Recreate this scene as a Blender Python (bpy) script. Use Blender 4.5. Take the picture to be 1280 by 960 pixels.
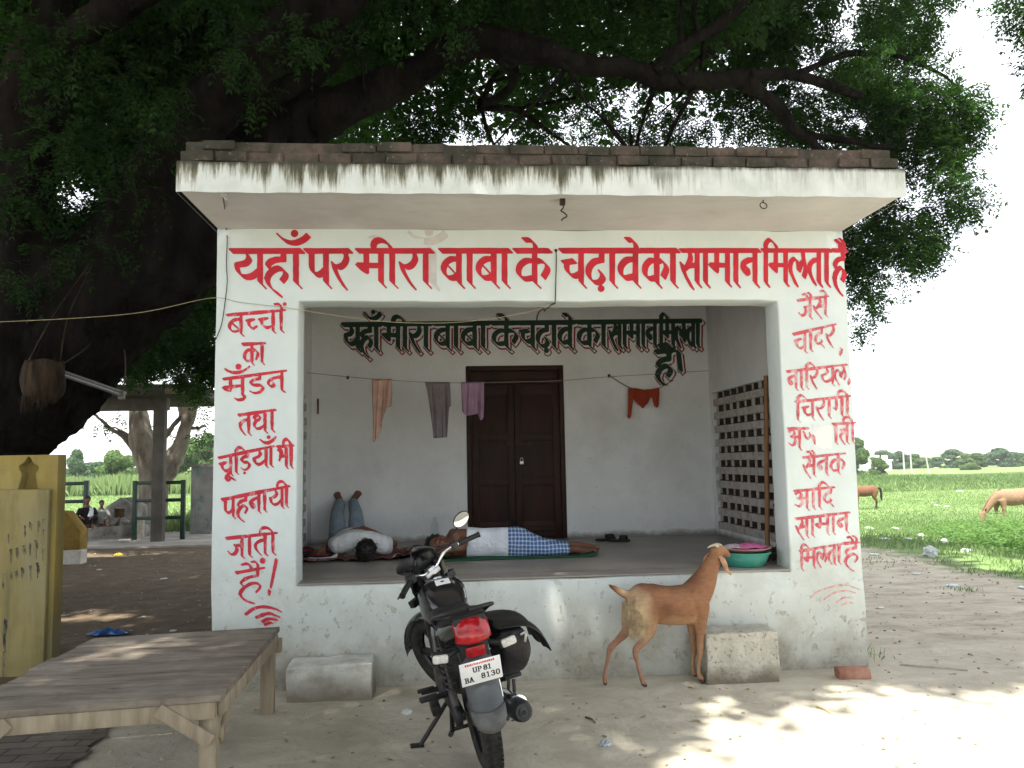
import bpy, bmesh, math, random
import numpy as np
from mathutils import Vector, Matrix

for _o in list(bpy.data.objects):
    bpy.data.objects.remove(_o, do_unlink=True)
SC = bpy.context.scene
COL = SC.collection
R = math.radians

# ------------------------------------------------------------ camera
CAM = np.array([1.701, -5.975, 1.6])
YAW, PIT, ROL, FPX = 0.080, 0.095, -0.019, 1000.0
_F = np.array([math.sin(YAW)*math.cos(PIT), math.cos(YAW)*math.cos(PIT), math.sin(PIT)])
_R0 = np.array([math.cos(YAW), -math.sin(YAW), 0.0])
_U0 = np.cross(_R0, _F)
_R = math.cos(ROL)*_R0 + math.sin(ROL)*_U0
_U = -math.sin(ROL)*_R0 + math.cos(ROL)*_U0
cd = bpy.data.cameras.new('camera')
cd.sensor_width = 36.0
cd.lens = 36.0*FPX/1280.0
cd.clip_start = 0.05
cd.clip_end = 3000
cam = bpy.data.objects.new('camera', cd)
COL.objects.link(cam)
cam.matrix_world = Matrix(((_R[0], _U[0], -_F[0], CAM[0]), (_R[1], _U[1], -_F[1], CAM[1]),
                           (_R[2], _U[2], -_F[2], CAM[2]), (0, 0, 0, 1)))
SC.camera = cam

def ray(px, py):
    return _F + _R*((px-640.0)/FPX) - _U*((py-480.0)/FPX)
def at(px, py, y):            # photo point -> point of the vertical plane at depth y
    d = ray(px, py)
    return CAM + d*((y-CAM[1])/d[1])
def atz(px, py, z=0.0):       # photo point -> point of the level plane at height z
    d = ray(px, py)
    return CAM + d*((z-CAM[2])/d[2])
def atx(px, py, x):
    d = ray(px, py)
    return CAM + d*((x-CAM[0])/d[0])

# ------------------------------------------------------------ sky, sun, exposure
SUN_EL, SUN_AZ = R(66), R(203)       # azimuth measured clockwise from +y
W_ = bpy.data.worlds.new('World')
SC.world = W_
W_.use_nodes = True
nt = W_.node_tree
sky = nt.nodes.new('ShaderNodeTexSky')
sky.sky_type = 'NISHITA'
sky.sun_disc = False
sky.sun_elevation = SUN_EL
sky.sun_rotation = SUN_AZ
sky.air_density = 1.0
sky.dust_density = 1.0
sky.ozone_density = 1.0
nt.nodes['Background'].inputs['Strength'].default_value = 0.10
# humid monsoon air: the blue is veiled by a bright white haze
hz = nt.nodes.new('ShaderNodeMix'); hz.data_type = 'RGBA'; hz.inputs['Factor'].default_value = 0.6
hz.inputs['B'].default_value = (9.5, 9.45, 9.3, 1)
nt.links.new(sky.outputs[0], hz.inputs['A'])
nt.links.new(hz.outputs['Result'], nt.nodes['Background'].inputs[0])
sd = bpy.data.lights.new('sun', 'SUN')
sd.energy = 5.0
sd.angle = R(0.53)
sd.color = (1.0, 0.95, 0.86)
sun = bpy.data.objects.new('sun', sd)
COL.objects.link(sun)
_ts = Vector((math.sin(SUN_AZ)*math.cos(SUN_EL), math.cos(SUN_AZ)*math.cos(SUN_EL), math.sin(SUN_EL)))
sun.rotation_euler = _ts.to_track_quat('Z', 'Y').to_euler()
sun.location = (0, 0, 30)
vs = SC.view_settings
vs.view_transform = 'Standard'
vs.look = 'None'
vs.exposure = 1.6
vs.gamma = 1.0
vs.use_curve_mapping = False
SC.cycles.use_denoising = True
SC.cycles.max_bounces = 10
SC.cycles.diffuse_bounces = 6
SC.cycles.transmission_bounces = 8
SC.cycles.transparent_max_bounces = 8
SC.cycles.sample_clamp_indirect = 8.0

# ------------------------------------------------------------ helpers: properties
def tag(o, label=None, cat=None, group=None, kind=None):
    if label: o['label'] = label
    if cat: o['category'] = cat
    if group: o['group'] = group
    if kind: o['kind'] = kind
    return o
def thing(name, label, cat, loc=(0, 0, 0), rot=(0, 0, 0), group=None):
    o = bpy.data.objects.new(name, None)
    o.empty_display_size = 0.1
    COL.objects.link(o)
    o.location = loc
    o.rotation_euler = rot
    return tag(o, label, cat, group)
def world_of(o):
    m = Matrix.LocRotScale(o.location, o.rotation_euler, o.scale)
    return world_of(o.parent) @ m if o.parent else m
def copy_tree(o, parent=None):
    c = o.copy()
    COL.objects.link(c)
    c.parent = parent
    for ch in [x for x in COL.objects if x.parent == o]:
        copy_tree(ch, c)
    return c

# ------------------------------------------------------------ helpers: materials
def _n(nt, t, **kw):
    n = nt.nodes.new(t)
    for k, v in kw.items():
        if k in n.inputs: n.inputs[k].default_value = v
        else: setattr(n, k, v)
    return n
def c4(c): return (c[0], c[1], c[2], 1.0)
class Mat:
    """small builder round one Principled material; every layer is a procedural mask"""
    def __init__(s, name, col, rough=0.8, spec=0.3, metal=0.0, coord='Object'):
        s.m = bpy.data.materials.new(name)
        s.m.use_nodes = True
        s.nt = s.m.node_tree
        s.b = s.nt.nodes['Principled BSDF']
        s.b.inputs['Roughness'].default_value = rough
        s.b.inputs['Specular IOR Level'].default_value = spec
        s.b.inputs['Metallic'].default_value = metal
        s.b.inputs['Base Color'].default_value = c4(col)
        s.tc = _n(s.nt, 'ShaderNodeTexCoord')
        s.geo = None
        s.coord = coord
        rgb = _n(s.nt, 'ShaderNodeRGB')
        rgb.outputs[0].default_value = c4(col)
        s.c = rgb.outputs[0]
        s.h = None
    def L(s, a, b): s.nt.links.new(a, b)
    def pos(s, stretch=(1, 1, 1), world=False, off=(0, 0, 0)):
        mp = _n(s.nt, 'ShaderNodeMapping')
        mp.inputs['Scale'].default_value = stretch
        mp.inputs['Location'].default_value = off
        if world:
            g = _n(s.nt, 'ShaderNodeNewGeometry')
            s.L(g.outputs['Position'], mp.inputs['Vector'])
        else:
            s.L(s.tc.outputs[s.coord], mp.inputs['Vector'])
        return mp.outputs[0]
    def noise(s, scale=5, detail=6, rough=0.6, stretch=(1, 1, 1), dist=0.0, world=False, off=(0, 0, 0)):
        n = _n(s.nt, 'ShaderNodeTexNoise', Scale=scale, Detail=detail, Roughness=rough, Distortion=dist)
        s.L(s.pos(stretch, world, off), n.inputs['Vector'])
        return n.outputs['Fac']
    def voro(s, scale=5, stretch=(1, 1, 1), feature='F1', out='Distance', world=False, rnd=1.0):
        n = _n(s.nt, 'ShaderNodeTexVoronoi', Scale=scale, Randomness=rnd)
        n.feature = feature
        s.L(s.pos(stretch, world), n.inputs['Vector'])
        return n.outputs[out]
    def ramp(s, fac, stops):
        r = _n(s.nt, 'ShaderNodeValToRGB')
        e = r.color_ramp.elements
        while len(e) < len(stops): e.new(0.5)
        for k, (p, v) in zip(e, stops):
            k.position = p
            k.color = c4(v) if not isinstance(v, (int, float)) else (v, v, v, 1)
        s.L(fac, r.inputs['Fac'])
        return r.outputs['Color']
    def math(s, op, a, b=None, clamp=False):
        n = _n(s.nt, 'ShaderNodeMath', operation=op)
        n.use_clamp = clamp
        for i, v in enumerate((a, b)):
            if v is None: continue
            if isinstance(v, (int, float)): n.inputs[i].default_value = v
            else: s.L(v, n.inputs[i])
        return n.outputs[0]
    def axis(s, ax, world=True):
        x = _n(s.nt, 'ShaderNodeSeparateXYZ')
        s.L(s.pos((1, 1, 1), world), x.inputs[0])
        return x.outputs['XYZ'.index(ax)]
    def rng(s, v, a, b, c=0.0, d=1.0):
        n = _n(s.nt, 'ShaderNodeMapRange')
        n.inputs['From Min'].default_value = a
        n.inputs['From Max'].default_value = b
        n.inputs['To Min'].default_value = c
        n.inputs['To Max'].default_value = d
        s.L(v, n.inputs['Value'])
        return n.outputs[0]
    def mix(s, mask, col, mode='MIX'):
        n = _n(s.nt, 'ShaderNodeMix', data_type='RGBA', blend_type=mode)
        if isinstance(mask, (int, float)): n.inputs['Factor'].default_value = mask
        else: s.L(mask, n.inputs['Factor'])
        s.L(s.c, n.inputs['A'])
        if isinstance(col, (tuple, list)): n.inputs['B'].default_value = c4(col)
        else: s.L(col, n.inputs['B'])
        s.c = n.outputs['Result']
        return s
    def vary(s, scale, c1, c2, lo=0.35, hi=0.65, **kw):
        return s.mix(1.0, s.ramp(s.noise(scale, **kw), [(lo, c1), (hi, c2)]))
    def bump(s, h, strength=0.3, dist=0.01):
        b = _n(s.nt, 'ShaderNodeBump', Strength=strength, Distance=dist)
        s.L(h, b.inputs['Height'])
        if s.h is not None: s.L(s.h, b.inputs['Normal'])
        s.h = b.outputs[0]
        return s
    def done(s):
        s.L(s.c, s.b.inputs['Base Color'])
        if s.h is not None: s.L(s.h, s.b.inputs['Normal'])
        return s.m
def plain(name, col, rough=0.7, spec=0.3, metal=0.0, var=0.18, scale=14, bump=0.15):
    m = Mat(name, col, rough, spec, metal)
    if var:
        a = tuple(x*(1-var) for x in col)
        b = tuple(min(1, x*(1+var)) for x in col)
        m.vary(scale, a, b)
    if bump:
        m.bump(m.noise(scale*4), bump, 0.004)
    return m.done()

# ------------------------------------------------------------ helpers: mesh
class MB:
    def __init__(s):
        s.v = []; s.f = []; s.n = 0; s.cols = []
    def add(s, v, f):
        v = np.asarray(v, float)
        s.v.append(v)
        s.f += [tuple(int(i)+s.n for i in q) for q in f]
        s.n += len(v)
        return s
    def box(s, x0, x1, y0, y1, z0, z1):
        v = [(x, y, z) for z in (z0, z1) for y in (y0, y1) for x in (x0, x1)]
        return s.add(v, [(0, 2, 3, 1), (4, 5, 7, 6), (0, 1, 5, 4), (2, 6, 7, 3), (0, 4, 6, 2), (1, 3, 7, 5)])
    def cbox(s, c, size, rot=None):
        h = np.array(size)/2.0
        v = np.array([(x, y, z) for z in (-1, 1) for y in (-1, 1) for x in (-1, 1)], float)*h
        if rot is not None:
            v = v @ np.array(rot.to_3x3() if isinstance(rot, Matrix) else Matrix(rot)).T
        return s.add(v+np.array(c), [(0, 2, 3, 1), (4, 5, 7, 6), (0, 1, 5, 4), (2, 6, 7, 3), (0, 4, 6, 2), (1, 3, 7, 5)])
    def beam(s, a, b, w, h, up=(0, 0, 1)):
        a = Vector(a); b = Vector(b); d = (b-a)
        x = d.normalized(); y = Vector(up).cross(x)
        if y.length < 1e-4: y = Vector((0, 1, 0)).cross(x)
        y.normalize(); z = x.cross(y)
        m = Matrix((x, y, z)).transposed()
        return s.cbox((a+b)/2, (d.length, w, h), m)
    def tube(s, pts, rad, n=8, cap=True, flat=None):
        """tube along pts; rad scalar, list, or list of (ra, rb); flat = reference vector for ra"""
        P = [Vector(p) for p in pts]
        k = len(P)
        if isinstance(rad, (int, float)): rad = [rad]*k
        T = []
        for i in range(k):
            t = P[min(i+1, k-1)]-P[max(i-1, 0)]
            T.append(t.normalized() if t.length > 1e-9 else Vector((0, 0, 1)))
        ref = Vector(flat) if flat is not None else (Vector((0, 0, 1)) if abs(T[0].z) < 0.9 else Vector((1, 0, 0)))
        v = []
        u = None
        for i in range(k):
            if flat is not None: u = (ref-T[i]*ref.dot(T[i]))
            elif u is None: u = ref.cross(T[i])
            else: u = u-T[i]*u.dot(T[i])
            if u.length < 1e-6: u = T[i].orthogonal()
            u = u.normalized()
            w = T[i].cross(u)
            ra, rb = rad[i] if isinstance(rad[i], (tuple, list)) else (rad[i], rad[i])
            for j in range(n):
                a = 2*math.pi*j/n
                v.append(P[i]+u*(ra*math.cos(a))+w*(rb*math.sin(a)))
        f = []
        for i in range(k-1):
            for j in range(n):
                j2 = (j+1) % n
                f.append((i*n+j, i*n+j2, (i+1)*n+j2, (i+1)*n+j))
        if cap:
            f.append(tuple(range(n-1, -1, -1)))
            f.append(tuple(range((k-1)*n, k*n)))
        return s.add([tuple(q) for q in v], f)
    def ball(s, c, r, nu=14, nv=9, rot=None):
        r = np.array(r if isinstance(r, (tuple, list)) else (r, r, r), float)
        v = [(0, 0, 1)]
        for i in range(1, nv):
            t = math.pi*i/nv
            for j in range(nu):
                a = 2*math.pi*j/nu
                v.append((math.sin(t)*math.cos(a), math.sin(t)*math.sin(a), math.cos(t)))
        v.append((0, 0, -1))
        f = [(0, 1+j, 1+(j+1) % nu) for j in range(nu)]
        for i in range(nv-2):
            for j in range(nu):
                a = 1+i*nu+j; b = 1+i*nu+(j+1) % nu
                f.append((a, a+nu, b+nu, b))
        l = len(v)-1
        f += [(l, l-nu+(j+1) % nu, l-nu+j) for j in range(nu)]
        v = np.array(v)*r
        if rot is not None: v = v @ np.array(rot.to_3x3()).T
        return s.add(v+np.array(c), f)
    def lathe(s, prof, c=(0, 0, 0), n=24, axis='Z', cap=True):
        v = []
        for r, h in prof:
            for j in range(n):
                a = 2*math.pi*j/n
                p = (r*math.cos(a), r*math.sin(a), h)
                if axis == 'Y': p = (p[0], p[2], p[1])
                if axis == 'X': p = (p[2], p[0], p[1])
                v.append((p[0]+c[0], p[1]+c[1], p[2]+c[2]))
        f = []
        for i in range(len(prof)-1):
            for j in range(n):
                j2 = (j+1) % n
                f.append((i*n+j, i*n+j2, (i+1)*n+j2, (i+1)*n+j))
        if cap:
            if prof[0][0] > 1e-5: f.append(tuple(range(n-1, -1, -1)))
            if prof[-1][0] > 1e-5: f.append(tuple(range((len(prof)-1)*n, len(prof)*n)))
        return s.add(v, f)
    def prism(s, poly, axis, a, b):
        """extrude a 2D outline along an axis from a to b"""
        def p3(p, t):
            return {'X': (t, p[0], p[1]), 'Y': (p[0], t, p[1]), 'Z': (p[0], p[1], t)}[axis]
        n = len(poly)
        v = [p3(p, a) for p in poly]+[p3(p, b) for p in poly]
        f = [tuple(range(n)), tuple(range(2*n-1, n-1, -1))]
        f += [(i, n+i, n+(i+1) % n, (i+1) % n) for i in range(n)]
        return s.add(v, f)
    def sheet(s, G):
        """G: (a, b, 3) array of points"""
        G = np.asarray(G, float)
        a, b = G.shape[:2]
        f = [(i*b+j, (i+1)*b+j, (i+1)*b+j+1, i*b+j+1) for i in range(a-1) for j in range(b-1)]
        return s.add(G.reshape(-1, 3), f)
    def jitter(s, amt, seed=1):
        r = np.random.RandomState(seed)
        s.v = [v+r.normal(0, amt, v.shape) for v in s.v]
        return s
    def V(s): return np.vstack(s.v) if s.v else np.zeros((0, 3))
    def build(s, name, mat, parent=None, smooth=False, local=False, bevel=0, seg=2, weld=False,
              remesh=0, smoothit=0, fix=True, subd=0, solid=0, origin=None):
        me = bpy.data.meshes.new(name)
        v = s.V()
        if parent is not None and not local:
            M_ = np.array(world_of(parent).inverted())
            v = v @ M_[:3, :3].T + M_[:3, 3]
        if parent is None and origin is not None:
            v = v-np.array(origin)
        me.from_pydata(v.tolist(), [], s.f)
        me.update()
        if fix or weld:
            bm = bmesh.new(); bm.from_mesh(me)
            if weld: bmesh.ops.remove_doubles(bm, verts=bm.verts, dist=1e-5)
            bmesh.ops.recalc_face_normals(bm, faces=bm.faces)
            bm.to_mesh(me); bm.free()
        o = bpy.data.objects.new(name, me)
        COL.objects.link(o)
        if parent is not None: o.parent = parent
        elif origin is not None: o.location = origin
        if isinstance(mat, (list, tuple)):
            for m in mat: me.materials.append(m)
        elif mat is not None: me.materials.append(mat)
        if solid:
            md = o.modifiers.new('s', 'SOLIDIFY'); md.thickness = solid; md.offset = 0
        if remesh:
            md = o.modifiers.new('r', 'REMESH'); md.mode = 'VOXEL'; md.voxel_size = remesh
        if smoothit:
            md = o.modifiers.new('sm', 'SMOOTH'); md.iterations = smoothit; md.factor = 0.5
        if subd:
            md = o.modifiers.new('su', 'SUBSURF'); md.levels = subd; md.render_levels = subd
        if bevel:
            md = o.modifiers.new('b', 'BEVEL'); md.width = bevel; md.segments = seg; md.limit_method = 'ANGLE'
            md.angle_limit = R(40)
        if o.modifiers:
            dg = bpy.context.evaluated_depsgraph_get()
            dg.update()
            m2 = bpy.data.meshes.new_from_object(o.evaluated_get(dg))
            o.modifiers.clear()
            o.data = m2
            m2.name = name
            bpy.data.meshes.remove(me)
            me = m2
        if smooth or bevel:
            me.polygons.foreach_set('use_smooth', [True]*len(me.polygons))
            if smooth != 'all':
                try: me.set_sharp_from_angle(angle=R(38))
                except Exception: pass
        return o

def fast_mesh(name, V, quads, mat, parent=None, origin=(0, 0, 0), cols=None, tri=False):
    """big numpy meshes (leaves, grass): V (n,3), quads (m,4)"""
    V = np.asarray(V, np.float32)-np.array(origin, np.float32)
    me = bpy.data.meshes.new(name)
    k = quads.shape[1]
    me.vertices.add(len(V)); me.vertices.foreach_set('co', V.ravel())
    me.loops.add(quads.size); me.loops.foreach_set('vertex_index', quads.astype(np.int32).ravel())
    me.polygons.add(len(quads))
    me.polygons.foreach_set('loop_start', np.arange(0, quads.size, k, dtype=np.int32))
    me.polygons.foreach_set('loop_total', np.full(len(quads), k, np.int32))
    me.update(calc_edges=True)
    if cols is not None:
        ca = me.color_attributes.new('tint', 'FLOAT_COLOR', 'POINT')
        c = np.ones((len(V), 4), np.float32); c[:, :3] = cols
        ca.data.foreach_set('color', c.ravel())
    o = bpy.data.objects.new(name, me)
    COL.objects.link(o)
    me.materials.append(mat)
    if parent is not None: o.parent = parent
    else: o.location = origin
    return o
def paint(o, fn, name='tint'):
    """vertex colour pattern (fur, cloth) from a function of the local vertex positions"""
    me = o.data
    n = len(me.vertices)
    co = np.zeros(n*3, np.float32); me.vertices.foreach_get('co', co)
    co = co.reshape(-1, 3)
    ca = me.color_attributes.new(name, 'FLOAT_COLOR', 'POINT')
    c = np.ones((n, 4), np.float32); c[:, :3] = fn(co)
    ca.data.foreach_set('color', c.ravel())
def attr_mat(name, rough=0.8, spec=0.2, nscale=30, namt=0.25, bump=0.2, bscale=80, stretch=(1, 1, 1)):
    m = Mat(name, (1, 1, 1), rough, spec)
    a = _n(m.nt, 'ShaderNodeVertexColor'); a.layer_name = 'tint'
    m.c = a.outputs['Color']
    m.mix(1.0, m.ramp(m.noise(nscale, stretch=stretch), [(0.3, (1-namt,)*3), (0.7, (1+namt*0.3,)*3)]), 'MULTIPLY')
    if bump: m.bump(m.noise(bscale, stretch=stretch), bump, 0.003)
    return m.done()

def catmull(P, n=8):
    P = [np.array(p, float) for p in P]
    if len(P) < 3: return np.array([P[0]+(P[-1]-P[0])*t for t in np.linspace(0, 1, n+1)])
    Q = [2*P[0]-P[1]]+P+[2*P[-1]-P[-2]]
    out = []
    for i in range(1, len(Q)-2):
        for t in np.linspace(0, 1, n, endpoint=False):
            a, b, c, d = Q[i-1:i+3]
            out.append(0.5*((2*b)+(c-a)*t+(2*a-5*b+4*c-d)*t*t+(3*b-a-3*c+d)*t**3))
    out.append(P[-1])
    return np.array(out)
def smooth_path(P, n=6): return [tuple(p) for p in catmull(P, n)]
# ------------------------------------------------------------ sign-painter's lettering
# strokes of a flat brush held at -45 degrees; units: headline at v = 0, stems end near v = 265
def stem(x, tail=1): return [[(x, 0), (x, 256), (x+27*tail, 256+32*tail)]]
def sm(*p): return [tuple(q) for q in catmull(p, 7)]
GL = {
 'ya': (225, [sm((105, 20), (124, 60), (102, 98), (45, 112)), sm((38, 118), (50, 172), (80, 205), (115, 213), (155, 198), (200, 155))]+stem(200)),
 'ha': (185, [[(138, 0), (138, 68)], sm((138, 68), (85, 72), (45, 92), (30, 122), (46, 150)),
              sm((22, 240), (38, 190), (75, 152), (115, 142), (150, 168), (152, 205), (128, 245)),
              sm((24, 235), (42, 285), (78, 328), (116, 358))]),
 'aa': (85, stem(40)),
 'pa': (195, [sm((45, 0), (45, 90), (48, 150), (68, 186), (105, 192), (155, 150))]+stem(155)),
 'ra': (150, [sm((108, 10), (118, 62), (95, 112), (55, 132), (22, 108)), sm((20, 105), (35, 165), (70, 238), (108, 300))]),
 'ma': (205, [[(62, 0), (62, 160)], [(12, 116), (160, 120)], sm((2, 126), (28, 150), (60, 168)), sm((30, 128), (60, 160))]+stem(165, .8)),
 'ba': (180, [sm((130, 66), (80, 68), (38, 100), (22, 155), (45, 208), (88, 222), (135, 200)), [(58, 122), (118, 192)]]+stem(138)),
 'ka': (225, [sm((125, 85), (72, 82), (30, 125), (24, 188), (58, 228), (125, 220)),
              sm((130, 90), (165, 82), (198, 112), (208, 150), (182, 215))]+stem(125)),
 'cha': (200, [[(20, 98), (108, 84)], sm((48, 98), (48, 148), (70, 190), (108, 207), (155, 185))]+stem(160)),
 'chh': (120, [[(15, 98), (95, 84)], sm((40, 98), (38, 148), (60, 190), (85, 200), (118, 178))]),
 'ddha': (165, [[(122, 0), (122, 76)], sm((122, 76), (65, 90), (25, 138), (20, 200), (55, 252), (105, 256), (132, 215), (112, 172))]),
 'va': (180, [sm((130, 72), (72, 76), (28, 122), (22, 178), (55, 222), (130, 208))]+stem(138)),
 'sa': (195, [sm((80, 5), (92, 62), (64, 125), (28, 150), (10, 108)), sm((10, 110), (38, 190), (108, 304)), [(62, 128), (150, 116)]]+stem(155)),
 'na': (180, [[(136, 74), (84, 76)], sm((84, 76), (32, 102), (22, 150), (44, 188)), sm((44, 188), (72, 178), (66, 140))]+stem(138)),
 'la': (195, [sm((98, 165), (88, 98), (54, 68), (16, 96), (14, 170), (76, 284)), sm((98, 165), (124, 108), (152, 84)), sm((138, 0), (152, 84), (172, 150), (152, 216))]),
 'ta': (155, [sm((112, 76), (62, 82), (18, 122), (24, 190), (72, 272))]+stem(114)),
 'tta': (150, [[(20, 92), (108, 82)], sm((105, 128), (56, 130), (20, 162), (28, 215), (76, 290))]+stem(108)),
 'tha': (192, [sm((92, 66), (62, 34), (26, 58), (44, 98), (80, 98), (94, 66)), sm((50, 102), (26, 152), (42, 202), (90, 216), (148, 176))]+stem(150)),
 'dda': (160, [[(108, 0), (108, 58)], sm((108, 58), (52, 68), (30, 104), (62, 138), (112, 150), (136, 192), (110, 240), (62, 246), (26, 214)), ]),
 'bha': (195, [sm((24, 50), (52, 28), (74, 58), (60, 118), (34, 178)), [(50, 128), (150, 118)]]+stem(152)),
 'ja': (195, [[(158, 112), (88, 108)], sm((88, 108), (108, 155), (88, 212), (45, 218), (18, 176))]+stem(158)),
 'da': (155, [[(105, 0), (105, 70)], sm((105, 70), (56, 80), (24, 125), (30, 182), (72, 206), (112, 182), (100, 158)), [(88, 202), (142, 274)]]),
 'ga': (170, [sm((48, 0), (56, 100), (46, 172), (16, 148))]+stem(132)),
 'a': (215, [sm((18, 45), (52, 14), (94, 48), (80, 92), (46, 108)), sm((46, 108), (96, 122), (106, 178), (70, 224), (16, 196)), [(82, 112), (165, 112)]]+stem(170)),
 'sp': (60, []),
}
# marks hang on the position of the stem they follow
def mk_i(x): return stem(x)+[sm((x, 0), (x, -52), (x+38, -86), (x+88, -58), (x+125, -5))]
def mk_ii(x): return stem(x)+[sm((x, 0), (x-26, -55), (x-75, -86), (x-118, -74), (x-132, -30), (x-122, 0))]
def mk_e(x): return [sm((x+8, -5), (x+2, -48), (x-24, -84), (x-68, -88))]
def mk_ai(x): return [sm((x+10, -5), (x+8, -48), (x-8, -80), (x-34, -86)), sm((x-34, -5), (x-40, -48), (x-62, -76), (x-96, -74))]
def mk_u(x): return [sm((x, 236), (x+18, 268), (x+4, 306), (x-42, 308), (x-66, 282))]
def mk_uu(x): return [sm((x, 236), (x-48, 280), (x-58, 330), (x-20, 344), (x-8, 318), (x-30, 292)), sm((x-20, 296), (x+20, 330), (x+58, 362))]
def mk_cb(x): return [sm((x-108, -124), (x-60, -80), (x, -64), (x+60, -90), (x+96, -126)), ('dot', x, -142, 26)]
def mk_dot(x, y=-78): return [('dot', x, y, 20)]

def word(spec, x0, y0, x1, y1, s, slant=0.0, head=True):
    """-> list of px strokes for one word laid along its headline"""
    u = 0.0
    S = []
    last = 0.0
    for g in spec:
        if isinstance(g, str) and g in GL:
            w, st = GL[g]
            last = u
            S += [([(a+u, b) for a, b in t]) for t in st]
            u += w
        elif g == 'i':                      # stands before its consonant
            S += [[(a, b) for a, b in t] for t in mk_i(u+35)]; u += 78
        elif g == 'ii':
            S += mk_ii(u+38); u += 82
        elif g == 'o':                      # aa + e
            S += [[(a+u, b) for a, b in t] for t in stem(40)]+mk_e(u+40); u += 85
        else:                               # (mark function, offset from the last letter)
            f, off = g
            S += f(last+off)
    sx = (x1-x0)/u
    out = []
    if head: S = [[(0, 0), (u, 0)]]+S
    for t in S:
        if t[0] == 'dot':
            _, a, b, r = t
            px = x0+a*sx; out.append(('dot', px, y0+(y1-y0)*(a/u)+b*s, r*max(sx, s)))
        else:
            out.append([(x0+a*sx-b*s*slant, y0+(y1-y0)*(a/u)+b*s) for a, b in t])
    return out

class Field:
    """signed distance (in photo px) of all brush strokes on a grid"""
    def __init__(s, x0, y0, x1, y1, step):
        s.x = np.arange(x0, x1+step, step); s.y = np.arange(y0, y1+step, step)
        s.step = step
        s.d = np.full((len(s.y), len(s.x)), 99.0)
    def stamp(s, px, py, fn, rad):
        i0, i1 = np.searchsorted(s.x, [px-rad, px+rad]); j0, j1 = np.searchsorted(s.y, [py-rad, py+rad])
        if i0 >= i1 or j0 >= j1: return
        X, Y = np.meshgrid(s.x[i0:i1]-px, s.y[j0:j1]-py)
        sub = s.d[j0:j1, i0:i1]
        np.minimum(sub, fn(X, Y), out=sub)
    def strokes(s, S, A, B, ang=-45, grow=7.0, wob=0.0, seed=0, taper=0.0):
        ca, sa = math.cos(R(ang)), math.sin(R(ang))
        rs = np.random.RandomState(seed)
        for t in S:
            if t[0] == 'dot':
                r = t[3]
                s.stamp(t[1], t[2], lambda X, Y: np.hypot(X, Y)-r, r+grow)
                continue
            P = np.array(t, float)
            L = np.r_[0, np.cumsum(np.hypot(*np.diff(P, axis=0).T))]
            n = max(2, int(L[-1]/(s.step*1.1)))
            q = np.linspace(0, L[-1], n)
            X_ = np.interp(q, L, P[:, 0]); Y_ = np.interp(q, L, P[:, 1])
            wv = 1+wob*np.interp(q, np.linspace(0, L[-1]+1e-6, 8), rs.uniform(-1, 1, 8))
            if taper: wv *= 1-taper*np.clip((q/L[-1]-0.55)/0.45, 0, 1)
            for x, y, k in zip(X_, Y_, wv):
                def fn(X, Y):
                    # nib long axis points down-right on the wall (photo y runs down)
                    u = X*ca-Y*sa; v = X*sa+Y*ca
                    return np.maximum(np.abs(u)-A*k, np.abs(v)-B*k)
                s.stamp(x, y, fn, A+grow)
        return s
    def shifted(s, dx, dy):
        o = Field.__new__(Field)
        o.x, o.y, o.step = s.x, s.y, s.step
        i, j = int(round(dx/s.step)), int(round(dy/s.step))
        o.d = np.full_like(s.d, 99.0)
        h, w = s.d.shape
        o.d[max(j, 0):h+min(j, 0), max(i, 0):w+min(i, 0)] = s.d[max(-j, 0):h-max(j, 0), max(-i, 0):w-max(i, 0)]
        return o
    def contour(s, d=None):
        """filled region d < 0 -> px vertices and faces"""
        d = s.d if d is None else d
        ins = d < 0
        H, W = d.shape
        full = ins[:-1, :-1] & ins[1:, :-1] & ins[:-1, 1:] & ins[1:, 1:]
        anyi = ins[:-1, :-1] | ins[1:, :-1] | ins[:-1, 1:] | ins[1:, 1:]
        V = []; K = {}; Fc = []
        def vid(key, p):
            if key not in K:
                K[key] = len(V); V.append(p)
            return K[key]
        def corner(j, i): return vid((0, j, i), (s.x[i], s.y[j]))
        def cross(a, b):
            if a > b: a, b = b, a
            t = d[a]/(d[a]-d[b])
            pa = (s.x[a[1]], s.y[a[0]]); pb = (s.x[b[1]], s.y[b[0]])
            return vid((1, a, b), (pa[0]+(pb[0]-pa[0])*t, pa[1]+(pb[1]-pa[1])*t))
        for j, i in zip(*np.nonzero(anyi & ~full)):
            c = [(j, i), (j, i+1), (j+1, i+1), (j+1, i)]
            poly = []
            for k in range(4):
                a, b = c[k], c[(k+1) % 4]
                if ins[a]: poly.append(corner(*a))
                if ins[a] != ins[b]: poly.append(cross(a, b))
            if len(poly) >= 3: Fc.append(poly)
        for j in range(H-1):
            r = np.flatnonzero(full[j])
            if not len(r): continue
            cut = np.flatnonzero(np.diff(r) > 1)
            for a, b in zip(np.r_[r[0], r[cut+1]], np.r_[r[cut], r[-1]]):
                Fc.append([corner(j, a), corner(j, b+1), corner(j+1, b+1), corner(j+1, a)])
        return np.array(V), Fc
def paint_on(name, V, Fc, mat, parent, plane_y, label=None):
    d = _F[None]+np.outer((V[:, 0]-640)/FPX, _R)-np.outer((V[:, 1]-480)/FPX, _U)
    P = CAM[None]+d*((plane_y-CAM[1])/d[:, 1])[:, None]
    m = MB(); m.add(P, [tuple(f) for f in Fc])
    o = m.build(name, mat, parent, fix=False)
    if label: o['label'] = label
    return o
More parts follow.
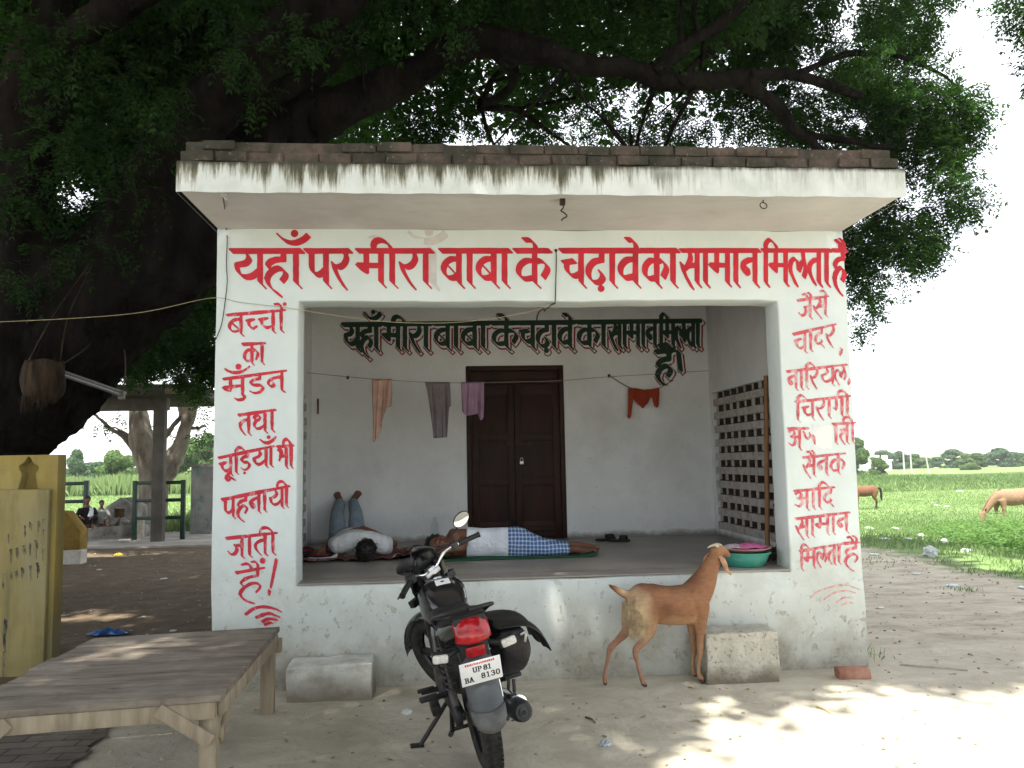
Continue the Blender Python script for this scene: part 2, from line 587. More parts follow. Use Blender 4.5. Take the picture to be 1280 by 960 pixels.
# ------------------------------------------------------------ dimensions of the roadside shop
BW, BD = 4.83, 2.95            # width, verandah depth to the back wall
OA, OB = 0.595, 4.27           # opening left / right
ZB, ZF, ZT, ZS = 2.805, 0.727, 3.358, 3.54   # beam underside, floor, soffit, slab top
EAVE = 0.874
LX, RX = 0.20, 4.68            # inner faces of the side walls
TH = 0.26                      # thickness of the front frame
DL, DR, DZ = 1.898, 3.002, 2.662

# ------------------------------------------------------------ wall materials
def whitewash(name, base, grime=1.0, low=0.9, chips=True, patch=None):
    m = Mat(name, base, 0.88, 0.2)
    b2 = tuple(x*0.88 for x in base)
    m.vary(1.7, b2, base, 0.3, 0.62, detail=8, world=True)
    # thin washes of lime over older coats
    m.mix(m.ramp(m.noise(9, 8, 0.7, (1, 1, 0.35), world=True), [(0.52, 0.0), (0.75, 0.35)]), (base[0]*0.80, base[1]*0.84, base[2]*0.82))
    z = m.axis('Z')
    # rain-splash dirt near the ground, with an uneven upper edge
    n1 = m.noise(3.2, 8, 0.65, world=True)
    n2 = m.noise(22, 6, 0.7, world=True)
    if grime:
        zz = m.math('ADD', z, m.math('MULTIPLY', m.math('SUBTRACT', n1, 0.5), -1.1))
        m.mix(m.rng(zz, low, 0.0, 0.0, 0.68*grime), (0.36, 0.325, 0.245))
        m.mix(m.math('MULTIPLY', m.rng(zz, 0.36, -0.10, 0, 0.85*grime), m.ramp(n2, [(0.3, 0.4), (0.6, 1.0)]), True), (0.19, 0.155, 0.11))
        # grey mould blotches
        m.mix(m.math('MULTIPLY', m.ramp(m.noise(2.3, 9, 0.7, world=True, off=(3, 1, 7)), [(0.50, 0.0), (0.68, 0.42)]), m.rng(z, 1.5, 0.2, 0.12, grime)), (0.30, 0.30, 0.25))
    if chips:
        ch = m.ramp(m.voro(30, world=True), [(0.09, 1.0), (0.15, 0.0)])
        cm = m.ramp(m.noise(6.5, 5, 0.6, world=True, off=(9, 2, 4)), [(0.53, 0.0), (0.59, 1.0)])
        k = m.math('MULTIPLY', m.math('MULTIPLY', ch, cm), m.rng(z, 1.25, 0.55, 0.04, 1.0), True)
        m.mix(k, (0.22, 0.20, 0.17))
        pl = m.math('MULTIPLY', m.ramp(m.noise(13, 9, 0.72, (1, 1, 0.8), world=True, off=(1, 8, 2)), [(0.58, 0.0), (0.615, 1.0)]), m.rng(z, 1.0, 0.3, 0.0, 0.85), True)
        m.mix(pl, (0.40, 0.37, 0.29))
        m.bump(m.math('SUBTRACT', 0.0, m.math('MAXIMUM', k, pl)), 0.7, 0.006)
    m.bump(m.noise(14, 8, 0.65, world=True), 0.25, 0.012)
    m.bump(m.noise(120, 3, 0.6, world=True), 0.12, 0.003)
    return m
m_ = whitewash('whitewash_front', (0.66, 0.73, 0.73), 0.9, 1.0)
# green-brown wear on the corners of the pillars beside the opening, handled by hands and shoulders
WHITE = m_.done()
m_ = whitewash('whitewash_inside', (0.73, 0.75, 0.765), 0.0, 1.0, chips=False)
m_.mix(m_.ramp(m_.noise(1.1, 9, 0.72, world=True, off=(4, 4, 1)), [(0.5, 0.0), (0.72, 0.35)]), (0.40, 0.37, 0.33))
m_.mix(m_.ramp(m_.voro(9, world=True), [(0.035, 0.8), (0.06, 0.0)]), (0.25, 0.22, 0.19))
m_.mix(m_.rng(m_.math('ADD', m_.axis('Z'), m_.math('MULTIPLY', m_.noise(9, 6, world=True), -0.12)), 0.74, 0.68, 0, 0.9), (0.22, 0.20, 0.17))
WHITE_IN = m_.done()
m_ = Mat('soffit_plaster', (0.54, 0.535, 0.525), 0.9, 0.15)
m_.vary(1.3, (0.44, 0.435, 0.425), (0.57, 0.565, 0.555), detail=8, world=True)
m_.mix(m_.ramp(m_.noise(3, 9, 0.7, (1, 2.5, 1), world=True), [(0.55, 0), (0.75, 0.4)]), (0.36, 0.31, 0.27))
m_.bump(m_.noise(10, 6, world=True), 0.2, 0.01)
SOFFIT = m_.done()
m_ = Mat('slab_edge_rain_streaked', (0.66, 0.69, 0.67), 0.9, 0.15)
m_.vary(6, (0.56, 0.60, 0.57), (0.69, 0.72, 0.70), detail=6, world=True)
zr = m_.rng(m_.axis('Z'), ZT, ZS, 0, 1)
xx = m_.axis('X')
st = m_.noise(5.5, 7, 0.8, (1, 1, 0.06), world=True)
st2 = m_.noise(26, 4, 0.7, (1, 1, 0.12), world=True)
gone = m_.rng(m_.math('ADD', xx, m_.math('MULTIPLY', m_.noise(1.2, 3, world=True), -1.6)), 2.0, 2.7, 1.0, 0.25)
amt = m_.math('ADD', m_.math('MULTIPLY', m_.rng(st, .32, .68), 0.50), m_.math('MULTIPLY', m_.rng(st2, .3, .7), 0.22))
edge = m_.math('SUBTRACT', m_.math('ADD', amt, m_.math('MULTIPLY', zr, 0.34)), 0.47)
m_.mix(m_.math('MULTIPLY', m_.rng(edge, 0.0, 0.16, 0, 0.85), gone, True), (0.17, 0.155, 0.10))
m_.mix(m_.math('MULTIPLY', m_.rng(edge, 0.13, 0.26, 0, 0.85), gone, True), (0.05, 0.05, 0.035))
m_.mix(m_.math('MULTIPLY', m_.rng(m_.math('ADD', zr, m_.math('MULTIPLY', st2, 0.3)), 1.0, 1.14, 0, 0.9), 1.0), (0.055, 0.055, 0.045))
m_.bump(m_.noise(30, 6, world=True), 0.25, 0.006)
SLABEDGE = m_.done()
m_ = Mat('mossy_old_brick', (0.2, 0.13, 0.1), 0.95, 0.1)
m_.vary(5, (0.06, 0.056, 0.046), (0.17, 0.12, 0.10), 0.38, 0.70, detail=4, world=True)
m_.mix(m_.ramp(m_.noise(2.2, 6, 0.7, world=True), [(0.43, 0), (0.60, 0.9)]), (0.036, 0.038, 0.028))
m_.mix(m_.ramp(m_.noise(30, 6, 0.7, world=True), [(0.60, 0), (0.72, 0.6)]), (0.32, 0.30, 0.26))
m_.bump(m_.noise(40, 8, 0.7, world=True), 0.7, 0.01)
OLDBRICK = m_.done()
m_ = Mat('worn_cement_floor', (0.27, 0.25, 0.225), 0.42, 0.45)
m_.vary(2.2, (0.21, 0.19, 0.17), (0.31, 0.285, 0.255), detail=8, world=True)
m_.mix(m_.ramp(m_.noise(5, 9, 0.7, (0.4, 1.6, 1), world=True), [(0.52, 0), (0.7, 0.5)]), (0.24, 0.22, 0.19))
m_.bump(m_.noise(60, 5, world=True), 0.12, 0.004)
FLOORM = m_.done()
m_ = Mat('cement_render_block', (0.50, 0.48, 0.41), 0.95, 0.15)
m_.vary(5, (0.41, 0.39, 0.32), (0.58, 0.56, 0.49), detail=9, world=True)
m_.mix(m_.ramp(m_.noise(38, 5, 0.6, world=True), [(0.56, 0), (0.66, 0.75)]), (0.20, 0.175, 0.13))
m_.mix(m_.rng(m_.math('ADD', m_.axis('Z'), m_.math('MULTIPLY', m_.noise(8, 6, world=True), -0.14)), 0.06, -0.05, 0, 0.9), (0.17, 0.14, 0.10))
m_.bump(m_.noise(35, 6, 0.6, world=True), 0.9, 0.018)
m_.bump(m_.noise(130, 3, world=True), 0.4, 0.005)
BLOCKM = m_.done()
m_ = Mat('plastered_step', (0.60, 0.61, 0.57), 0.95, 0.15)
m_.vary(4, (0.48, 0.48, 0.43), (0.67, 0.68, 0.65), detail=9, world=True)
m_.mix(m_.ramp(m_.noise(3, 8, 0.7, world=True), [(0.5, 0), (0.66, 0.6)]), (0.25, 0.22, 0.17))
m_.mix(m_.rng(m_.math('ADD', m_.axis('Z'), m_.math('MULTIPLY', m_.noise(8, 6, world=True), -0.16)), 0.10, -0.06, 0, 0.9), (0.17, 0.14, 0.10))
m_.bump(m_.noise(25, 7, 0.65, world=True), 0.5, 0.012)
STEPM = m_.done()
REDPAINT = plain('red_sign_paint', (0.50, 0.018, 0.035), 0.6, 0.3, var=0.16, scale=7, bump=0.05)
def faded(name, col, lo, hi, sc=22):
    """brush paint that lets the wash show where it is thin"""
    m = Mat(name, col, 0.75, 0.2)
    m.vary(6, tuple(x*0.85 for x in col), tuple(min(1, x*1.2) for x in col))
    m.mix(m.ramp(m.noise(sc, 5, 0.65, (1, 1, 0.6), world=True), [(lo, 0), (hi, 0.75)]), (0.66, 0.62, 0.60))
    return m.done()
REDBRUSH = faded('red_brush_paint', (0.50, 0.035, 0.055), 0.56, 0.72)
REDFADE = faded('faded_red_brush_paint', (0.52, 0.085, 0.11), 0.47, 0.68)
REDTHIN = faded('thin_red_brush_paint', (0.58, 0.20, 0.19), 0.40, 0.62)
GHOST = plain('overpainted_old_lettering', (0.56, 0.545, 0.55), 0.9, 0.1, var=0.08)
GREENPAINT = plain('dark_green_sign_paint', (0.012, 0.035, 0.02), 0.6, 0.3, var=0.2)
OUTRED = plain('dark_red_outline_paint', (0.24, 0.03, 0.025), 0.65, 0.3, var=0.2)
m_ = Mat('dark_brown_door_paint', (0.026, 0.009, 0.006), 0.6, 0.25)
m_.vary(3, (0.017, 0.006, 0.004), (0.036, 0.0125, 0.008), detail=7, stretch=(3, 3, 0.6))
m_.bump(m_.noise(50, 5, stretch=(1, 1, 0.1)), 0.25, 0.004)
DOORM = m_.done()
IRON = plain('dark_rusty_iron', (0.045, 0.03, 0.022), 0.7, 0.4, 0.4)
STEEL = plain('dull_steel', (0.45, 0.45, 0.45), 0.42, 0.5, 0.9, var=0.1)

# ------------------------------------------------------------ the shop
shop = thing('roadside_shop', 'white painted brick shop with open verandah and red Hindi lettering on its front', 'building', (BW/2, BD/2, 0))

# front frame: plinth, two pillars and beam in one plastered skin
xs = [0, OA, OB, BW]; zs_ = [0, ZF, ZB, ZT]
mb = MB()
rs = np.random.RandomState(5)
def panel(mb, p00, p10, p01, nx, nz):
    p00 = np.array(p00, float); p10 = np.array(p10, float); p01 = np.array(p01, float)
    G = [[p00+(p10-p00)*i/nx+(p01-p00)*j/nz for j in range(nz+1)] for i in range(nx+1)]
    mb.sheet(G)
for i in range(3):
    for j in range(3):
        if i == 1 and j == 1: continue
        nx = max(1, int((xs[i+1]-xs[i])/0.14)); nz = max(1, int((zs_[j+1]-zs_[j])/0.14))
        panel(mb, (xs[i], 0, zs_[j]), (xs[i+1], 0, zs_[j]), (xs[i], 0, zs_[j+1]), nx, nz)
        if j > 0: panel(mb, (xs[i], TH, zs_[j]), (xs[i+1], TH, zs_[j]), (xs[i], TH, zs_[j+1]), nx, nz)
nz = int((ZB-ZF)/0.14); nx = int((OB-OA)/0.14)
panel(mb, (OA, 0, ZF), (OA, TH, ZF), (OA, 0, ZB), 2, nz)
panel(mb, (OB, 0, ZF), (OB, TH, ZF), (OB, 0, ZB), 2, nz)
panel(mb, (OA, 0, ZB), (OB, 0, ZB), (OA, TH, ZB), nx, 2)
panel(mb, (OA, 0, ZF), (OB, 0, ZF), (OA, TH, ZF), nx, 2)
nz = int(ZT/0.14)
panel(mb, (0, 0, 0), (0, TH, 0), (0, 0, ZT), 2, nz)
panel(mb, (BW, 0, 0), (BW, TH, 0), (BW, 0, ZT), 2, nz)
front = mb.build('front_wall', WHITE, shop, weld=True, bevel=0.014, seg=3)
# hand-plastered edges are never straight: disturb the skin a little
me = front.data
co = np.zeros(len(me.vertices)*3, np.float32); me.vertices.foreach_get('co', co); co = co.reshape(-1, 3)
ph = rs.uniform(0, 6, (6, 3))
for k in range(6):
    fr = (1.2, 2.6, 4.3, 7.1, 11, 17)[k]; a = (0.0045, 0.003, 0.0025, 0.002, 0.0018, 0.0012)[k]
    w = np.clip(1.25-(co[:, 2])/1.6, 0.35, 1.2)
    co[:, 0] += a*np.sin(co[:, 2]*fr*2+ph[k, 0])*(np.abs(co[:, 0]) < 3)*w
    co[:, 2] += a*0.8*np.sin(co[:, 0]*fr*1.7+ph[k, 1])*(co[:, 2] > 0.05)
me.vertices.foreach_set('co', co.ravel()); me.update()

mb = MB(); mb.box(LX-0.03, RX+0.03, TH+0.002, BD, ZF-0.10, ZF+0.004); mb.box(OA+0.004, OB-0.004, -0.012, TH+0.002, ZF+0.002, ZF+0.016)
mb.build('verandah_floor', FLOORM, shop, bevel=0.008)
mb = MB()
BT = 0.22
mb.box(LX, DL, BD, BD+BT, ZF-0.1, ZT-0.002); mb.box(DR, RX, BD, BD+BT, ZF-0.1, ZT-0.002); mb.box(DL, DR, BD, BD+BT, DZ, ZT-0.002)
mb.build('back_wall', WHITE_IN, shop)
mb = MB()   # walls of the closed room behind
mb.box(0, LX, BD+BT, BD+2.6, 0, ZT-0.002); mb.box(RX, BW, BD+BT, BD+2.6, 0, ZT-0.002); mb.box(0, BW, BD+2.6, BD+2.8, 0, ZT-0.002)
mb.build('rear_room_wall', WHITE, shop)

# honeycomb brick screens in both side walls
m_ = whitewash('whitewash_screen', (0.46, 0.46, 0.44), 0.0, 1.0, chips=False)
m_.mix(m_.ramp(m_.noise(14, 6, 0.7, world=True), [(0.45, 0), (0.62, 0.75)]), (0.30, 0.22, 0.18))
SCREENM = m_.done()
SHADED_RAWBRICK = plain('hole_shaded_raw_brick', (0.05, 0.034, 0.027), 0.95, 0.1, var=0.4)  # raw brick toned darker, carrying the shade of the screen holes
SC_Z0, SC_Z1, ROWS = 0.80, 2.315, 10
def side_wall(x0, x1, ya, yb, ye, nm):
    mb = MB()
    mb.box(x0, x1, TH+0.002, ya, 0, ZT-0.002)
    mb.box(x0, x1, yb, ye, 0, ZT-0.002)
    mb.box(x0, x1, ya, yb, 0, SC_Z0); mb.box(x0, x1, ya, yb, SC_Z1, ZT-0.002)
    mb.build('side_wall', WHITE_IN, shop)
    mb = MB()
    rr = np.random.RandomState(int(x0*10)+3)
    hh = (SC_Z1-SC_Z0)/(2*ROWS+0.0)
    bw = 0.100
    nb = int((yb-ya)/(bw*2))
    pit = (yb-ya)/nb
    for k in range(ROWS):
        z0 = SC_Z0+2*hh*k
        # solid course
        y = ya
        while y < yb-0.02:
            l = min(0.235, yb-y)
            mb.box(x0+0.004+rr.uniform(0, .012), x1-0.004-rr.uniform(0, .010), y+0.003, y+l-0.003, z0+0.002, z0+hh*1.02)
            y += l
        for i in range(nb):
            if i == 0: sb = MB() if k == 0 else sb
            yc = ya+pit*(i+0.5)+rr.uniform(-.012, .012)
            w = pit*rr.uniform(0.26, 0.42)
            sb.box(x0+0.030, x1-0.030, yc-w/2, yc+w/2, z0+hh*1.022, z0+hh*2-0.001)
            fx = x1-0.030 if x0 < 1 else x0+0.030
            e = rr.uniform(.004, .014)
            mb.box(min(fx, fx+(e if x0 < 1 else -e))+.001, max(fx, fx+(e if x0 < 1 else -e))-.001, yc-w*.5+rr.uniform(0, .02), yc+w*.5-rr.uniform(0, .02), z0+hh*1.022+rr.uniform(0, .015), z0+hh*2-0.001)
    mb.build('brick_screen', SCREENM, shop, bevel=0.004, seg=1)
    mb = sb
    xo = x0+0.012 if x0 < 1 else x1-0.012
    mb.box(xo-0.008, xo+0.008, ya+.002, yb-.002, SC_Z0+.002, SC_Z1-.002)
    mb.build('screen_shade_backing', SHADED_RAWBRICK, shop)  # sheet added behind the holes so that they stay dark
side_wall(0.002, LX, 0.45, 2.70, BD+BT, 'l')
side_wall(RX, BW-0.002, 0.55, 2.86, BD+BT, 'r')

# roof slab, with a painted front edge, and the brick course above it
mb = MB(); mb.box(-0.0, BW, -EAVE+0.012, BD+2.8, ZT, ZS-0.01)
mb.build('roof_slab', SOFFIT, shop, bevel=0.01)
m_ = Mat('shade_toned_ceiling', (0.30, 0.27, 0.24), 0.9, 0.1)  # plaster toned down, the verandah's shade sits in its colour
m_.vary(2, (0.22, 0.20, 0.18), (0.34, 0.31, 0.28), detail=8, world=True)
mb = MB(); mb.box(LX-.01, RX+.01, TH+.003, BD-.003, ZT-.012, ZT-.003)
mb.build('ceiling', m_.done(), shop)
mb = MB()
G = []
nn = 60
for i in range(nn+1):
    x = -0.012+(BW+0.024)*i/nn
    w = 0.004*math.sin(i*1.7)+0.003*math.sin(i*0.61+1)
    G.append([(x, -EAVE+0.012, ZT-0.016+w*0.6), (x, -EAVE-0.002, ZT-0.018+w*0.6), (x, -EAVE-0.004+w*.3, (ZT+ZS)/2), (x, -EAVE-0.002, ZS+w), (x, -EAVE+0.06, ZS+0.004+w)])
mb.sheet(G)
mb.sheet([[(xx_, -EAVE+0.01, ZT-0.016), (xx_, BD+2.8, ZT-0.016), (xx_, BD+2.8, ZS), (xx_, -EAVE+0.01, ZS)] for xx_ in (-0.012, -0.010)])
mb.sheet([[(xx_, -EAVE+0.01, ZT-0.016), (xx_, BD+2.8, ZT-0.016), (xx_, BD+2.8, ZS), (xx_, -EAVE+0.01, ZS)] for xx_ in (BW+0.010, BW+0.012)])
mb.build('slab_edge', SLABEDGE, shop, smooth=True)
mb = MB()
rr = np.random.RandomState(11)
def course(z, h, off, depth0, depth1, x0, x1):
    x = x0-off
    while x < x1:
        l = rr.uniform(0.205, 0.235)
        a, b = max(x, x0), min(x+l-0.009, x1)
        if b-a > 0.03:
            d = rr.uniform(-0.016, 0.016)
            if z > ZS+.05 and rr.rand() < .10: x += l; continue
            mb.cbox(((a+b)/2, (depth0+depth1)/2+d, z+h/2+rr.uniform(-.004, .004)), (b-a, depth1-depth0, h-rr.uniform(.004, .012)), Matrix.Rotation(rr.normal(0, .022), 3, 'Z') @ Matrix.Rotation(rr.normal(0, .016), 3, 'Y'))
        x += l
course(ZS+0.004, 0.078, 0.0, -EAVE+0.015, -EAVE+0.125, 0.01, BW-0.02)
course(ZS+0.082, 0.072, 0.11, -EAVE+0.022, -EAVE+0.13, 0.03, BW-0.05)
for sx in (0.01, BW-0.12):
    y = -EAVE+0.14
    while y < BD+2.5:
        mb.box(sx, sx+0.105, y, y+0.215, ZS+0.004, ZS+0.078); mb.box(sx+0.004, sx+0.1, y+0.1, y+0.31, ZS+0.082, ZS+0.15); y += 0.225
# mortar bed holding the bricks
mb.box(0.03, BW-0.06, -EAVE+0.036, -EAVE+0.11, ZS-0.004, ZS+0.148)
mb.build('parapet', OLDBRICK, shop, bevel=0.009, seg=2)

# door
door = thing('door', None, None, (DL+(DR-DL)/2, BD, ZF)); door.parent = shop
door.location = (DL+(DR-DL)/2-BW/2, BD-BD/2, ZF)
mb = MB(); fw = 0.055
mb.box(DL+.002, DL+fw, BD-0.012, BD+0.10, ZF+.002, DZ-.002); mb.box(DR-fw, DR-.002, BD-0.012, BD+0.10, ZF+.002, DZ-.002)
mb.box(DL+fw, DR-fw, BD-0.012, BD+0.10, DZ-fw, DZ-.002); mb.box(DL+fw, DR-fw, BD-0.005, BD+0.09, DZ-0.205, DZ-0.165)
mb.box(DL+fw, DR-fw, BD+0.05, BD+0.07, DZ-0.165, DZ-fw)
mb.build('door_frame', DOORM, door, bevel=0.004)
mid = (DL+DR)/2-0.015
for a, b in ((DL+fw+.004, mid-.003), (mid+.003, DR-fw-.004)):
    mb = MB()
    z0, z1 = ZF+0.012, DZ-0.21
    mb.box(a, b, BD+0.035, BD+0.05, z0, z1)
    st_ = 0.075
    mb.box(a, a+st_, BD+0.012, BD+0.034, z0, z1); mb.box(b-st_, b, BD+0.012, BD+0.034, z0, z1)
    for zc, zh in ((z0+0.09, .18), (z0+0.62, .09), (z0+1.12, .09), (z1-0.06, .12)):
        mb.box(a+st_, b-st_, BD+0.013, BD+0.033, zc-zh/2, zc+zh/2)
    for k in range(3): mb.box(a+st_+.002, b-st_-.002, BD+0.009, BD+0.0125, z0+0.02+.05*k, z0+0.05+.05*k)
    mb.build('door_leaf', DOORM, door, bevel=0.004)
mb = MB()
lz = at(648, 555, BD)[2]; lx_ = mid
mb.box(lx_-0.10, lx_+0.20, BD-0.006, BD+0.010, lz-0.012, lz+0.012)
for x in (lx_-0.09, lx_+0.02, lx_+0.15): mb.box(x, x+0.03, BD-0.010, BD+0.011, lz-0.022, lz+0.022)
mb.tube([(lx_+0.13, BD-.004, lz), (lx_+0.13, BD-.03, lz+.005), (lx_+0.13, BD-.035, lz+.03)], 0.006)
mb.build('latch', STEEL if False else IRON, door)
mb = MB()
px_, pz_ = at(652, 577, BD)[0], at(652, 577, BD)[2]
mb.cbox((px_, BD-0.014, pz_-0.012), (0.042, 0.020, 0.036))
mb.tube(smooth_path([(px_-.014, BD-.014, pz_+.004), (px_-.014, BD-.014, pz_+.03), (px_, BD-.014, pz_+.044), (px_+.014, BD-.014, pz_+.03), (px_+.014, BD-.014, pz_+.004)], 4), 0.004, 6)
mb.build('padlock', STEEL, door, bevel=0.004)

# hooks and broken fittings in the soffit
def pt_soffit(px, py): return atz(px, py, ZT)
mb = MB()
p = pt_soffit(703, 249)
mb.cbox((p[0], p[1], ZT-.02), (.035, .035, .04))
q = [(p[0], p[1], ZT-.02), (p[0]+.004, p[1], ZT-.06), (p[0]-.012, p[1], ZT-.08), (p[0]+.01, p[1]-.01, ZT-.10), (p[0]+.028, p[1], ZT-.118), (p[0]+.0, p[1], ZT-.135), (p[0]-.01, p[1], ZT-.15)]
mb.tube(smooth_path(q, 4), 0.005, 6)
mb.build('broken_fitting', IRON, shop)
p = pt_soffit(954, 250); mb = MB()
mb.tube([(p[0], p[1], ZT+.005), (p[0], p[1], ZT-.02)], .004, 6)
mb.tube([(p[0]+.024*math.cos(a), p[1]+.008*math.sin(a), ZT-.04+.024*math.sin(a)) for a in np.linspace(0, 6.283, 20)], .0035, 6, cap=False)
mb.build('ring_hook', IRON, shop)
p = pt_soffit(279, 241); mb = MB()
mb.tube([(p[0], p[1], ZT+.004), (p[0], p[1], ZT-.022)], .022, 12)
mb.tube([(p[0], p[1], ZT-.02), (p[0]+.01, p[1], ZT-.04), (p[0]+.03, p[1], ZT-.045)], .004, 6)
mb.build('ceiling_rose', plain('grubby_porcelain', (0.5, 0.5, 0.48), .4), shop)
w0 = p
mb = MB()   # slack wire down the left pillar
pts = [(p[0], p[1], ZT-.02)]
for px, py, y in ((281, 262, -.45), (282.5, 285, -.018), (284, 300, -.012), (283, 330, -.010), (284, 352, -.012), (281, 380, -.01), (277, 405, -.012), (269.5, 425, -.008)):
    pts.append(tuple(at(px, py, y)))
mb.tube(smooth_path(pts, 4), 0.0035, 5)
mb.build('electric_wire', IRON, shop)
mb = MB()   # wire on the beam, running down to the lintel
mb.tube(smooth_path([tuple(at(*q, -.008)) for q in ((695, 312), (695.5, 325), (695, 345), (694.5, 366), (694, 378))], 4), 0.004, 5)
mb.ball(tuple(at(695, 313, -.008)), .012)
mb.build('beam_wire', IRON, shop)
mb = MB()
pts = [at(694, 379, .02), at(688, 382, .08), at(683, 386, .10), at(676, 388, .10), at(672, 394, .12), at(671, 400, .13)]
mb.tube(smooth_path([tuple(q) for q in pts], 4), .006, 5)
for q in pts[1:4]:
    mb.tube([tuple(q+np.array((-.02, 0, -.02))), tuple(q), tuple(q+np.array((.025, 0, .018)))], .006, 5)
mb.build('wire_knot', IRON, shop)

# ------------------------------------------------------------ lettering on the walls
A0 = 1/6.4
hd = [
 (('ya', 'ha', 'aa', (mk_cb, 30)), 289.2, 378.0),
 (('pa', 'ra'), 382.3, 438.3),
 (('ma', 'ii', 'ra', 'aa'), 446.8, 540.2),
 (('ba', 'aa', 'ba', 'aa'), 550.9, 638.1),
 (('ka', (mk_e, 125)), 644.0, 687.8),
 (('cha', 'ddha', (lambda x: [('dot', x, 308, 27)], 118), 'aa', 'va', (mk_e, 138)), 701.0, 801.0),
 (('ka', 'aa'), 802.8, 847.8),
 (('sa', 'aa', 'ma', 'aa', 'na'), 851.2, 949.3),
 (('i', 'ma', 'la', 'ta', 'aa'), 953.2, 1038.6),
 (('ha', (mk_ai, 138)), 1041.0, 1058.2),
]
F1 = Field(284, 284, 1064, 376, 0.36)
for k, (sp, a, b) in enumerate(hd):
    y = 313.8-(a-290)*0.0010
    nb = (4.5, 4.5, 4.4, 4.4, 4.3, 4.4, 4.3, 3.7, 3.2, 3.2)[k]
    F1.strokes(word(sp, a, y, b, y-(b-a)*.001, A0*0.985), nb, 0.95, -45, 4, 0.05, k)
paint_on('front_heading_lettering', *F1.contour(), REDPAINT, shop, -0.0028)
F0 = Field(430, 284, 560, 376, 0.5)
F0.strokes(word(('ma', 'ii', 'ra', 'aa', (mk_cb, 30)), 437, 312, 548, 312, A0, head=False)+[[(541, 313), (541, 352), (546, 360)]], 5.2, 1.6, -45, 3)
mask = F0.d.copy()
mask[:, F0.x < 530] += np.where(F0.y[:, None] > 298, 30, 0)
paint_on('overpainted_lettering', *F0.contour(mask), GHOST, shop, -0.0016)

def side(words, nm, mat, A, B, box, taper=0.35, plane=-0.0028, step=0.36):
    Fs = Field(*box, step)
    for k, (sp, a, ya, b, yb, s) in enumerate(words):
        Fs.strokes(word(sp, a, ya, b, yb, s, 0.0) if not callable(sp) else sp(), A, B, -45, 3, 0.16, k+7, taper)
    return paint_on(nm, *Fs.contour(), mat, shop, plane)
side([
 (('ba', 'chh', 'cha', 'o', (mk_dot, 276)), 284, 394, 357, 387.5, .096),
 (('ka', 'aa'), 303.6, 430.5, 331.6, 428.8, .092),
 (('ma', (mk_cb, 130), (mk_u, 165), 'dda', 'na'), 279.2, 474, 358.4, 463.2, .092),
 (('ta', 'tha', 'aa'), 298.6, 519, 344.8, 512.2, .094),
 (('cha', (mk_uu, 160), 'i', 'dda', (lambda x: [('dot', x, 292, 20)], 70), 'ya', 'aa', (mk_cb, 10)), 273.5, 572.4, 342.8, 557.5, .088),
 (('bha', 'ii'), 346.5, 558.6, 367.2, 556.8, .098),
 (('pa', 'ha', 'na', 'aa', 'ya', 'ii'), 277.7, 624.6, 362, 607.5, .092),
 (('ja', 'aa', 'ta', 'ii'), 283, 673, 346.5, 666, .094),
 (('ha', (mk_ai, 130), (mk_dot, 172)), 295.4, 716, 331, 709.6, .118),
 (lambda: [[(345.4, 699.4), (341.8, 718), (338.2, 735)], [(336.8, 738), (336, 744)]], 0, 0, 0, 0, 0),
 (lambda: [sm((307, 768), (317, 761), (329, 758.5), (342, 760.5), (351.5, 764.6)), sm((320, 772), (329, 768.5), (338, 767), (349.5, 771.5)),
           sm((328, 777), (336, 773.5), (346.5, 775)), sm((331, 781), (337, 778.5), (341, 779))], 0, 0, 0, 0, 0),
], 'left_pillar_lettering', REDBRUSH, 2.15, 1.0, (268, 372, 372, 786))
side([
 (('ja', (mk_ai, 158), 'sa', (mk_e, 155)), 997, 375.7, 1035.8, 370.2, .088),
 (('cha', 'aa', 'da', 'ra'), 991.9, 417.9, 1045, 405.2, .094),
 (lambda: [[(1051, 435.4), (1052, 437)], [(1052.5, 436.5), (1050, 444)]], 0, 0, 0, 0, 0),
 (('na', 'aa', 'i', 'ra', 'ya', 'la'), 983.9, 464.6, 1059, 455.6, .086),
 (lambda: [[(1062.4, 474), (1060.5, 480.5)]], 0, 0, 0, 0, 0),
 (('i', 'cha', 'ra', 'aa', 'ga', 'ii'), 994.4, 502.4, 1063.4, 494.8, .088),
 (('a',), 985.0, 535.8, 1003.5, 535.6, .094),
 (lambda: [sm((1003.5, 535.6), (1010.8, 535.4)), sm((1005, 540), (1008, 548), (1013, 546), (1012, 541)), [(1017, 545), (1018.5, 555)]], 0, 0, 0, 0, 0),
 (('aa', 'tta', 'ii'), 1041.5, 530.2, 1070, 528.4, .09),
 (('sa', (mk_ai, 150), 'na', 'ka'), 1003.9, 572.2, 1056.8, 566.6, .088),
 (('a', 'aa', 'i', 'da'), 992.8, 614, 1043.2, 609, .088),
 (('sa', 'aa', 'ma', 'aa', 'na'), 994.8, 648.7, 1062, 640.5, .088),
 (('i', 'ma', 'la', 'ta', 'aa'), 999.7, 689, 1052.2, 680, .086),
 (('ha', (mk_ai, 138)), 1054, 679.6, 1075.2, 678, .098),
], 'right_pillar_lettering', REDFADE, 1.85, 0.85, (978, 358, 1082, 724))
side([
 (lambda: [sm((1012.6, 748.5), (1021, 741), (1033, 735.4), (1047, 732), (1060, 732), (1074, 737)), sm((1030, 749.5), (1038, 744), (1046, 740), (1058, 738.5), (1069, 741)),
           sm((1046, 753), (1055, 747), (1066, 747.5)), sm((1052, 757), (1060, 753), (1066, 754))], 0, 0, 0, 0, 0),
], 'right_pillar_arc_marks', REDTHIN, 1.0, 0.5, (1006, 726, 1080, 760), taper=0.2)
m_ = Mat('whitewash_patch', (0.70, 0.735, 0.73), 0.9, 0.1)
m_.vary(8, (0.64, 0.67, 0.67), (0.74, 0.77, 0.76))
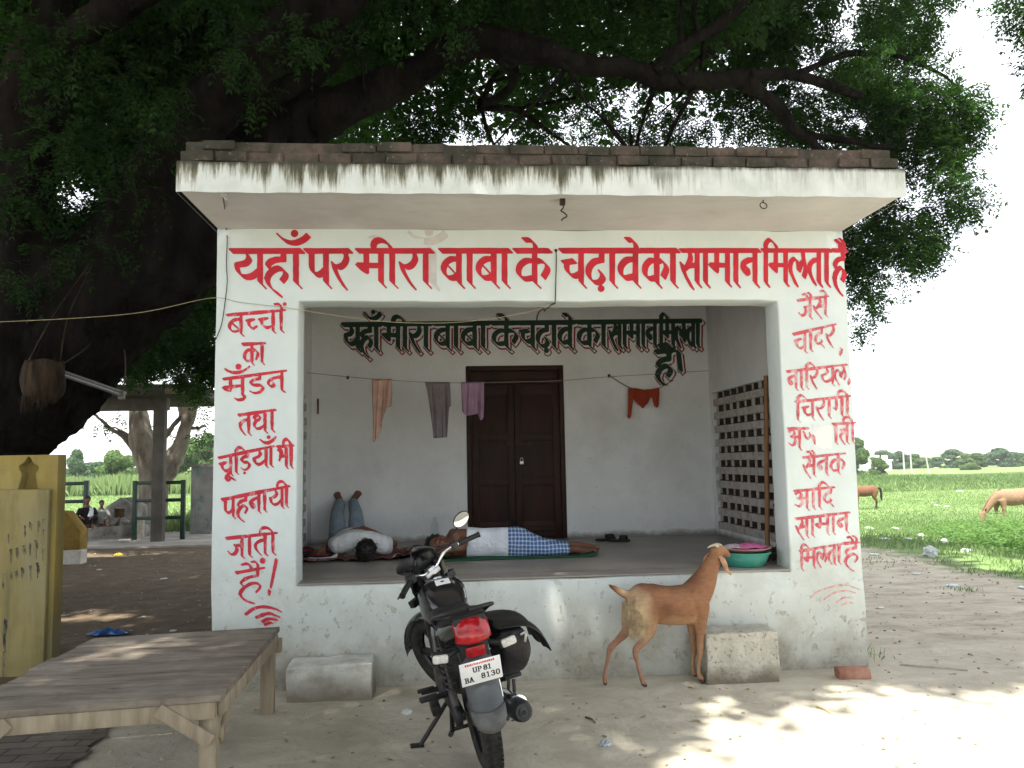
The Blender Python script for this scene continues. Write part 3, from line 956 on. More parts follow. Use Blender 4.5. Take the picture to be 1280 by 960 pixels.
Fp = Field(1006, 526, 1046, 568, 0.5)
X_, Y_ = np.meshgrid(Fp.x, Fp.y)
Fp.d = np.maximum(np.abs(X_-1028+0.6*np.sin(Y_*.9))-12.5, np.abs(Y_-546+0.8*np.sin(X_*.7))-14.5)
paint_on('wash_patch', *Fp.contour(), m_.done(), shop, -0.0018)

# dark green heading on the back wall, outlined in red like raised letters
hb = [
 (('ya', 'ha', 'aa', (mk_cb, 0)), 428.5, 474.5), (('ma', 'ii', 'ra', 'aa'), 479, 537.5), (('ba', 'aa', 'ba', 'aa'), 542, 609.5),
 (('ka', (mk_e, 125)), 614, 648), (('cha', 'ddha', (lambda x: [('dot', x, 308, 30)], 118), 'aa', 'va', (mk_e, 138)), 648.5, 717),
 (('ka', 'aa'), 721, 760), (('sa', 'aa', 'ma', 'aa', 'na'), 762, 822), (('i', 'ma', 'la', 'ta', 'aa'), 824, 875.5)]
F2 = Field(418, 380, 884, 482, 0.4)
for k, (sp, a, b) in enumerate(hb):
    ya = 406.2-(a-428)*0.0104; yb = 406.2-(b-428)*0.0104
    F2.strokes(word(sp, a, ya, b, yb, 0.112), (3.2 if k < 6 else 2.7), 0.95, -45, 8, 0.08, k)
F2.strokes([[(428, 405.2), (650, 403), (876, 400.6)]], 2.2, 1.6, -45, 8)
F2.strokes(word(('ha', (mk_ai, 138)), 819, 442, 842, 440, .118, head=False)+[[(820, 440), (843, 437)], [(848, 440), (850.5, 462)]], 3.4, 1.5, -45, 8)
sh = F2.shifted(1.6, 2.4)
# an outline a little outside the letters, dropped right and down
band = np.maximum(np.abs(np.minimum(sh.d, F2.d+1.2)-0.9)-0.75, 0.45-F2.d)
paint_on('inner_heading_outline', *F2.contour(band), OUTRED, shop, BD-0.0035)
paint_on('inner_heading_lettering', *F2.contour(), GREENPAINT, shop, BD-0.005)

# ------------------------------------------------------------ masonry steps in front of the plinth
def rough_block(name, label, x0, x1, y0, y1, h, mat, seed, cat='step', tilt=0.0):
    mb = MB()
    nx, ny, nz = 34, 20, 18
    g = lambda f: f
    def face(p0, du, dv, a, b):
        p0, du, dv = map(lambda t: np.array(t, float), (p0, du, dv))
        mb.sheet([[p0+du*i/a+dv*j/b for j in range(b+1)] for i in range(a+1)])
    X, Y = x1-x0, y1-y0
    face((x0, y0, -.03), (X, 0, 0), (0, 0, h+.03), nx, nz); face((x0, y1, -.03), (X, 0, 0), (0, 0, h+.03), nx, nz)
    face((x0, y0, -.03), (0, Y, 0), (0, 0, h+.03), ny, nz); face((x1, y0, -.03), (0, Y, 0), (0, 0, h+.03), ny, nz)
    face((x0, y0, h), (X, 0, 0), (0, Y, 0), nx, ny)
    o = mb.build(name, mat, None, weld=True, origin=((x0+x1)/2, (y0+y1)/2, 0), bevel=0.012)
    me = o.data
    co = np.zeros(len(me.vertices)*3, np.float32); me.vertices.foreach_get('co', co); co = co.reshape(-1, 3)
    from mathutils import noise as N
    for v in co:
        n = N.noise_vector(Vector(v)*5+Vector((seed, 0, 0)))*0.012+N.noise_vector(Vector(v)*22+Vector((seed, 3, 0)))*0.006
        v += np.array(n)
        v[1] -= 0
    me.vertices.foreach_set('co', co.ravel()); me.update()
    me.polygons.foreach_set('use_smooth', [True]*len(me.polygons))
    return tag(o, label, cat)
rough_block('masonry_step', 'rough grey cement step block beside the goat', 3.50, 4.03, -0.285, -0.012, 0.345, BLOCKM, 3)
rough_block('masonry_step', 'low worn plastered step between the bench and the motorcycle', 0.585, 1.16, -0.30, -0.012, 0.235, STEPM, 8)
# ------------------------------------------------------------ land
from mathutils import noise as NZ
def sstep(a, b, x):
    t = np.clip((np.asarray(x, float)-a)/(b-a), 0, 1)
    return t*t*(3-2*t)
_lr = np.random.RandomState(3)
_ph = _lr.uniform(0, 6.28, (12, 2)); _fr = _lr.uniform(-1, 1, (12, 2))
def vnoise(x, y, s=1.0):
    r = 0
    for k in range(12):
        f = (0.6+0.5*k)*s
        r = r+np.sin(x*_fr[k, 0]*f+y*_fr[k, 1]*f+_ph[k, 0])/(1+0.5*k)
    return r/2.4
def H(x, y):
    x = np.asarray(x, float); y = np.asarray(y, float)
    h = -0.85*sstep(9.3, 17.0, x)*sstep(-6, 2, y)
    h = h-0.35*sstep(14.5, 24, y)*(1-sstep(-1, 9, x))-1.0*sstep(64, 130, y)*sstep(0, 20, x)
    far = sstep(6, 40, np.hypot(x-2, y))
    near = np.minimum(np.maximum(np.abs(x-2.4)-2.5, 0)+np.maximum(np.abs(y-3)-3.05, 0), 1.0)
    h = h+0.016*vnoise(x, y, 1.6)*np.clip(near*1.5, 0.12, 1)+0.10*vnoise(x, y, 0.12)*far
    return h
def gz(x, y): return float(H(x, y))

GRASS_EDGE = 8.55
m_ = Mat('yard_earth', (0.5, 0.46, 0.37), 0.95, 0.1)
m_.vary(0.9, (0.46, 0.42, 0.335), (0.57, 0.53, 0.43), detail=9, world=True)
m_.mix(m_.ramp(m_.noise(5, 8, 0.7, world=True), [(0.50, 0), (0.68, 0.45)]), (0.36, 0.32, 0.25))
m_.mix(m_.ramp(m_.noise(1.1, 7, 0.6, (0.5, 1.4, 1), world=True), [(0.55, 0), (0.7, 0.5)]), (0.60, 0.56, 0.47))
m_.mix(m_.ramp(m_.noise(2.7, 9, 0.68, (1, 1.3, 1), dist=.8, world=True, off=(5, 2, 0)), [(0.47, 0), (0.62, 0.55)]), (0.40, 0.355, 0.275))
m_.mix(m_.ramp(m_.noise(0.7, 5, 0.6, (0.5, 2.2, 1), world=True, off=(1, 7, 0)), [(0.5, 0), (0.66, 0.4)]), (0.38, 0.345, 0.27))
m_.mix(m_.ramp(m_.voro(26, world=True), [(0.05, 0.6), (0.09, 0.0)]), (0.20, 0.17, 0.13))
xw = m_.axis('X'); yw = m_.axis('Y')
nb_ = m_.noise(1.3, 8, 0.65, world=True)
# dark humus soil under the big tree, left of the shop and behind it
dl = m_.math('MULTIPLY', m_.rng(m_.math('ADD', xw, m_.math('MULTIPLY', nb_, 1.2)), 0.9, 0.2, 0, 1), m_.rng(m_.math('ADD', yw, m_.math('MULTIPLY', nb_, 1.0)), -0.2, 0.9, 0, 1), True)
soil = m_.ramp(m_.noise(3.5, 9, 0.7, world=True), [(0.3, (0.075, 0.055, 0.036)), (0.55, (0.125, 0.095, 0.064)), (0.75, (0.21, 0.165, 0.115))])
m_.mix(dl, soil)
# trampled earth to the right
dr = m_.math('MULTIPLY', m_.rng(xw, 4.7, 5.6, 0, 1), m_.rng(m_.math('ADD', yw, m_.math('MULTIPLY', nb_, 2.0)), 0.2, 1.9, 0, 1), True)
m_.mix(dr, m_.ramp(m_.noise(2.6, 9, 0.72, (0.6, 1.3, 1), world=True), [(0.3, (0.29, 0.25, 0.19)), (0.5, (0.46, 0.41, 0.325)), (0.7, (0.58, 0.53, 0.43))]))
# green ground
ng = m_.math('MULTIPLY', m_.math('SUBTRACT', m_.noise(0.55, 8, 0.65, world=True), 0.5), 5.0)
ng2 = m_.math('MULTIPLY', m_.math('SUBTRACT', m_.noise(3.0, 6, 0.65, world=True), 0.5), 1.6)
ge = m_.math('ADD', m_.math('ADD', xw, ng2), m_.math('MULTIPLY', ng, 0.35))
g1 = m_.math('MULTIPLY', m_.rng(ge, GRASS_EDGE, GRASS_EDGE+0.5, 0, 1), m_.rng(yw, -3.0, -1.0, 0, 1), True)
g2 = m_.rng(m_.math('ADD', yw, m_.math('MULTIPLY', ng, 0.3)), 13.2, 14.6, 0, 1)
gm = m_.math('MAXIMUM', g1, g2)
grass_c = m_.ramp(m_.noise(0.35, 9, 0.7, world=True), [(0.3, (0.085, 0.145, 0.045)), (0.52, (0.135, 0.205, 0.072)), (0.7, (0.195, 0.245, 0.105))])
m_.mix(gm, grass_c)
m_.mix(m_.math('MULTIPLY', gm, m_.ramp(m_.noise(6, 6, 0.7, world=True), [(0.5, 0), (0.75, 0.55)])), (0.10, 0.145, 0.05))
m_.bump(m_.noise(2.2, 7, 0.6, world=True, dist=.6), 0.5, 0.07)
m_.bump(m_.noise(8, 9, 0.72, world=True), 0.45, 0.03)
m_.bump(m_.noise(60, 5, 0.7, world=True), 0.35, 0.008)
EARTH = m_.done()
def axis_pts(lo, hi, c, fine, half, grow):
    p = list(np.arange(c-half, c+half+1e-6, fine))
    s = fine
    while p[-1] < hi: s *= grow; p.append(min(p[-1]+s, hi))
    s = fine
    while p[0] > lo: s *= grow; p.insert(0, max(p[0]-s, lo))
    return np.array(p)
gx = axis_pts(-900, 900, 3, 0.22, 10, 1.16); gy = axis_pts(-60, 1600, 4, 0.22, 10, 1.16)
GX, GY = np.meshgrid(gx, gy, indexing='ij')
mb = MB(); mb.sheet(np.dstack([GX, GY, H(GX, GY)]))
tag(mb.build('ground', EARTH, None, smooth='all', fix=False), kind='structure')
# worn brick paving under the bench
m_ = Mat('worn_brick_paving', (0.12, 0.1, 0.08), 0.9, 0.2)
bt = _n(m_.nt, 'ShaderNodeTexBrick', Scale=1.0)
bt.inputs['Brick Width'].default_value = 0.23; bt.inputs['Row Height'].default_value = 0.115; bt.inputs['Mortar Size'].default_value = 0.008
bt.inputs['Color1'].default_value = c4((0.16, 0.125, 0.10)); bt.inputs['Color2'].default_value = c4((0.10, 0.085, 0.075)); bt.inputs['Mortar'].default_value = c4((0.045, 0.04, 0.033))
mp = m_.pos((1, 1, 1), True); m_.L(mp, bt.inputs['Vector'])
m_.c = bt.outputs['Color']
m_.mix(m_.ramp(m_.noise(4, 8, 0.7, world=True), [(0.45, 0), (0.65, 0.7)]), (0.2, 0.175, 0.14))
m_.bump(bt.outputs['Fac'], -0.4, 0.01)
PAVE = m_.done()
mb = MB()
p0, p1, p2, p3 = atz(152, 897), atz(90, 962), np.array((-2.6, -2.6, 0)), np.array((-2.6, -0.55, 0))
G = []
for i in range(21):
    a = p0+(p1-p0)*i/20; b = p3+(p2-p3)*i/20
    row = []
    for j in range(21):
        q = a+(b-a)*j/20
        row.append((q[0]+(0.02*math.sin(i*.9)+.012*math.sin(i*2.3) if j == 0 else 0), q[1], gz(q[0], q[1])+0.016))
    G.append(row)
mb.sheet(G)
tag(mb.build('brick_paving', PAVE, None, smooth='all'), kind='structure')
# concrete floor of the shed at the back left
mb = MB(); mb.box(-9.5, -3.0, 10.6, 14.3, -0.1, 0.05)
m_ = Mat('shed_concrete', (0.33, 0.31, 0.27), 0.9, 0.2)
m_.vary(1.5, (0.24, 0.22, 0.19), (0.38, 0.36, 0.32), detail=8, world=True)
SHEDC = m_.done()
tag(mb.build('concrete_floor', SHEDC, None, bevel=0.02), kind='structure')

# ------------------------------------------------------------ leaves
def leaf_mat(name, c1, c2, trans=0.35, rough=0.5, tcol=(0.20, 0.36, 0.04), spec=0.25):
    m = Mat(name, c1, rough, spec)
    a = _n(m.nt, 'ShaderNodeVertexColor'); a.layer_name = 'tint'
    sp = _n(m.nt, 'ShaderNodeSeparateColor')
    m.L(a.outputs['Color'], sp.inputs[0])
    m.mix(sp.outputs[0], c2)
    m.L(m.c, m.b.inputs['Base Color'])
    t = _n(m.nt, 'ShaderNodeBsdfTranslucent')
    base = m.c
    mx = _n(m.nt, 'ShaderNodeMix', data_type='RGBA', blend_type='MIX'); mx.inputs['Factor'].default_value = 0.55
    m.L(base, mx.inputs['A']); mx.inputs['B'].default_value = c4(tcol)
    m.L(mx.outputs['Result'], t.inputs['Color'])
    ms = _n(m.nt, 'ShaderNodeMixShader'); ms.inputs[0].default_value = trans
    m.L(m.b.outputs[0], ms.inputs[1]); m.L(t.outputs[0], ms.inputs[2])
    m.L(ms.outputs[0], m.nt.nodes['Material Output'].inputs['Surface'])
    return m.m
def unit(a): return a/np.maximum(np.linalg.norm(a, axis=-1, keepdims=True), 1e-9)
def fronds(P, D, L, pairs, ll, lw, rs, tint, droop=0.25, spread=0.9):
    """pinnate fronds: P base points, D directions, L lengths -> kite leaflets"""
    n = len(P)
    D = unit(D)
    up = np.tile((0, 0, 1.0), (n, 1))+rs.normal(0, 0.45, (n, 3))
    S = unit(np.cross(D, up)); N = unit(np.cross(S, D))
    Vs = []; T = []
    for k in range(pairs):
        t = (k+1.0)/pairs
        b = P+D*(L*t)[:, None]
        b[:, 2] -= droop*L*t*t
        sides = (-1, 1) if k < pairs-1 else (-1, 0, 1)
        for sd_ in sides:
            d = unit(D*(0.55 if sd_ else 1.0)+S*(sd_*spread)+rs.normal(0, 0.22, (n, 3))+np.array((0, 0, -0.28)))
            l = ll*(1-0.35*abs(t-0.45))*rs.uniform(0.75, 1.2, n)
            w = unit(np.cross(d, N+rs.normal(0, 0.3, (n, 3))))
            wd = (lw*0.5)*rs.uniform(0.8, 1.2, n)
            m1 = b+d*(l*0.42)[:, None]
            V = np.stack([b, m1+w*wd[:, None], b+d*l[:, None], m1-w*wd[:, None]], 1)
            Vs.append(V); T.append(np.clip(tint+rs.normal(0, 0.10, n), 0, 1))
    V = np.concatenate(Vs).reshape(-1, 3)
    T = np.repeat(np.concatenate(T), 4)
    return V, T
def quads_of(V): return np.arange(len(V), dtype=np.int32).reshape(-1, 4)
def tint3(T): return np.stack([T, T, T], 1)
def ball_pts(rs, n, c, r, shell=0.35):
    d = unit(rs.normal(0, 1, (n, 3)))
    q = rs.uniform(shell, 1, n)**(1/2.2)
    return np.array(c)+d*q[:, None]*np.array(r if not np.isscalar(r) else (r, r, r)), d

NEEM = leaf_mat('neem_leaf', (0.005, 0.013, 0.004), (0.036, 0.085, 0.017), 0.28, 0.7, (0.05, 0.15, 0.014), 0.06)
m_ = Mat('dark_neem_bark', (0.03, 0.024, 0.018), 1.0, 0.02)
m_.vary(3, (0.005, 0.0042, 0.0037), (0.016, 0.0135, 0.0115), detail=8, stretch=(1, 1, 0.3))
m_.bump(m_.noise(9, 9, 0.7, (1, 1, 0.25), 0.6), 1.0, 0.06)
m_.bump(m_.voro(14, (1, 1, 0.3)), 0.5, 0.03)
BARK = m_.done()

def limb(mb, pts, r0, r1, n=10, wob=0.05, seed=0, per=6):
    P = catmull(pts, per)
    rs = np.random.RandomState(seed)
    k = len(P)
    t = np.linspace(0, 1, k)
    P = P+np.cumsum(rs.normal(0, wob*0.25, (k, 3)), 0)*np.minimum(1, 4*(1-t))[:, None]*np.minimum(1, 3*t)[:, None]
    rad = (r0+(r1-r0)*t**0.8)*(1+0.12*np.sin(t*17+seed)+rs.normal(0, 0.05, k))
    mb.tube([tuple(p) for p in P], list(rad), n)
    return P

# ------------------------------------------------------------ the great tree over the shop
rs = np.random.RandomState(21)
TB = at(-120, 640, 3.6)
neem = thing('shade_tree', 'huge dark tree leaning and spreading its leafy branches over the shop', 'tree', (TB[0], TB[1], 0))
mb = MB()
trunk = [(TB[0]-0.1, TB[1], -0.2), tuple(at(-85, 590, 3.6)), tuple(at(20, 470, 3.7)), tuple(at(150, 355, 3.8)), tuple(at(245, 265, 3.9)), tuple(at(330, 185, 3.9)), tuple(at(430, 128, 3.7))]
P = catmull(trunk, 8)
t = np.linspace(0, 1, len(P))
rad = np.interp(t, [0, .1, .35, .6, .8, 1], [1.25, 0.98, 0.88, 0.74, 0.48, 0.30])*(1+0.05*np.sin(t*23)+rs.normal(0, .02, len(P)))
ang = np.linspace(0, 2*math.pi, 28, endpoint=False)
mb.tube([tuple(p) for p in P], list(rad), 28)
# buttress roots
for a, l in ((0.5, 1.2), (1.9, 1.7), (3.3, 1.6), (5.6, 1.2), (4.5, 1.4)):
    mb.tube(smooth_path([(TB[0], TB[1], 1.0), (TB[0]+.6*l*math.cos(a), TB[1]+.6*l*math.sin(a), .35), (TB[0]+l*math.cos(a), TB[1]+l*math.sin(a), -.15)], 5), [(.55-.03*i, .4-.02*i) for i in range(11)], 10)
tr_o = mb.build('trunk', BARK, neem, remesh=0.055, smoothit=3, smooth='all')
_co = np.zeros(len(tr_o.data.vertices)*3, np.float32); tr_o.data.vertices.foreach_get('co', _co); _co = _co.reshape(-1, 3)
_no = np.array([tuple(v.normal) for v in tr_o.data.vertices])
_d = np.array([NZ.noise(Vector((c[0]*1.6, c[1]*1.6, c[2]*.7)))*.10-abs(NZ.noise(Vector((c[0]*5, c[1]*5, c[2]*1.6))))*.10+NZ.noise(Vector((c[0]*11, c[1]*11, c[2]*4)))*.025 for c in _co])
_co += (_no*_d[:, None]).astype(np.float32); tr_o.data.vertices.foreach_set('co', _co.ravel()); tr_o.data.update()
mb = MB()
limbs = []
def L_(pts, r0, r1, seed, n=10): limbs.append(limb(mb, [np.array(p) for p in pts], r0, r1, n, 0.06, seed))
A_ = lambda px, py, y: tuple(at(px, py, y))
L_([A_(390, 150, 3.75), A_(455, 118, 3.6), A_(520, 88, 3.4), A_(560, 62, 3.2), A_(605, 50, 3.1), A_(665, 62, 3.0), A_(720, 72, 3.0), A_(790, 84, 3.1), A_(840, 98, 3.2), A_(905, 100, 3.4), A_(985, 92, 3.8), A_(1075, 120, 4.4)], 0.27, 0.07, 1)
L_([A_(930, 100, 3.5), A_(965, 130, 3.9), A_(1005, 168, 4.4), A_(1060, 215, 5.0), A_(1095, 270, 5.6)], 0.12, 0.035, 2)
L_([A_(820, 92, 3.2), A_(850, 60, 3.1), A_(900, 25, 3.0), A_(980, -30, 3.0)], 0.12, 0.05, 3)
L_([A_(150, 360, 3.8), A_(190, 250, 3.4), A_(250, 140, 2.9), A_(330, 60, 2.4), A_(420, -20, 1.9), A_(520, -160, 1.0), A_(640, -380, 0.0)], 0.50, 0.14, 4, 14)
L_([A_(30, 480, 3.7), A_(40, 330, 3.5), A_(30, 180, 3.3), A_(60, 60, 3.0), A_(80, -80, 2.6), A_(150, -420, 1.2)], 0.55, 0.18, 5, 14)
L_([A_(50, 400, 3.7), A_(-20, 260, 3.8), A_(-120, 120, 3.8), A_(-280, 0, 3.4)], 0.36, 0.1, 6)
L_([A_(250, 140, 2.9), A_(330, 130, 3.3), A_(400, 100, 3.8), A_(455, 50, 4.2), A_(520, 0, 4.6)], 0.20, 0.07, 7)
L_([A_(60, 60, 3.0), A_(140, 20, 2.6), A_(240, -30, 2.1), A_(330, -120, 1.4)], 0.22, 0.08, 8)
L_([A_(600, 110, 4.2), A_(625, 100, 4.4), A_(650, 92, 4.6)], 0.03, 0.02, 9, 6)
L_([A_(596, 135, 5.2), A_(650, 132, 5.3), A_(720, 122, 5.5)], 0.04, 0.02, 10, 6)
L_([A_(600, 128, 5.2), A_(620, 100, 5.2), A_(632, 88, 5.2), A_(640, 60, 5.1)], 0.05, 0.02, 11, 6)
L_([A_(600, 130, 5.2), A_(650, 140, 5.4), A_(690, 165, 5.7), A_(715, 185, 6)], 0.05, 0.02, 12, 6)
L_([A_(610, 52, 3.1), A_(640, 100, 4.0), A_(600, 130, 5.0)], 0.10, 0.05, 13, 8)
L_([A_(850, 100, 3.2), A_(880, 70, 3.6), A_(930, 50, 4.2), A_(1000, 35, 5.0)], 0.06, 0.025, 14, 6)
L_([A_(990, 95, 3.9), A_(1070, 65, 4.6), A_(1150, 75, 5.2), A_(1200, 110, 5.6)], 0.06, 0.02, 15, 6)
L_([A_(1005, 168, 4.4), A_(1090, 180, 4.9), A_(1150, 190, 5.5)], 0.06, 0.018, 16, 6)
L_([A_(420, -20, 1.9), A_(700, -60, 1.8), A_(950, -120, 1.7), A_(1250, -110, 2.2)], 0.2, 0.06, 17, 8)
L_([A_(700, -60, 1.8), A_(900, -330, 0.2), A_(1100, -700, -1.2)], 0.12, 0.05, 18, 8)
for k in range(46):      # twigs all through the crown
    i = rs.randint(0, 5) if k < 26 else rs.randint(0, len(limbs))
    B = limbs[i]
    b = B[rs.randint(len(B)//3, len(B))]
    if b[0] > 5.0: continue
    d = unit(rs.normal(0, 1, 3)+np.array((0.3, 0.4, 0.25)))
    l = rs.uniform(0.8, 2.0)
    L_([b, b+d*l*0.5+rs.normal(0, .12, 3), b+d*l+np.array((0, 0, -.15))+rs.normal(0, .15, 3)], 0.035, 0.010, 30+k, 5)
mb.build('branch', BARK, neem, smooth='all', fix=False)

SH = np.array((_ts.x/_ts.z, _ts.y/_ts.z))      # how far a shadow slides per metre of height, reversed
def crown_clumps(clumps, rs, ll, lw, pairs, per_m3, L=0.26, shell=0.2):
    Vs, Ts = [], []
    for (c, r, dens, tn) in clumps:
        rr_ = np.array(r if not np.isscalar(r) else (r, r, r*0.85))
        n = int(per_m3*dens*4.19*rr_.prod())
        # inner sub-clumps give uneven outline and gaps
        ks = max(4, int(7*rr_.max()))
        sub, sd2 = ball_pts(rs, ks, c, rr_*0.80, 0.25)
        w = rs.dirichlet(np.ones(ks)*3)
        for s_, d_, w_ in zip(sub, sd2, w):
            m = max(3, int(n*w_))
            q, dd = ball_pts(rs, m, s_, rr_.max()*rs.uniform(0.30, 0.52)*np.array((1, 1, 0.8)), 0.1)
            D = dd*0.8+d_*0.5+np.array((0, 0, -0.15))+rs.normal(0, 0.4, q.shape)
            tt = np.clip(tn+rs.normal(0, 0.12)+0.15*rs.normal(0, 1, m), 0, 1)
            V, T = fronds(q, D, L*rs.uniform(0.7, 1.25, m), pairs, ll, lw, rs, tt)
            Vs.append(V); Ts.append(T)
    return np.concatenate(Vs), np.concatenate(Ts)
cl = []
def C(px, py, y, rpx, dens=1.0, tn=0.45, flat=0.85):
    c = at(px, py, y)
    d = np.dot(c-CAM, _F)
    r = rpx/1000.0*d
    cl.append((c, (r, r, r*flat), dens, tn))
# right lobe beside the shop
for a in ((1135, 10, 5.2, 70), (1105, 75, 5.0, 75), (1165, 120, 5.2, 62), (1150, 168, 5.3, 70), (1205, 172, 5.4, 34), (1195, 200, 5.6, 34), (1160, 225, 5.4, 56), (1195, 258, 5.5, 34), (1150, 275, 5.6, 52),
          (1110, 310, 5.8, 55), (1140, 325, 5.7, 30), (1095, 350, 5.8, 40), (1082, 392, 5.9, 24), (1070, 300, 6.2, 60), (1060, 240, 6.2, 70), (1066, 360, 6.2, 40), (1228, 168, 5.4, 16), (1222, 246, 5.5, 18)):
    C(*a, dens=1.15, tn=0.55)
# near spray hanging in the upper right corner
for a in ((1272, 15, 3.2, 28), (1280, 55, 3.2, 24), (1292, 75, 3.2, 20), (1262, -5, 3.2, 20), (1300, -10, 3.2, 50)):
    C(*a, dens=2.2, tn=0.5)
# above and behind the roof
for a in ((1010, 40, 4.6, 80), (1040, 120, 4.9, 72), (960, 130, 5.4, 55), (930, 30, 4.4, 70), (860, 40, 4.0, 60), (880, 150, 6.2, 52), (810, 30, 3.6, 66), (790, 60, 3.4, 60), (735, 20, 3.6, 62), (770, 165, 6.8, 50), (830, 175, 6.6, 40),
          (700, 150, 6.6, 44), (640, 170, 6.8, 44), (670, 30, 4.2, 55), (600, 15, 4.4, 60), (545, 35, 4.6, 50), (560, 140, 6.2, 48), (520, 165, 6.4, 52), (470, 155, 6.0, 56), (500, 90, 5.2, 46), (440, 60, 5.0, 46), (400, 20, 4.6, 46),
          (420, 160, 6.0, 40), (365, 170, 6.0, 40), (930, 180, 6.6, 36), (990, 175, 6.4, 45), (900, 90, 5.0, 40), (740, 100, 5.6, 40), (1080, 180, 5.6, 60), (690, 95, 6.0, 34), (830, 120, 6.2, 34)):
    C(*a, dens=0.68, tn=0.34)
# dense mass on the left, its shade put into a low leaf tint
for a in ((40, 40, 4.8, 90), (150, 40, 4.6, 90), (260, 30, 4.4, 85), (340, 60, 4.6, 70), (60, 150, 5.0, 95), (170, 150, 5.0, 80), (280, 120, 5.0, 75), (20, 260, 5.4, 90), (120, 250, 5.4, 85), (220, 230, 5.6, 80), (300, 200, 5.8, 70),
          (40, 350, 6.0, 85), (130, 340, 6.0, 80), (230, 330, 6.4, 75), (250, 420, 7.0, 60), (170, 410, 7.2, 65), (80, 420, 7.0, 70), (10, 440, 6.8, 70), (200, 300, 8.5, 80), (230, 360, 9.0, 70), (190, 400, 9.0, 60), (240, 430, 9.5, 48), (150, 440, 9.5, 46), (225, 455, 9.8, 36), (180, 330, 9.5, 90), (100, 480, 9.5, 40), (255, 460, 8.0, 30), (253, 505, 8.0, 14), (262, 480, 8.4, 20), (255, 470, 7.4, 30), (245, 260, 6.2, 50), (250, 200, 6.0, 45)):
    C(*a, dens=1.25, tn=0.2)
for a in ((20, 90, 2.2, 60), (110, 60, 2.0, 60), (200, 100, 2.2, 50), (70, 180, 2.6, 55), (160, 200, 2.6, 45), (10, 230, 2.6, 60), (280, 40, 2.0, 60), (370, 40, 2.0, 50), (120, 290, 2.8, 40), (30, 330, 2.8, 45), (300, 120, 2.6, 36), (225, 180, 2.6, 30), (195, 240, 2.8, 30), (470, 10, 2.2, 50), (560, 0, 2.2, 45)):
    C(*a, dens=0.8, tn=0.08)  # darkest leaf tint, carrying the deep shade in front of the limbs
for a in ((470, 120, 4.8, 50), (540, 100, 5.2, 40), (600, 80, 5.2, 40), (700, 120, 5.8, 50), (770, 115, 5.8, 50), (640, 60, 4.8, 50), (860, 70, 4.6, 50), (500, 60, 4.6, 40), (780, 20, 3.4, 60), (900, 140, 5.6, 50), (420, 110, 5.0, 40), (1000, 70, 4.6, 60)):
    C(*a, dens=0.62, tn=0.3)
for a in ((30, -30, 3.2, 110), (170, -40, 3.0, 110), (320, -40, 2.8, 100), (470, -40, 3.0, 90), (620, -50, 3.0, 90), (780, -50, 2.8, 90), (940, -50, 3.0, 90), (1100, -50, 3.6, 80)):
    C(*a, dens=0.6, tn=0.3)
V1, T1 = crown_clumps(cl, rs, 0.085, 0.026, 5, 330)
# the part of the crown high over the yard, out of the picture, which shades it
n = 42000
q = np.stack([rs.uniform(-9, 9.8, n), rs.uniform(-13, 4.0, n), rs.uniform(11.0, 13.5, n)], 1)
qb = np.stack([rs.uniform(-12, 0.5, 9000), rs.uniform(1.5, 14, 9000), rs.uniform(8.0, 12.0, 9000)], 1)
qc = np.stack([rs.uniform(-3, 7.0, 9000), rs.uniform(2.0, 10, 9000), rs.uniform(7.6, 9.8, 9000)], 1)
qc = qc[vnoise(qc[:, 0], qc[:, 1], 2.2) > 0.25]
q = np.concatenate([q, qb, qc])
lx, ly = q[:, 0]-SH[0]*q[:, 2], q[:, 1]-SH[1]*q[:, 2]
keep = vnoise(lx*1.3, ly*1.3, 1.5) > -0.8
keep &= vnoise(lx+9, ly-4, 4.2) > -0.95
w = 0.45*vnoise(lx, ly, 2.6)
lit = (ly+w < -0.55-0.05*(lx-4)) & (lx+w*1.2 > 3.05) & (ly > -4.5) & (lx < 9)
lit |= (ly+w > 6.4+0.2*w) & (lx > 8.8)
lit |= (lx+w*1.5 > 9.0) & (ly > 3.2)
for ex_, ey_, ra_, rb_ in ((-0.35, -1.62, .34, .20), (0.02, -0.62, .26, .10), (-0.45, -0.85, .22, .08), (2.35, -0.75, .35, .10), (2.7, -1.75, .5, .15), (1.45, -0.55, .2, .04), (0.35, -.75, .2, .04)):
    lit |= np.hypot((lx-ex_)/(ra_+.14), (ly-ey_)/(rb_+.17))+w*.6 < 1
for ex_, ey_, ra_, rb_ in ((-3.4, 7.6, 1.2, .3), (-4.8, 9.2, 1.0, .3), (-2.3, 6.0, .8, .2), (-3.8, 4.8, .7, .2), (-2.2, 3.2, .6, .15)):
    lit |= np.hypot((lx-ex_)/(ra_+.3), (ly-ey_)/(rb_+.35))+w*.5 < 1
lit |= (np.hypot((lx-2.62)/0.45, (ly-0.36)/0.30)+w*.4 < 1)
keep |= (lx > -1.2) & (lx < 5.6) & (ly > -0.30) & (ly < 1.0)
keep &= ~lit  # gaps shaped in the leaves to drop sun patches where wanted
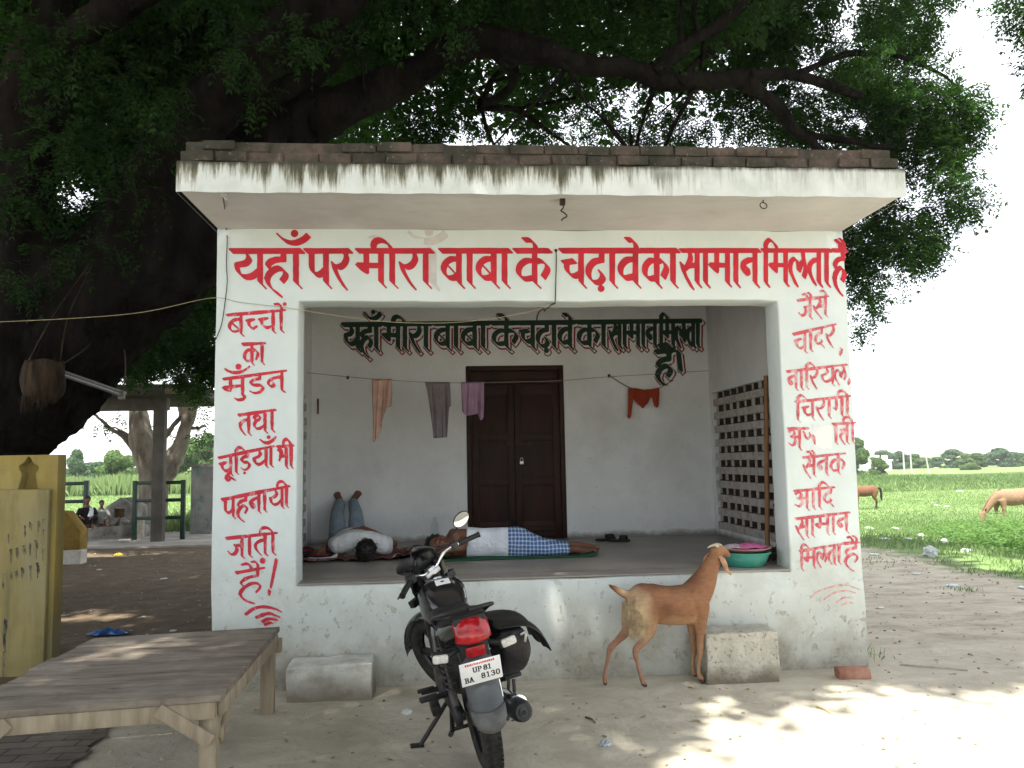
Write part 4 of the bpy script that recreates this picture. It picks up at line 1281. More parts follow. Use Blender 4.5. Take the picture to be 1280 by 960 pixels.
# unseen leaf skirts added behind the camera to cut low sky light
n2 = 2600
q2 = np.stack([rs.uniform(-13, 14, n2), rs.uniform(-16, -10.5, n2), rs.uniform(2.2, 8.5, n2)], 1)
q2 = q2[vnoise(q2[:, 0]*1.2, q2[:, 2]*1.6, 1.5) > -0.35]
q = q[keep]
V2, T2 = fronds(q, rs.normal(0, 1, q.shape)+np.array((0, 0, -.1)), 0.5*rs.uniform(.7, 1.2, len(q)), 4, 0.23, 0.105, rs, np.full(len(q), 0.4))
V3_, T3_ = fronds(q2, rs.normal(0, 1, q2.shape)+np.array((0, 0, -.5)), 0.5*rs.uniform(.7, 1.2, len(q2)), 4, 0.26, 0.12, rs, np.full(len(q2), 0.4))
V = np.concatenate([V1, V2, V3_]); T = np.concatenate([T1, T2, T3_])
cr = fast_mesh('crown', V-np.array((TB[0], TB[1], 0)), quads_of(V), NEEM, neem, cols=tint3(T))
print('neem leaflets', len(V)//4, len(V2)//4)

# ------------------------------------------------------------ the tree by the shed at the back left
m_ = Mat('pale_grey_bark', (0.2, 0.17, 0.14), 0.95, 0.1)
m_.vary(4, (0.11, 0.09, 0.075), (0.30, 0.26, 0.215), detail=8, stretch=(1, 1, 0.4))
m_.bump(m_.noise(14, 8, 0.7, (1, 1, 0.25)), 0.7, 0.03)
PBARK = m_.done()
b0 = atz(176, 668, 0)
y0_ = b0[1]+1.6
b0 = at(190, 652, y0_)
bt_ = thing('forked_tree', 'grey forked tree trunk with a leaning bough beside the shed post', 'tree', (b0[0], b0[1], 0))
mb = MB(); gl = []
def G_(pts, r0, r1, seed, n=9): gl.append(limb(mb, [np.array(p) for p in pts], r0, r1, n, 0.05, seed))
def px_r(px, y): return px/1000.0*(y-CAM[1])
G_([tuple(np.array(b0)*(1, 1, 0)+np.array((0, 0, -.1))), A_(188, 600, y0_), A_(178, 550, y0_), A_(172, 500, y0_), A_(165, 430, y0_), A_(160, 350, y0_)], px_r(17, y0_), px_r(9, y0_), 1, 12)
G_([tuple(np.array(b0)*(1, 1, 0)+np.array((.1, 0, -.1))), A_(200, 610, y0_), A_(212, 588, y0_), A_(226, 560, y0_), A_(236, 530, y0_), A_(243, 500, y0_), A_(255, 450, y0_), A_(262, 380, y0_)], px_r(13, y0_), px_r(6, y0_), 2, 12)
G_([A_(236, 530, y0_), A_(228, 505, y0_), A_(232, 480, y0_), A_(240, 440, y0_)], px_r(7, y0_), px_r(3, y0_), 3)
G_([A_(206, 546, y0_), A_(218, 528, y0_), A_(228, 512, y0_)], px_r(4, y0_), px_r(2, y0_), 4, 6)
G_([A_(170, 566, y0_), A_(155, 546, y0_), A_(140, 538, y0_), A_(122, 524, y0_), A_(110, 512, y0_)], px_r(4, y0_), px_r(1.4, y0_), 5, 6)
G_([A_(168, 548, y0_), A_(150, 540, y0_), A_(135, 536, y0_)], px_r(2, y0_), px_r(1, y0_), 6, 6)
G_([A_(240, 535, y0_), A_(250, 536, y0_), A_(258, 532, y0_)], px_r(2.5, y0_), px_r(1, y0_), 7, 6)
mb.build('trunk', PBARK, bt_, smooth='all', fix=False)
cl = []
for a in ((150, 515, y0_, 16), (128, 530, y0_-.3, 10), (252, 492, y0_, 22), (255, 555, y0_+.5, 10), (262, 440, y0_, 40), (200, 420, y0_, 60), (130, 420, y0_, 60), (215, 470, y0_, 14), (205, 540, y0_, 5), (244, 545, y0_, 8)):
    C(*a, dens=0.45, tn=0.5)
V, T = crown_clumps(cl, rs, 0.11, 0.04, 4, 26)
fast_mesh('crown', V-np.array((b0[0], b0[1], 0)), quads_of(V), NEEM, bt_, cols=tint3(T))

# ------------------------------------------------------------ far trees
FARLEAF = leaf_mat('field_tree_leaf', (0.035, 0.085, 0.022), (0.095, 0.165, 0.045), 0.30, 0.6, (0.14, 0.25, 0.05))
FARLEAF2 = leaf_mat('bluish_tree_leaf', (0.030, 0.075, 0.035), (0.070, 0.130, 0.055), 0.25, 0.6, (0.10, 0.20, 0.06))
def far_tree(px, pbase, ptop, wpx, y, label, seed, mat=FARLEAF, group=None, nm='field_tree', tn=0.5, bush=False, cone=0.0, low=0.12):
    rr = np.random.RandomState(seed)
    c = at(px, pbase, y)
    d = np.dot(c-CAM, _F)
    h = (pbase-ptop)/1000.0*d
    w = wpx/1000.0*d/2*1.25
    gz_ = gz(c[0], c[1])
    h = h+(c[2]-gz_); base = np.array((c[0], c[1], gz_))
    o = thing(nm, label, 'bush' if bush else 'tree', tuple(base), group=group)
    z0 = 0.05 if bush else low
    if not bush:
        mb = MB()
        limb(mb, [base+np.array((0, 0, -.2)), base+np.array((rr.normal(0, .03)*h, 0, .25*h)), base+np.array((rr.normal(0, .05)*h, 0, .75*h))], 0.035*h, 0.008*h, 7, 0.02*h, seed)
        for k in range(4):
            a = rr.uniform(0, 6.28)
            limb(mb, [base+np.array((0, 0, (.25+.08*k)*h)), base+np.array((.3*w*math.cos(a), .3*w*math.sin(a), (.42+.08*k)*h)), base+np.array((.7*w*math.cos(a), .7*w*math.sin(a), (.55+.08*k)*h))], 0.014*h, 0.004*h, 5, 0.02*h, seed+k)
        mb.build('trunk', PBARK, o, smooth='all', fix=False)
    Vs, Ts = [], []
    nc = rr.randint(13, 18)
    for k in range(nc):
        t = rr.uniform(0, 1)
        zc = (z0+0.06+(0.84-z0)*t)*h
        wr = w*(math.sin(math.pi*min(1, (0.25+0.75*t) if not cone else 0.5+0.5*t*cone))**0.7)
        a = rr.uniform(0, 6.28)
        q0 = base+np.array((math.cos(a)*wr*0.62*rr.uniform(.2, 1), math.sin(a)*wr*0.62*rr.uniform(.2, 1), zc))
        r = np.array((w, w, h*0.42))*rr.uniform(0.26, 0.46)
        m = 620
        q, dd = ball_pts(rr, m, q0, r, 0.45)
        tt = np.clip(tn+rr.normal(0, .14)+rr.normal(0, .18, m), 0, 1)
        s = 0.017*(h+2*w)
        n_ = unit(dd+rr.normal(0, .5, dd.shape)); u = unit(np.cross(n_, rr.normal(0, 1, n_.shape))); v = np.cross(n_, u)
        su = s*rr.uniform(.5, 1.3, m)[:, None]; sv = su*0.55
        Vs.append(np.stack([q-u*su, q+v*sv, q+u*su, q-v*sv], 1).reshape(-1, 3)); Ts.append(np.repeat(tt, 4))
    V = np.concatenate(Vs); T = np.concatenate(Ts)
    V[:, 2] = np.maximum(V[:, 2], base[2]+0.02)
    fast_mesh('crown', V-base, quads_of(V), mat, o, cols=tint3(T))
    return o
RTW = 1.0
RT = [  # right-hand tree line
 (1072, 588, 548, 34, 95, 'leafy tree directly behind the right edge of the shop', FARLEAF, .5),
 (1098, 586, 572, 26, 100, 'pale low tree in front of the white farmhouse', FARLEAF, .8),
 (1104, 582, 564, 34, 170, 'rounded tree behind the white farmhouse chimneys', FARLEAF2, .4),
 (1124, 582, 561, 30, 160, 'darker rounded tree between farmhouse and twin poles', FARLEAF2, .3),
 (1147, 582, 565, 34, 165, 'mid green tree behind the twin power poles', FARLEAF, .5),
 (1170, 582, 570, 30, 175, 'low flat tree right of the leaning power pole', FARLEAF2, .5),
 (1192, 582, 562, 36, 160, 'broad tree in mid treeline left of the tallest one', FARLEAF2, .4),
 (1208, 583, 567, 26, 140, 'lighter bushy tree standing forward of the treeline', FARLEAF, .75),
 (1222, 583, 566, 26, 142, 'dark bushy tree beside the lighter one in the treeline', FARLEAF, .25),
 (1236, 581, 567, 26, 180, 'hazy low tree behind the tan horse', FARLEAF2, .5),
 (1252, 581, 560, 42, 160, 'tallest rounded tree above the tan horse', FARLEAF2, .45),
 (1276, 582, 566, 36, 165, 'tree of the treeline at the right edge of the picture', FARLEAF, .5),
 (1304, 582, 562, 40, 165, None, FARLEAF2, .5), (1345, 582, 562, 50, 165, None, FARLEAF, .5),
]
for i, (px, pb, ptp, w, y, lab, mt, tn) in enumerate(RT):
    if lab is None: lab = 'tree of the right hand treeline beyond the frame edge'
    far_tree(px, pb, ptp, w, y, lab, 200+i, mt, 'trees of the right hand treeline', tn=tn, low=-0.10)
LT = [
 (-60, 602, 566, 90, 85, 'tree beyond the field hidden behind the yellow wall', FARLEAF2, .4, 0),
 (66, 602, 572, 40, 90, 'dark tree beside the edge of the yellow wall', FARLEAF2, .4, 0),
 (94, 602, 559, 26, 80, 'tall pointed tree left in the far treeline', FARLEAF2, .55, 1),
 (112, 602, 578, 40, 92, 'low dark tree behind the pointed one', FARLEAF2, .25, 0),
 (141, 608, 562, 44, 62, 'spreading light green tree with a clear trunk in the field', FARLEAF, .8, 0),
 (124, 603, 577, 40, 90, 'dark tree behind the spreading light green tree', FARLEAF2, .35, 0),
 (160, 604, 570, 34, 85, 'bushy tree just left of the forked trunk', FARLEAF, .75, 0),
 (205, 604, 575, 40, 85, 'tree seen between the shed post and the leaning bough', FARLEAF2, .45, 0),
 (236, 604, 548, 40, 60, 'bright green tree behind the leaning bough', FARLEAF, .7, 0),
 (258, 606, 540, 46, 62, 'large green tree above the grey painted wall', FARLEAF, .6, 0),
 (290, 604, 545, 60, 70, 'tree hidden behind the left side of the shop', FARLEAF, .5, 0),
]
for i, (px, pb, ptp, w, y, lab, mt, tn, cn) in enumerate(LT):
    far_tree(px, pb, ptp, w, y, lab, 240+i, mt, 'trees of the left hand treeline', tn=tn, cone=cn)
# tall crop along the far edge of the left field: nobody could count its stalks
rr = np.random.RandomState(77)
n = 16000
X = rr.uniform(-52, 3, n); Y = rr.uniform(54, 58, n)
Zb = H(X, Y)
hh = 1.35*(1+0.22*vnoise(X, Y, 1.0))*rr.uniform(.5, 1.1, n)
dx = rr.normal(0, .3, n); w = 0.06
a = np.stack([X, Y, Zb], 1); b = np.stack([X+dx, Y, Zb+hh], 1)
V = np.stack([a-np.array((w, 0, 0)), a*0.4+b*0.6-np.array((w*1.3, 0, 0)), b, a*0.4+b*0.6+np.array((w*1.3, 0.05, 0))], 1).reshape(-1, 3)
GRASSM = leaf_mat('grass_blade', (0.085, 0.150, 0.050), (0.215, 0.295, 0.120), 0.33, 0.65, (0.22, 0.34, 0.11), 0.12)
tag(fast_mesh('tall_crop', V, quads_of(V), GRASSM, cols=tint3(np.repeat(rr.uniform(.3, 1, n), 4))), 'band of tall light green crop at the far side of the left field', 'crop', kind='stuff')

# ------------------------------------------------------------ grass and weeds
def blades(X, Y, h, w, rr, tint, lean=0.45):
    n = len(X)
    Z = H(X, Y)-0.01
    a = rr.uniform(0, 6.283, n)
    u = np.stack([np.cos(a), np.sin(a), np.zeros(n)], 1)
    b = np.stack([X, Y, Z], 1)
    l = rr.normal(0, lean, (n, 2))*h[:, None]
    tip = b+np.stack([l[:, 0], l[:, 1], h], 1)
    mid = b+np.stack([l[:, 0]*.35, l[:, 1]*.35, h*.6], 1)
    V = np.stack([b-u*(w*.4)[:, None], mid-u*(w*.5)[:, None], tip, mid+u*(w*.5)[:, None]], 1).reshape(-1, 3)
    return V, np.repeat(np.clip(tint+rr.normal(0, .18, n), 0, 1), 4)
Vs, Ts = [], []
rr = np.random.RandomState(9)
n = 70000
X = rr.uniform(8.0, 22, n); Y = rr.uniform(-1, 22, n)
edge = X+0.8*vnoise(X, Y, 3.0)-0.2
k = (edge > GRASS_EDGE) & (vnoise(X+4, Y, 1.2) > -0.7)
X, Y = X[k], Y[k]
hh = rr.uniform(.05, .13, len(X))*(1+.4*vnoise(X, Y, .8)); V, T = blades(X, Y, hh, rr.uniform(.008, .02, len(X)), rr, 0.45+.2*vnoise(X, Y, .6))
Vs.append(V); Ts.append(T)
n = 110000
u_ = rr.uniform(0, 1, n)
Y = 18+75*u_**1.5; X = rr.uniform(0.20, 0.75, n)*(Y+6)+2
hh = rr.uniform(.03, .10, n)*(1+.6*vnoise(X, Y, .35)); V, T = blades(X, Y, hh, rr.uniform(.010, .028, n)*(1+Y/60), rr, 0.5+.3*vnoise(X, Y, .2))
Vs.append(V); Ts.append(T)
# taller rough band across the middle of the right field
n = 30000
Y = rr.uniform(44, 62, n); X = rr.uniform(.3, .75, n)*(Y+6)+2
hh = rr.uniform(.15, .6, n)*(0.8+.6*vnoise(X, Y, .5)); V, T = blades(X, Y, np.maximum(hh, .1), rr.uniform(.03, .09, n), rr, 0.3+.3*vnoise(X, Y, .3))
Vs.append(V); Ts.append(T)
# left field
n = 50000
Y = 14+40*rr.uniform(0, 1, n)**1.4; X = -rr.uniform(.25, .75, n)*(Y+6)+2.5
hh = rr.uniform(.05, .15, n); V, T = blades(X, Y, hh, rr.uniform(.012, .03, n)*(1+Y/50), rr, 0.75+.2*vnoise(X, Y, .3))
Vs.append(V); Ts.append(T)
n = 2600   # rank grass round the forked tree
X = rr.normal(-3.9, .8, n); Y = rr.normal(15.0, .5, n)
V, T = blades(X, Y, rr.uniform(.2, .6, n), rr.uniform(.02, .04, n), rr, np.full(n, .6)); Vs.append(V); Ts.append(T)
# few tufts at the foot of the right pillar and along the trampled edge
for cx, cy, nn_, hm in ((4.99, 0.35, 60, .12), (4.97, 1.5, 50, .14), (4.95, 2.6, 40, .2), (7.6, 3.0, 60, .08), (8.0, 5.4, 120, .08), (6.6, 6.9, 90, .09), (7.5, 7.6, 160, .1)):
    V, T = blades(rr.normal(cx, .10 if nn_ < 61 else .4, nn_), rr.normal(cy, .10 if nn_ < 61 else .3, nn_), rr.uniform(.03, hm, nn_), rr.uniform(.006, .014, nn_), rr, np.full(nn_, .5)); Vs.append(V); Ts.append(T)
V = np.concatenate(Vs); T = np.concatenate(Ts)
tag(fast_mesh('grass', V, quads_of(V), GRASSM, cols=tint3(T)), 'rough green grass covering the fields on both sides', 'grass', kind='stuff')

WEED = leaf_mat('weed_leaf', (0.030, 0.080, 0.018), (0.115, 0.215, 0.055), 0.35, 0.6, (0.17, 0.32, 0.06), 0.15)
n = 8200
X = rr.uniform(9.2, 22, n*3); Y = rr.uniform(1.0, 17, n*3)
nn_ = vnoise(X, Y, 1.1)
k = (X-0.35*(Y-5)+0.9*nn_ > 10.6) & (Y+1.2*nn_ < 13.2+0.12*(X-10)) & (X+0.3*nn_ > 9.6+0.25*np.abs(Y-8)*0.4)
X, Y = X[k][:n], Y[k][:n]
hh = (0.50+0.26*vnoise(X+3, Y+1, 1.4)+0.08*sstep(10, 16, X))*np.clip(.45+.6*(X-0.35*(Y-5)-10.4), .35, 1)
Vs, Ts = [], []
for lay in range(9):
    t = (lay+1)/9.0
    a = rr.uniform(0, 6.28, len(X)); rad = 0.05+0.16*rr.uniform(0, 1, len(X))
    p = np.stack([X+np.cos(a)*rad, Y+np.sin(a)*rad, H(X, Y)+np.maximum(hh, .1)*t*rr.uniform(.75, 1.15, len(X))], 1)
    d = unit(np.stack([np.cos(a), np.sin(a), rr.normal(0.05, .3, len(X))], 1))
    l = rr.uniform(.045, .095, len(X)); s = unit(np.cross(d, np.array((0, 0, 1.0))+rr.normal(0, .35, p.shape)))
    for _ in range(2):
        p2 = p+rr.normal(0, .05, p.shape)
        mpt = p2+d*(l*.45)[:, None]; wd = l*0.30
        Vs.append(np.stack([p2, mpt+s*wd[:, None], p2+d*l[:, None], mpt-s*wd[:, None]], 1).reshape(-1, 3))
        Ts.append(np.repeat(np.clip(.25+.5*t+rr.normal(0, .15, len(X)), 0, 1), 4))
V = np.concatenate(Vs); T = np.concatenate(Ts)
tag(fast_mesh('weeds', V, quads_of(V), WEED, cols=tint3(T)), 'thicket of low leafy weeds between the dirt yard and the grazing horses', 'weeds', kind='stuff')
# ------------------------------------------------------------ motorcycle
GLOSS = plain('gloss_black_paint', (0.010, 0.010, 0.011), 0.18, 0.6, var=0.1, bump=0)
m_ = Mat('dusty_black_plastic', (0.010, 0.010, 0.011), 0.5, 0.4)
m_.mix(m_.ramp(m_.noise(18, 7, 0.7), [(0.5, 0), (0.8, 0.3)]), (0.045, 0.042, 0.036))
PLAST = m_.done()
m_ = Mat('dusty_tyre_rubber', (0.022, 0.021, 0.020), 0.85, 0.2)
m_.mix(m_.ramp(m_.noise(16, 7, 0.7), [(0.42, 0), (0.75, 0.5)]), (0.085, 0.078, 0.065))
RUBBER = m_.done()
m_ = Mat('grey_mudguard_plastic', (0.055, 0.062, 0.068), 0.5, 0.4)
m_.mix(m_.ramp(m_.noise(14, 7, 0.7), [(0.45, 0), (0.75, 0.5)]), (0.13, 0.125, 0.11))
MUDG = m_.done()
CHROME = plain('chrome', (0.75, 0.76, 0.77), 0.13, 0.5, 1.0, var=0.05, bump=0)
ALLOY = plain('dark_alloy', (0.03, 0.03, 0.032), 0.45, 0.5, 0.3)
ENGM = plain('grimy_engine_alloy', (0.07, 0.065, 0.06), 0.6, 0.4, 0.5, var=0.4)
m_ = Mat('red_lamp_lens', (0.45, 0.008, 0.012), 0.12, 0.6)
m_.mix(m_.ramp(m_.voro(24, feature='F1'), [(0.1, 0.0), (0.75, 0.6)]), (0.12, 0.0, 0.004))
m_.bump(m_.voro(40), 0.2, 0.003)
REDLENS = m_.done()
CLEARLENS = plain('clear_lamp_lens', (0.62, 0.60, 0.55), 0.15, 0.6, bump=0.3, scale=60)
PLATE = plain('white_number_plate', (0.80, 0.80, 0.79), 0.45, 0.4, var=0.04)
INK = plain('black_plate_ink', (0.012, 0.012, 0.014), 0.5, 0.3, var=0)
PINK = plain('red_plate_band', (0.62, 0.05, 0.06), 0.5, 0.3, var=0.1)
SEATM = plain('seat_vinyl', (0.014, 0.014, 0.015), 0.55, 0.4, var=0.2, scale=40, bump=0.3)
m_ = Mat('mirror_glass', (0.92, 0.92, 0.90), 0.02, 0.5, 1.0)
MIRROR = m_.done()

b_rear = atz(614, 961, 0)
head_px = atz(557, 852, 0)
hd_ = math.atan2(head_px[1]-b_rear[1], head_px[0]-b_rear[0])
LEAN = R(10.5)
bike = thing('motorcycle', 'black motorcycle leaning on its side stand in front of the shop', 'motorcycle', (b_rear[0], b_rear[1], 0.0), (-LEAN, 0, hd_))
WB, WR = 1.27, 0.305
def bp(mb, name, mat, par=None, **kw):
    kw.setdefault('local', True)
    return mb.build(name, mat, par or bike, **kw)
def wheel(name, parent, rw, tyre_w, at_=(0, 0, 0), lug=.006):
    cx, cy, cz = at_
    w = thing(name, None, None, at_); w.parent = parent
    mb = MB()
    pr = []
    for a in np.linspace(-2.45, 2.45, 19):
        pr.append((rw-0.052+0.052*math.cos(a), tyre_w/2*math.sin(a)*(1.0 if abs(a) < 1.6 else 1)))
    mb.lathe(pr, n=64, axis='Y', cap=False)
    # tread blocks
    for k in range(56 if lug > .003 else 0):
        a = 2*math.pi*k/56
        for s in (-1, 0, 1):
            r_ = rw+0.001-(0.007 if s else 0)
            m = Matrix.Rotation(-a, 3, 'Y') @ Matrix.Rotation(s*0.5, 3, 'X') @ Matrix.Rotation(0.35*(1 if s >= 0 else -1), 3, 'Z')
            mb.cbox((r_*math.cos(a+.03*s), s*tyre_w*0.30, r_*math.sin(a+.03*s)), (lug, tyre_w*0.24, 0.020), Matrix.Rotation(-a, 3, 'Y') @ Matrix.Rotation(-s*0.62, 3, 'Z'))
    mb.build('tyre', RUBBER, w, local=True, smooth=True)
    mb = MB()
    ri = rw-0.072
    mb.lathe([(ri+.012, -tyre_w*.36), (ri-.004, -tyre_w*.30), (ri-.012, -tyre_w*.10), (ri-.012, tyre_w*.10), (ri-.004, tyre_w*.30), (ri+.012, tyre_w*.36)], n=48, axis='Y', cap=False)
    mb.lathe([(ri+.012, -tyre_w*.36), (ri+.014, 0), (ri+.012, tyre_w*.36)], n=48, axis='Y', cap=False)
    for k in range(6):
        a = 2*math.pi*k/6+.2
        for s in (-.12, .12):
            mb.beam((0.045*math.cos(a+s), 0, 0.045*math.sin(a+s)), ((ri-.006)*math.cos(a+s*.55), 0, (ri-.006)*math.sin(a+s*.55)), 0.018, 0.030, up=(0, 1, 0))
    mb.build('rim', ALLOY, w, local=True, smooth=True)
    mb = MB(); mb.lathe([(0.0, -.062), (.05, -.060), (.068, -.045), (.068, .045), (.05, .06), (0, .062)], n=28, axis='Y')
    mb.tube([(0, -.10, 0), (0, .10, 0)], .010, 10)
    mb.build('hub', ENGM, w, local=True, smooth=True)
    return w
wheel('rear_wheel', bike, WR, 0.105, (0, 0, WR))
# front assembly steers to the left
RAKE = R(26)
steer_o = np.array((0.985, 0, 0.86))            # headstock
axis_d = np.array((math.sin(RAKE), 0, -math.cos(RAKE)))
ST = Matrix.Rotation(R(38), 3, Vector(-axis_d))
def sv(p):                                        # bike frame -> steered point
    return np.array(ST @ Vector(np.array(p, float)-steer_o))+steer_o
fc = np.array((WB, 0, WR))
fcs = sv(fc)
fw_ = wheel('front_wheel', bike, WR-0.005, 0.085, tuple(fcs), .0015)
fw_.rotation_euler = ST.to_euler()
def steered(mb):
    mb.v = [(np.array(ST) @ (v-steer_o).T).T+steer_o for v in mb.v]
    return mb
for s in (-1, 1):
    mb = MB()
    top = steer_o+np.array((0.03, s*0.085, 0.10)); bot = fc+np.array((-0.01, s*0.085, 0.02))
    mb.tube([tuple(top), tuple(top*.45+bot*.55)], .017, 12); mb.tube([tuple(top*.5+bot*.5), tuple(bot)], .024, 12)
    bp(steered(mb), 'fork_leg', CHROME if False else ALLOY, smooth=True)
mb = MB()
G = []
for a in np.linspace(R(10), R(165), 16):
    row = []
    for b in np.linspace(-1.15, 1.15, 9):
        r_ = WR+0.022-0.012+0.020*math.cos(b)
        row.append((WB+r_*math.cos(a), 0.062*math.sin(b)/math.sin(1.15), WR+r_*math.sin(a)-0.02*abs(math.sin(b))**3))
    G.append(row)
mb.sheet(G)
bp(steered(mb), 'front_mudguard', GLOSS, smooth='all', solid=0.004)
# headlamp with fairing and clocks
mb = MB()
mb.lathe([(0.0, -.005), (.05, 0), (.085, .02), (.094, .07), (.085, .115), (0.07, .135)], n=28, axis='X')
mb.v = [v*np.array((1, 1.05, 0.95))+np.array((1.06, 0, .90)) for v in mb.v]
bp(steered(mb), 'headlamp_shell', GLOSS, smooth=True)
mb = MB(); mb.lathe([(0, .14), (.055, .136), (.078, .126)], n=24, axis='X', cap=False); mb.v = [v+np.array((1.062, 0, .90)) for v in mb.v]
bp(steered(mb), 'headlamp_glass', CLEARLENS, smooth=True)
mb = MB()
G = []
for u in np.linspace(-1, 1, 13):
    row = []
    for t in np.linspace(0, 1, 9):
        w = 0.175*(1-0.28*t**2)*(0.72+.28*math.sin(math.pi*min(1, t*1.1)))
        row.append((1.13-0.09*u*u-0.07*t+0.03*math.sin(3.1*t), w*u, 0.76+0.34*t-0.06*u*u*t))
    G.append(row)
mb.sheet(G)
bp(steered(mb), 'headlamp_fairing', GLOSS, smooth='all', solid=0.008)
mb = MB()
mb.cbox((1.055, 0, .985), (0.07, 0.20, 0.075), Matrix.Rotation(R(-35), 3, 'Y'))
for s in (-.05, .05): mb.lathe([(0.0, -.02), (.045, -.02), (.048, .02), (.040, .03), (.0, .03)], (1.035, s, 1.01), 20)
bp(steered(mb), 'instrument_cluster', PLAST, bevel=.008)
# handlebar
mb = MB()
def bar(s): return [(1.0, 0, 0.925), (1.0, s*.06, .925), (.99, s*.12, .955), (.96, s*.17, .975), (.92, s*.23, .975), (.865, s*.345, .960)]
for s in (-1, 1): mb.tube(smooth_path(bar(s), 5), .0115, 10)
hb = bp(steered(mb), 'handlebar', CHROME, smooth=True)
mb = MB(); mb.cbox((1.005, 0, .905), (.06, .13, .035)); mb.cbox((1.0, 0, .93), (.05, .06, .03)); bp(steered(mb), 'handlebar_clamp', STEEL, bevel=.006)
for s in (-1, 1):
    a, b = np.array((.92, s*.23, .975)), np.array((.865, s*.345, .960))
    d = (b-a)/np.linalg.norm(b-a)
    mb = MB()
    pts = [a+d*t for t in np.linspace(.01, .155, 16)]
    mb.tube([tuple(p) for p in pts], [.0165+.0015*(i % 2) for i in range(16)], 12)
    mb.tube([tuple(pts[-1]), tuple(pts[-1]+d*.012)], .020, 12)
    bp(steered(mb), 'grip', PLAST, smooth=True)
    mb = MB()
    mb.cbox(a-d*.022, (.045, .050, .048), Matrix.Rotation(math.atan2(d[1], d[0]), 3, 'Z'))
    lv = [a-d*.02+np.array((.03, 0, -.01)), a+d*.03+np.array((.055, 0, -.015)), a+d*.10+np.array((.06, 0, -.02)), a+d*.165+np.array((.05, 0, -.015))]
    mb.tube(smooth_path([tuple(p) for p in lv], 4), [(.009, .005)]*13, 8)
    bp(steered(mb), 'control_lever', ALLOY, bevel=.004)
    # mirror
    m0 = a-d*.03; mc = np.array((.955, s*.385, 1.085)) if s < 0 else np.array((1.01, s*.15, 1.045))
    mb = MB()
    mb.tube(smooth_path([tuple(m0), tuple(m0+np.array((.02, s*.015, .05))), tuple(mc+np.array((.04, -s*.03, -.045))), tuple(mc+np.array((.022, 0, 0)))], 5), .0055, 8)
    rot = Matrix.Rotation(R(-28 if s < 0 else -20), 3, 'Z') @ Matrix.Rotation(R(-4 if s < 0 else 3), 3, 'Y') @ Matrix.Rotation(R(18)*s, 3, 'X')
    if s > 0: rot = Matrix.Rotation(R(150), 3, 'Z') @ Matrix.Rotation(R(12), 3, 'Y') @ Matrix.Rotation(R(14), 3, 'X')
    k = MB(); k.ball((0, 0, 0), (.022, .066, .045), 20, 12)
    k.v = [np.where(v[:, :1] < -0.004, np.array((-0.004, 1, 1))*np.c_[np.ones(len(v)), v[:, 1:]], v) for v in k.v]
    mb.add((k.V() @ np.array(rot).T)+mc, k.f)
    mo = bp(steered(mb), 'mirror', PLAST, smooth=True)
    k = MB()
    G = [[(-0.0075-0.0012*(1-r_*r_), .060*r_*math.cos(t), .040*r_*math.sin(t)) for t in np.linspace(0, 2*math.pi, 33)] for r_ in np.linspace(.02, 1, 6)]
    k.sheet(G); k.v = [(v @ np.array(rot).T)+mc for v in k.v]
    steered(k).build('mirror_glass', MIRROR, mo, local=True, smooth='all', weld=True)
# front indicators
for s in (-1, 1):
    mb = MB(); c = np.array((1.06, s*.17, .80))
    mb.tube([(1.06, s*.09, .82), tuple(c)], .009, 8); mb.cbox(c, (.05, .07, .045)); i_ = bp(steered(mb), 'indicator', PLAST, bevel=.01)
    mb = MB(); mb.cbox(c+np.array((.026, 0, 0)), (.012, .062, .038)); steered(mb).build('lens', CLEARLENS, i_, local=True, bevel=.004)
# cables
mb = MB()
for s, z in ((-1, 0), (-1, .02), (1, 0), (1, .025)):
    p = [(.95, s*.18, 1.0), (1.08, s*(.15+z), .99+z), (1.13, s*.10, .97+z), (1.06, s*.03, .86)]
    mb.tube(smooth_path(p, 6), .005, 6)
bp(steered(mb), 'cable', PLAST, smooth=True)
# tank
def lof(name, rings, mat, n=20, **kw):
    """rings: (x, zc, half width, up, down, flat power)"""
    mb = MB(); G = []
    for (x, zc, w, up, dn, pw) in rings:
        row = []
        for j in range(n+1):
            a = 2*math.pi*j/n
            c_, s_ = math.cos(a), math.sin(a)
            row.append((x, w*math.copysign(abs(c_)**pw, c_), zc+(up if s_ > 0 else dn)*math.copysign(abs(s_)**pw, s_)))
        G.append(row)
    mb.sheet(G)
    mb.f.append(tuple(range(n))); mb.f.append(tuple(len(rings)*(n+1)-1-i for i in range(n)))
    return bp(mb, name, mat, weld=True, smooth=True, **kw)
DZT = 0.065
tank = lof('fuel_tank', [(x_, zc_-DZT, *o_) for x_, zc_, *o_ in [(.50, .80, .075, .035, .06, .8), (.55, .81, .10, .06, .10, .75), (.64, .82, .130, .095, .13, .7), (.74, .825, .150, .125, .15, .68), (.83, .825, .150, .130, .15, .68), (.91, .82, .125, .110, .12, .72), (.96, .81, .08, .07, .07, .8)]], GLOSS)
mb = MB(); mb.lathe([(0, .955-DZT), (.03, .955-DZT), (.034, .948-DZT), (.034, .935-DZT)], (.84, 0, 0), 20); mb.build('fuel_cap', CHROME, tank, local=True, smooth=True)
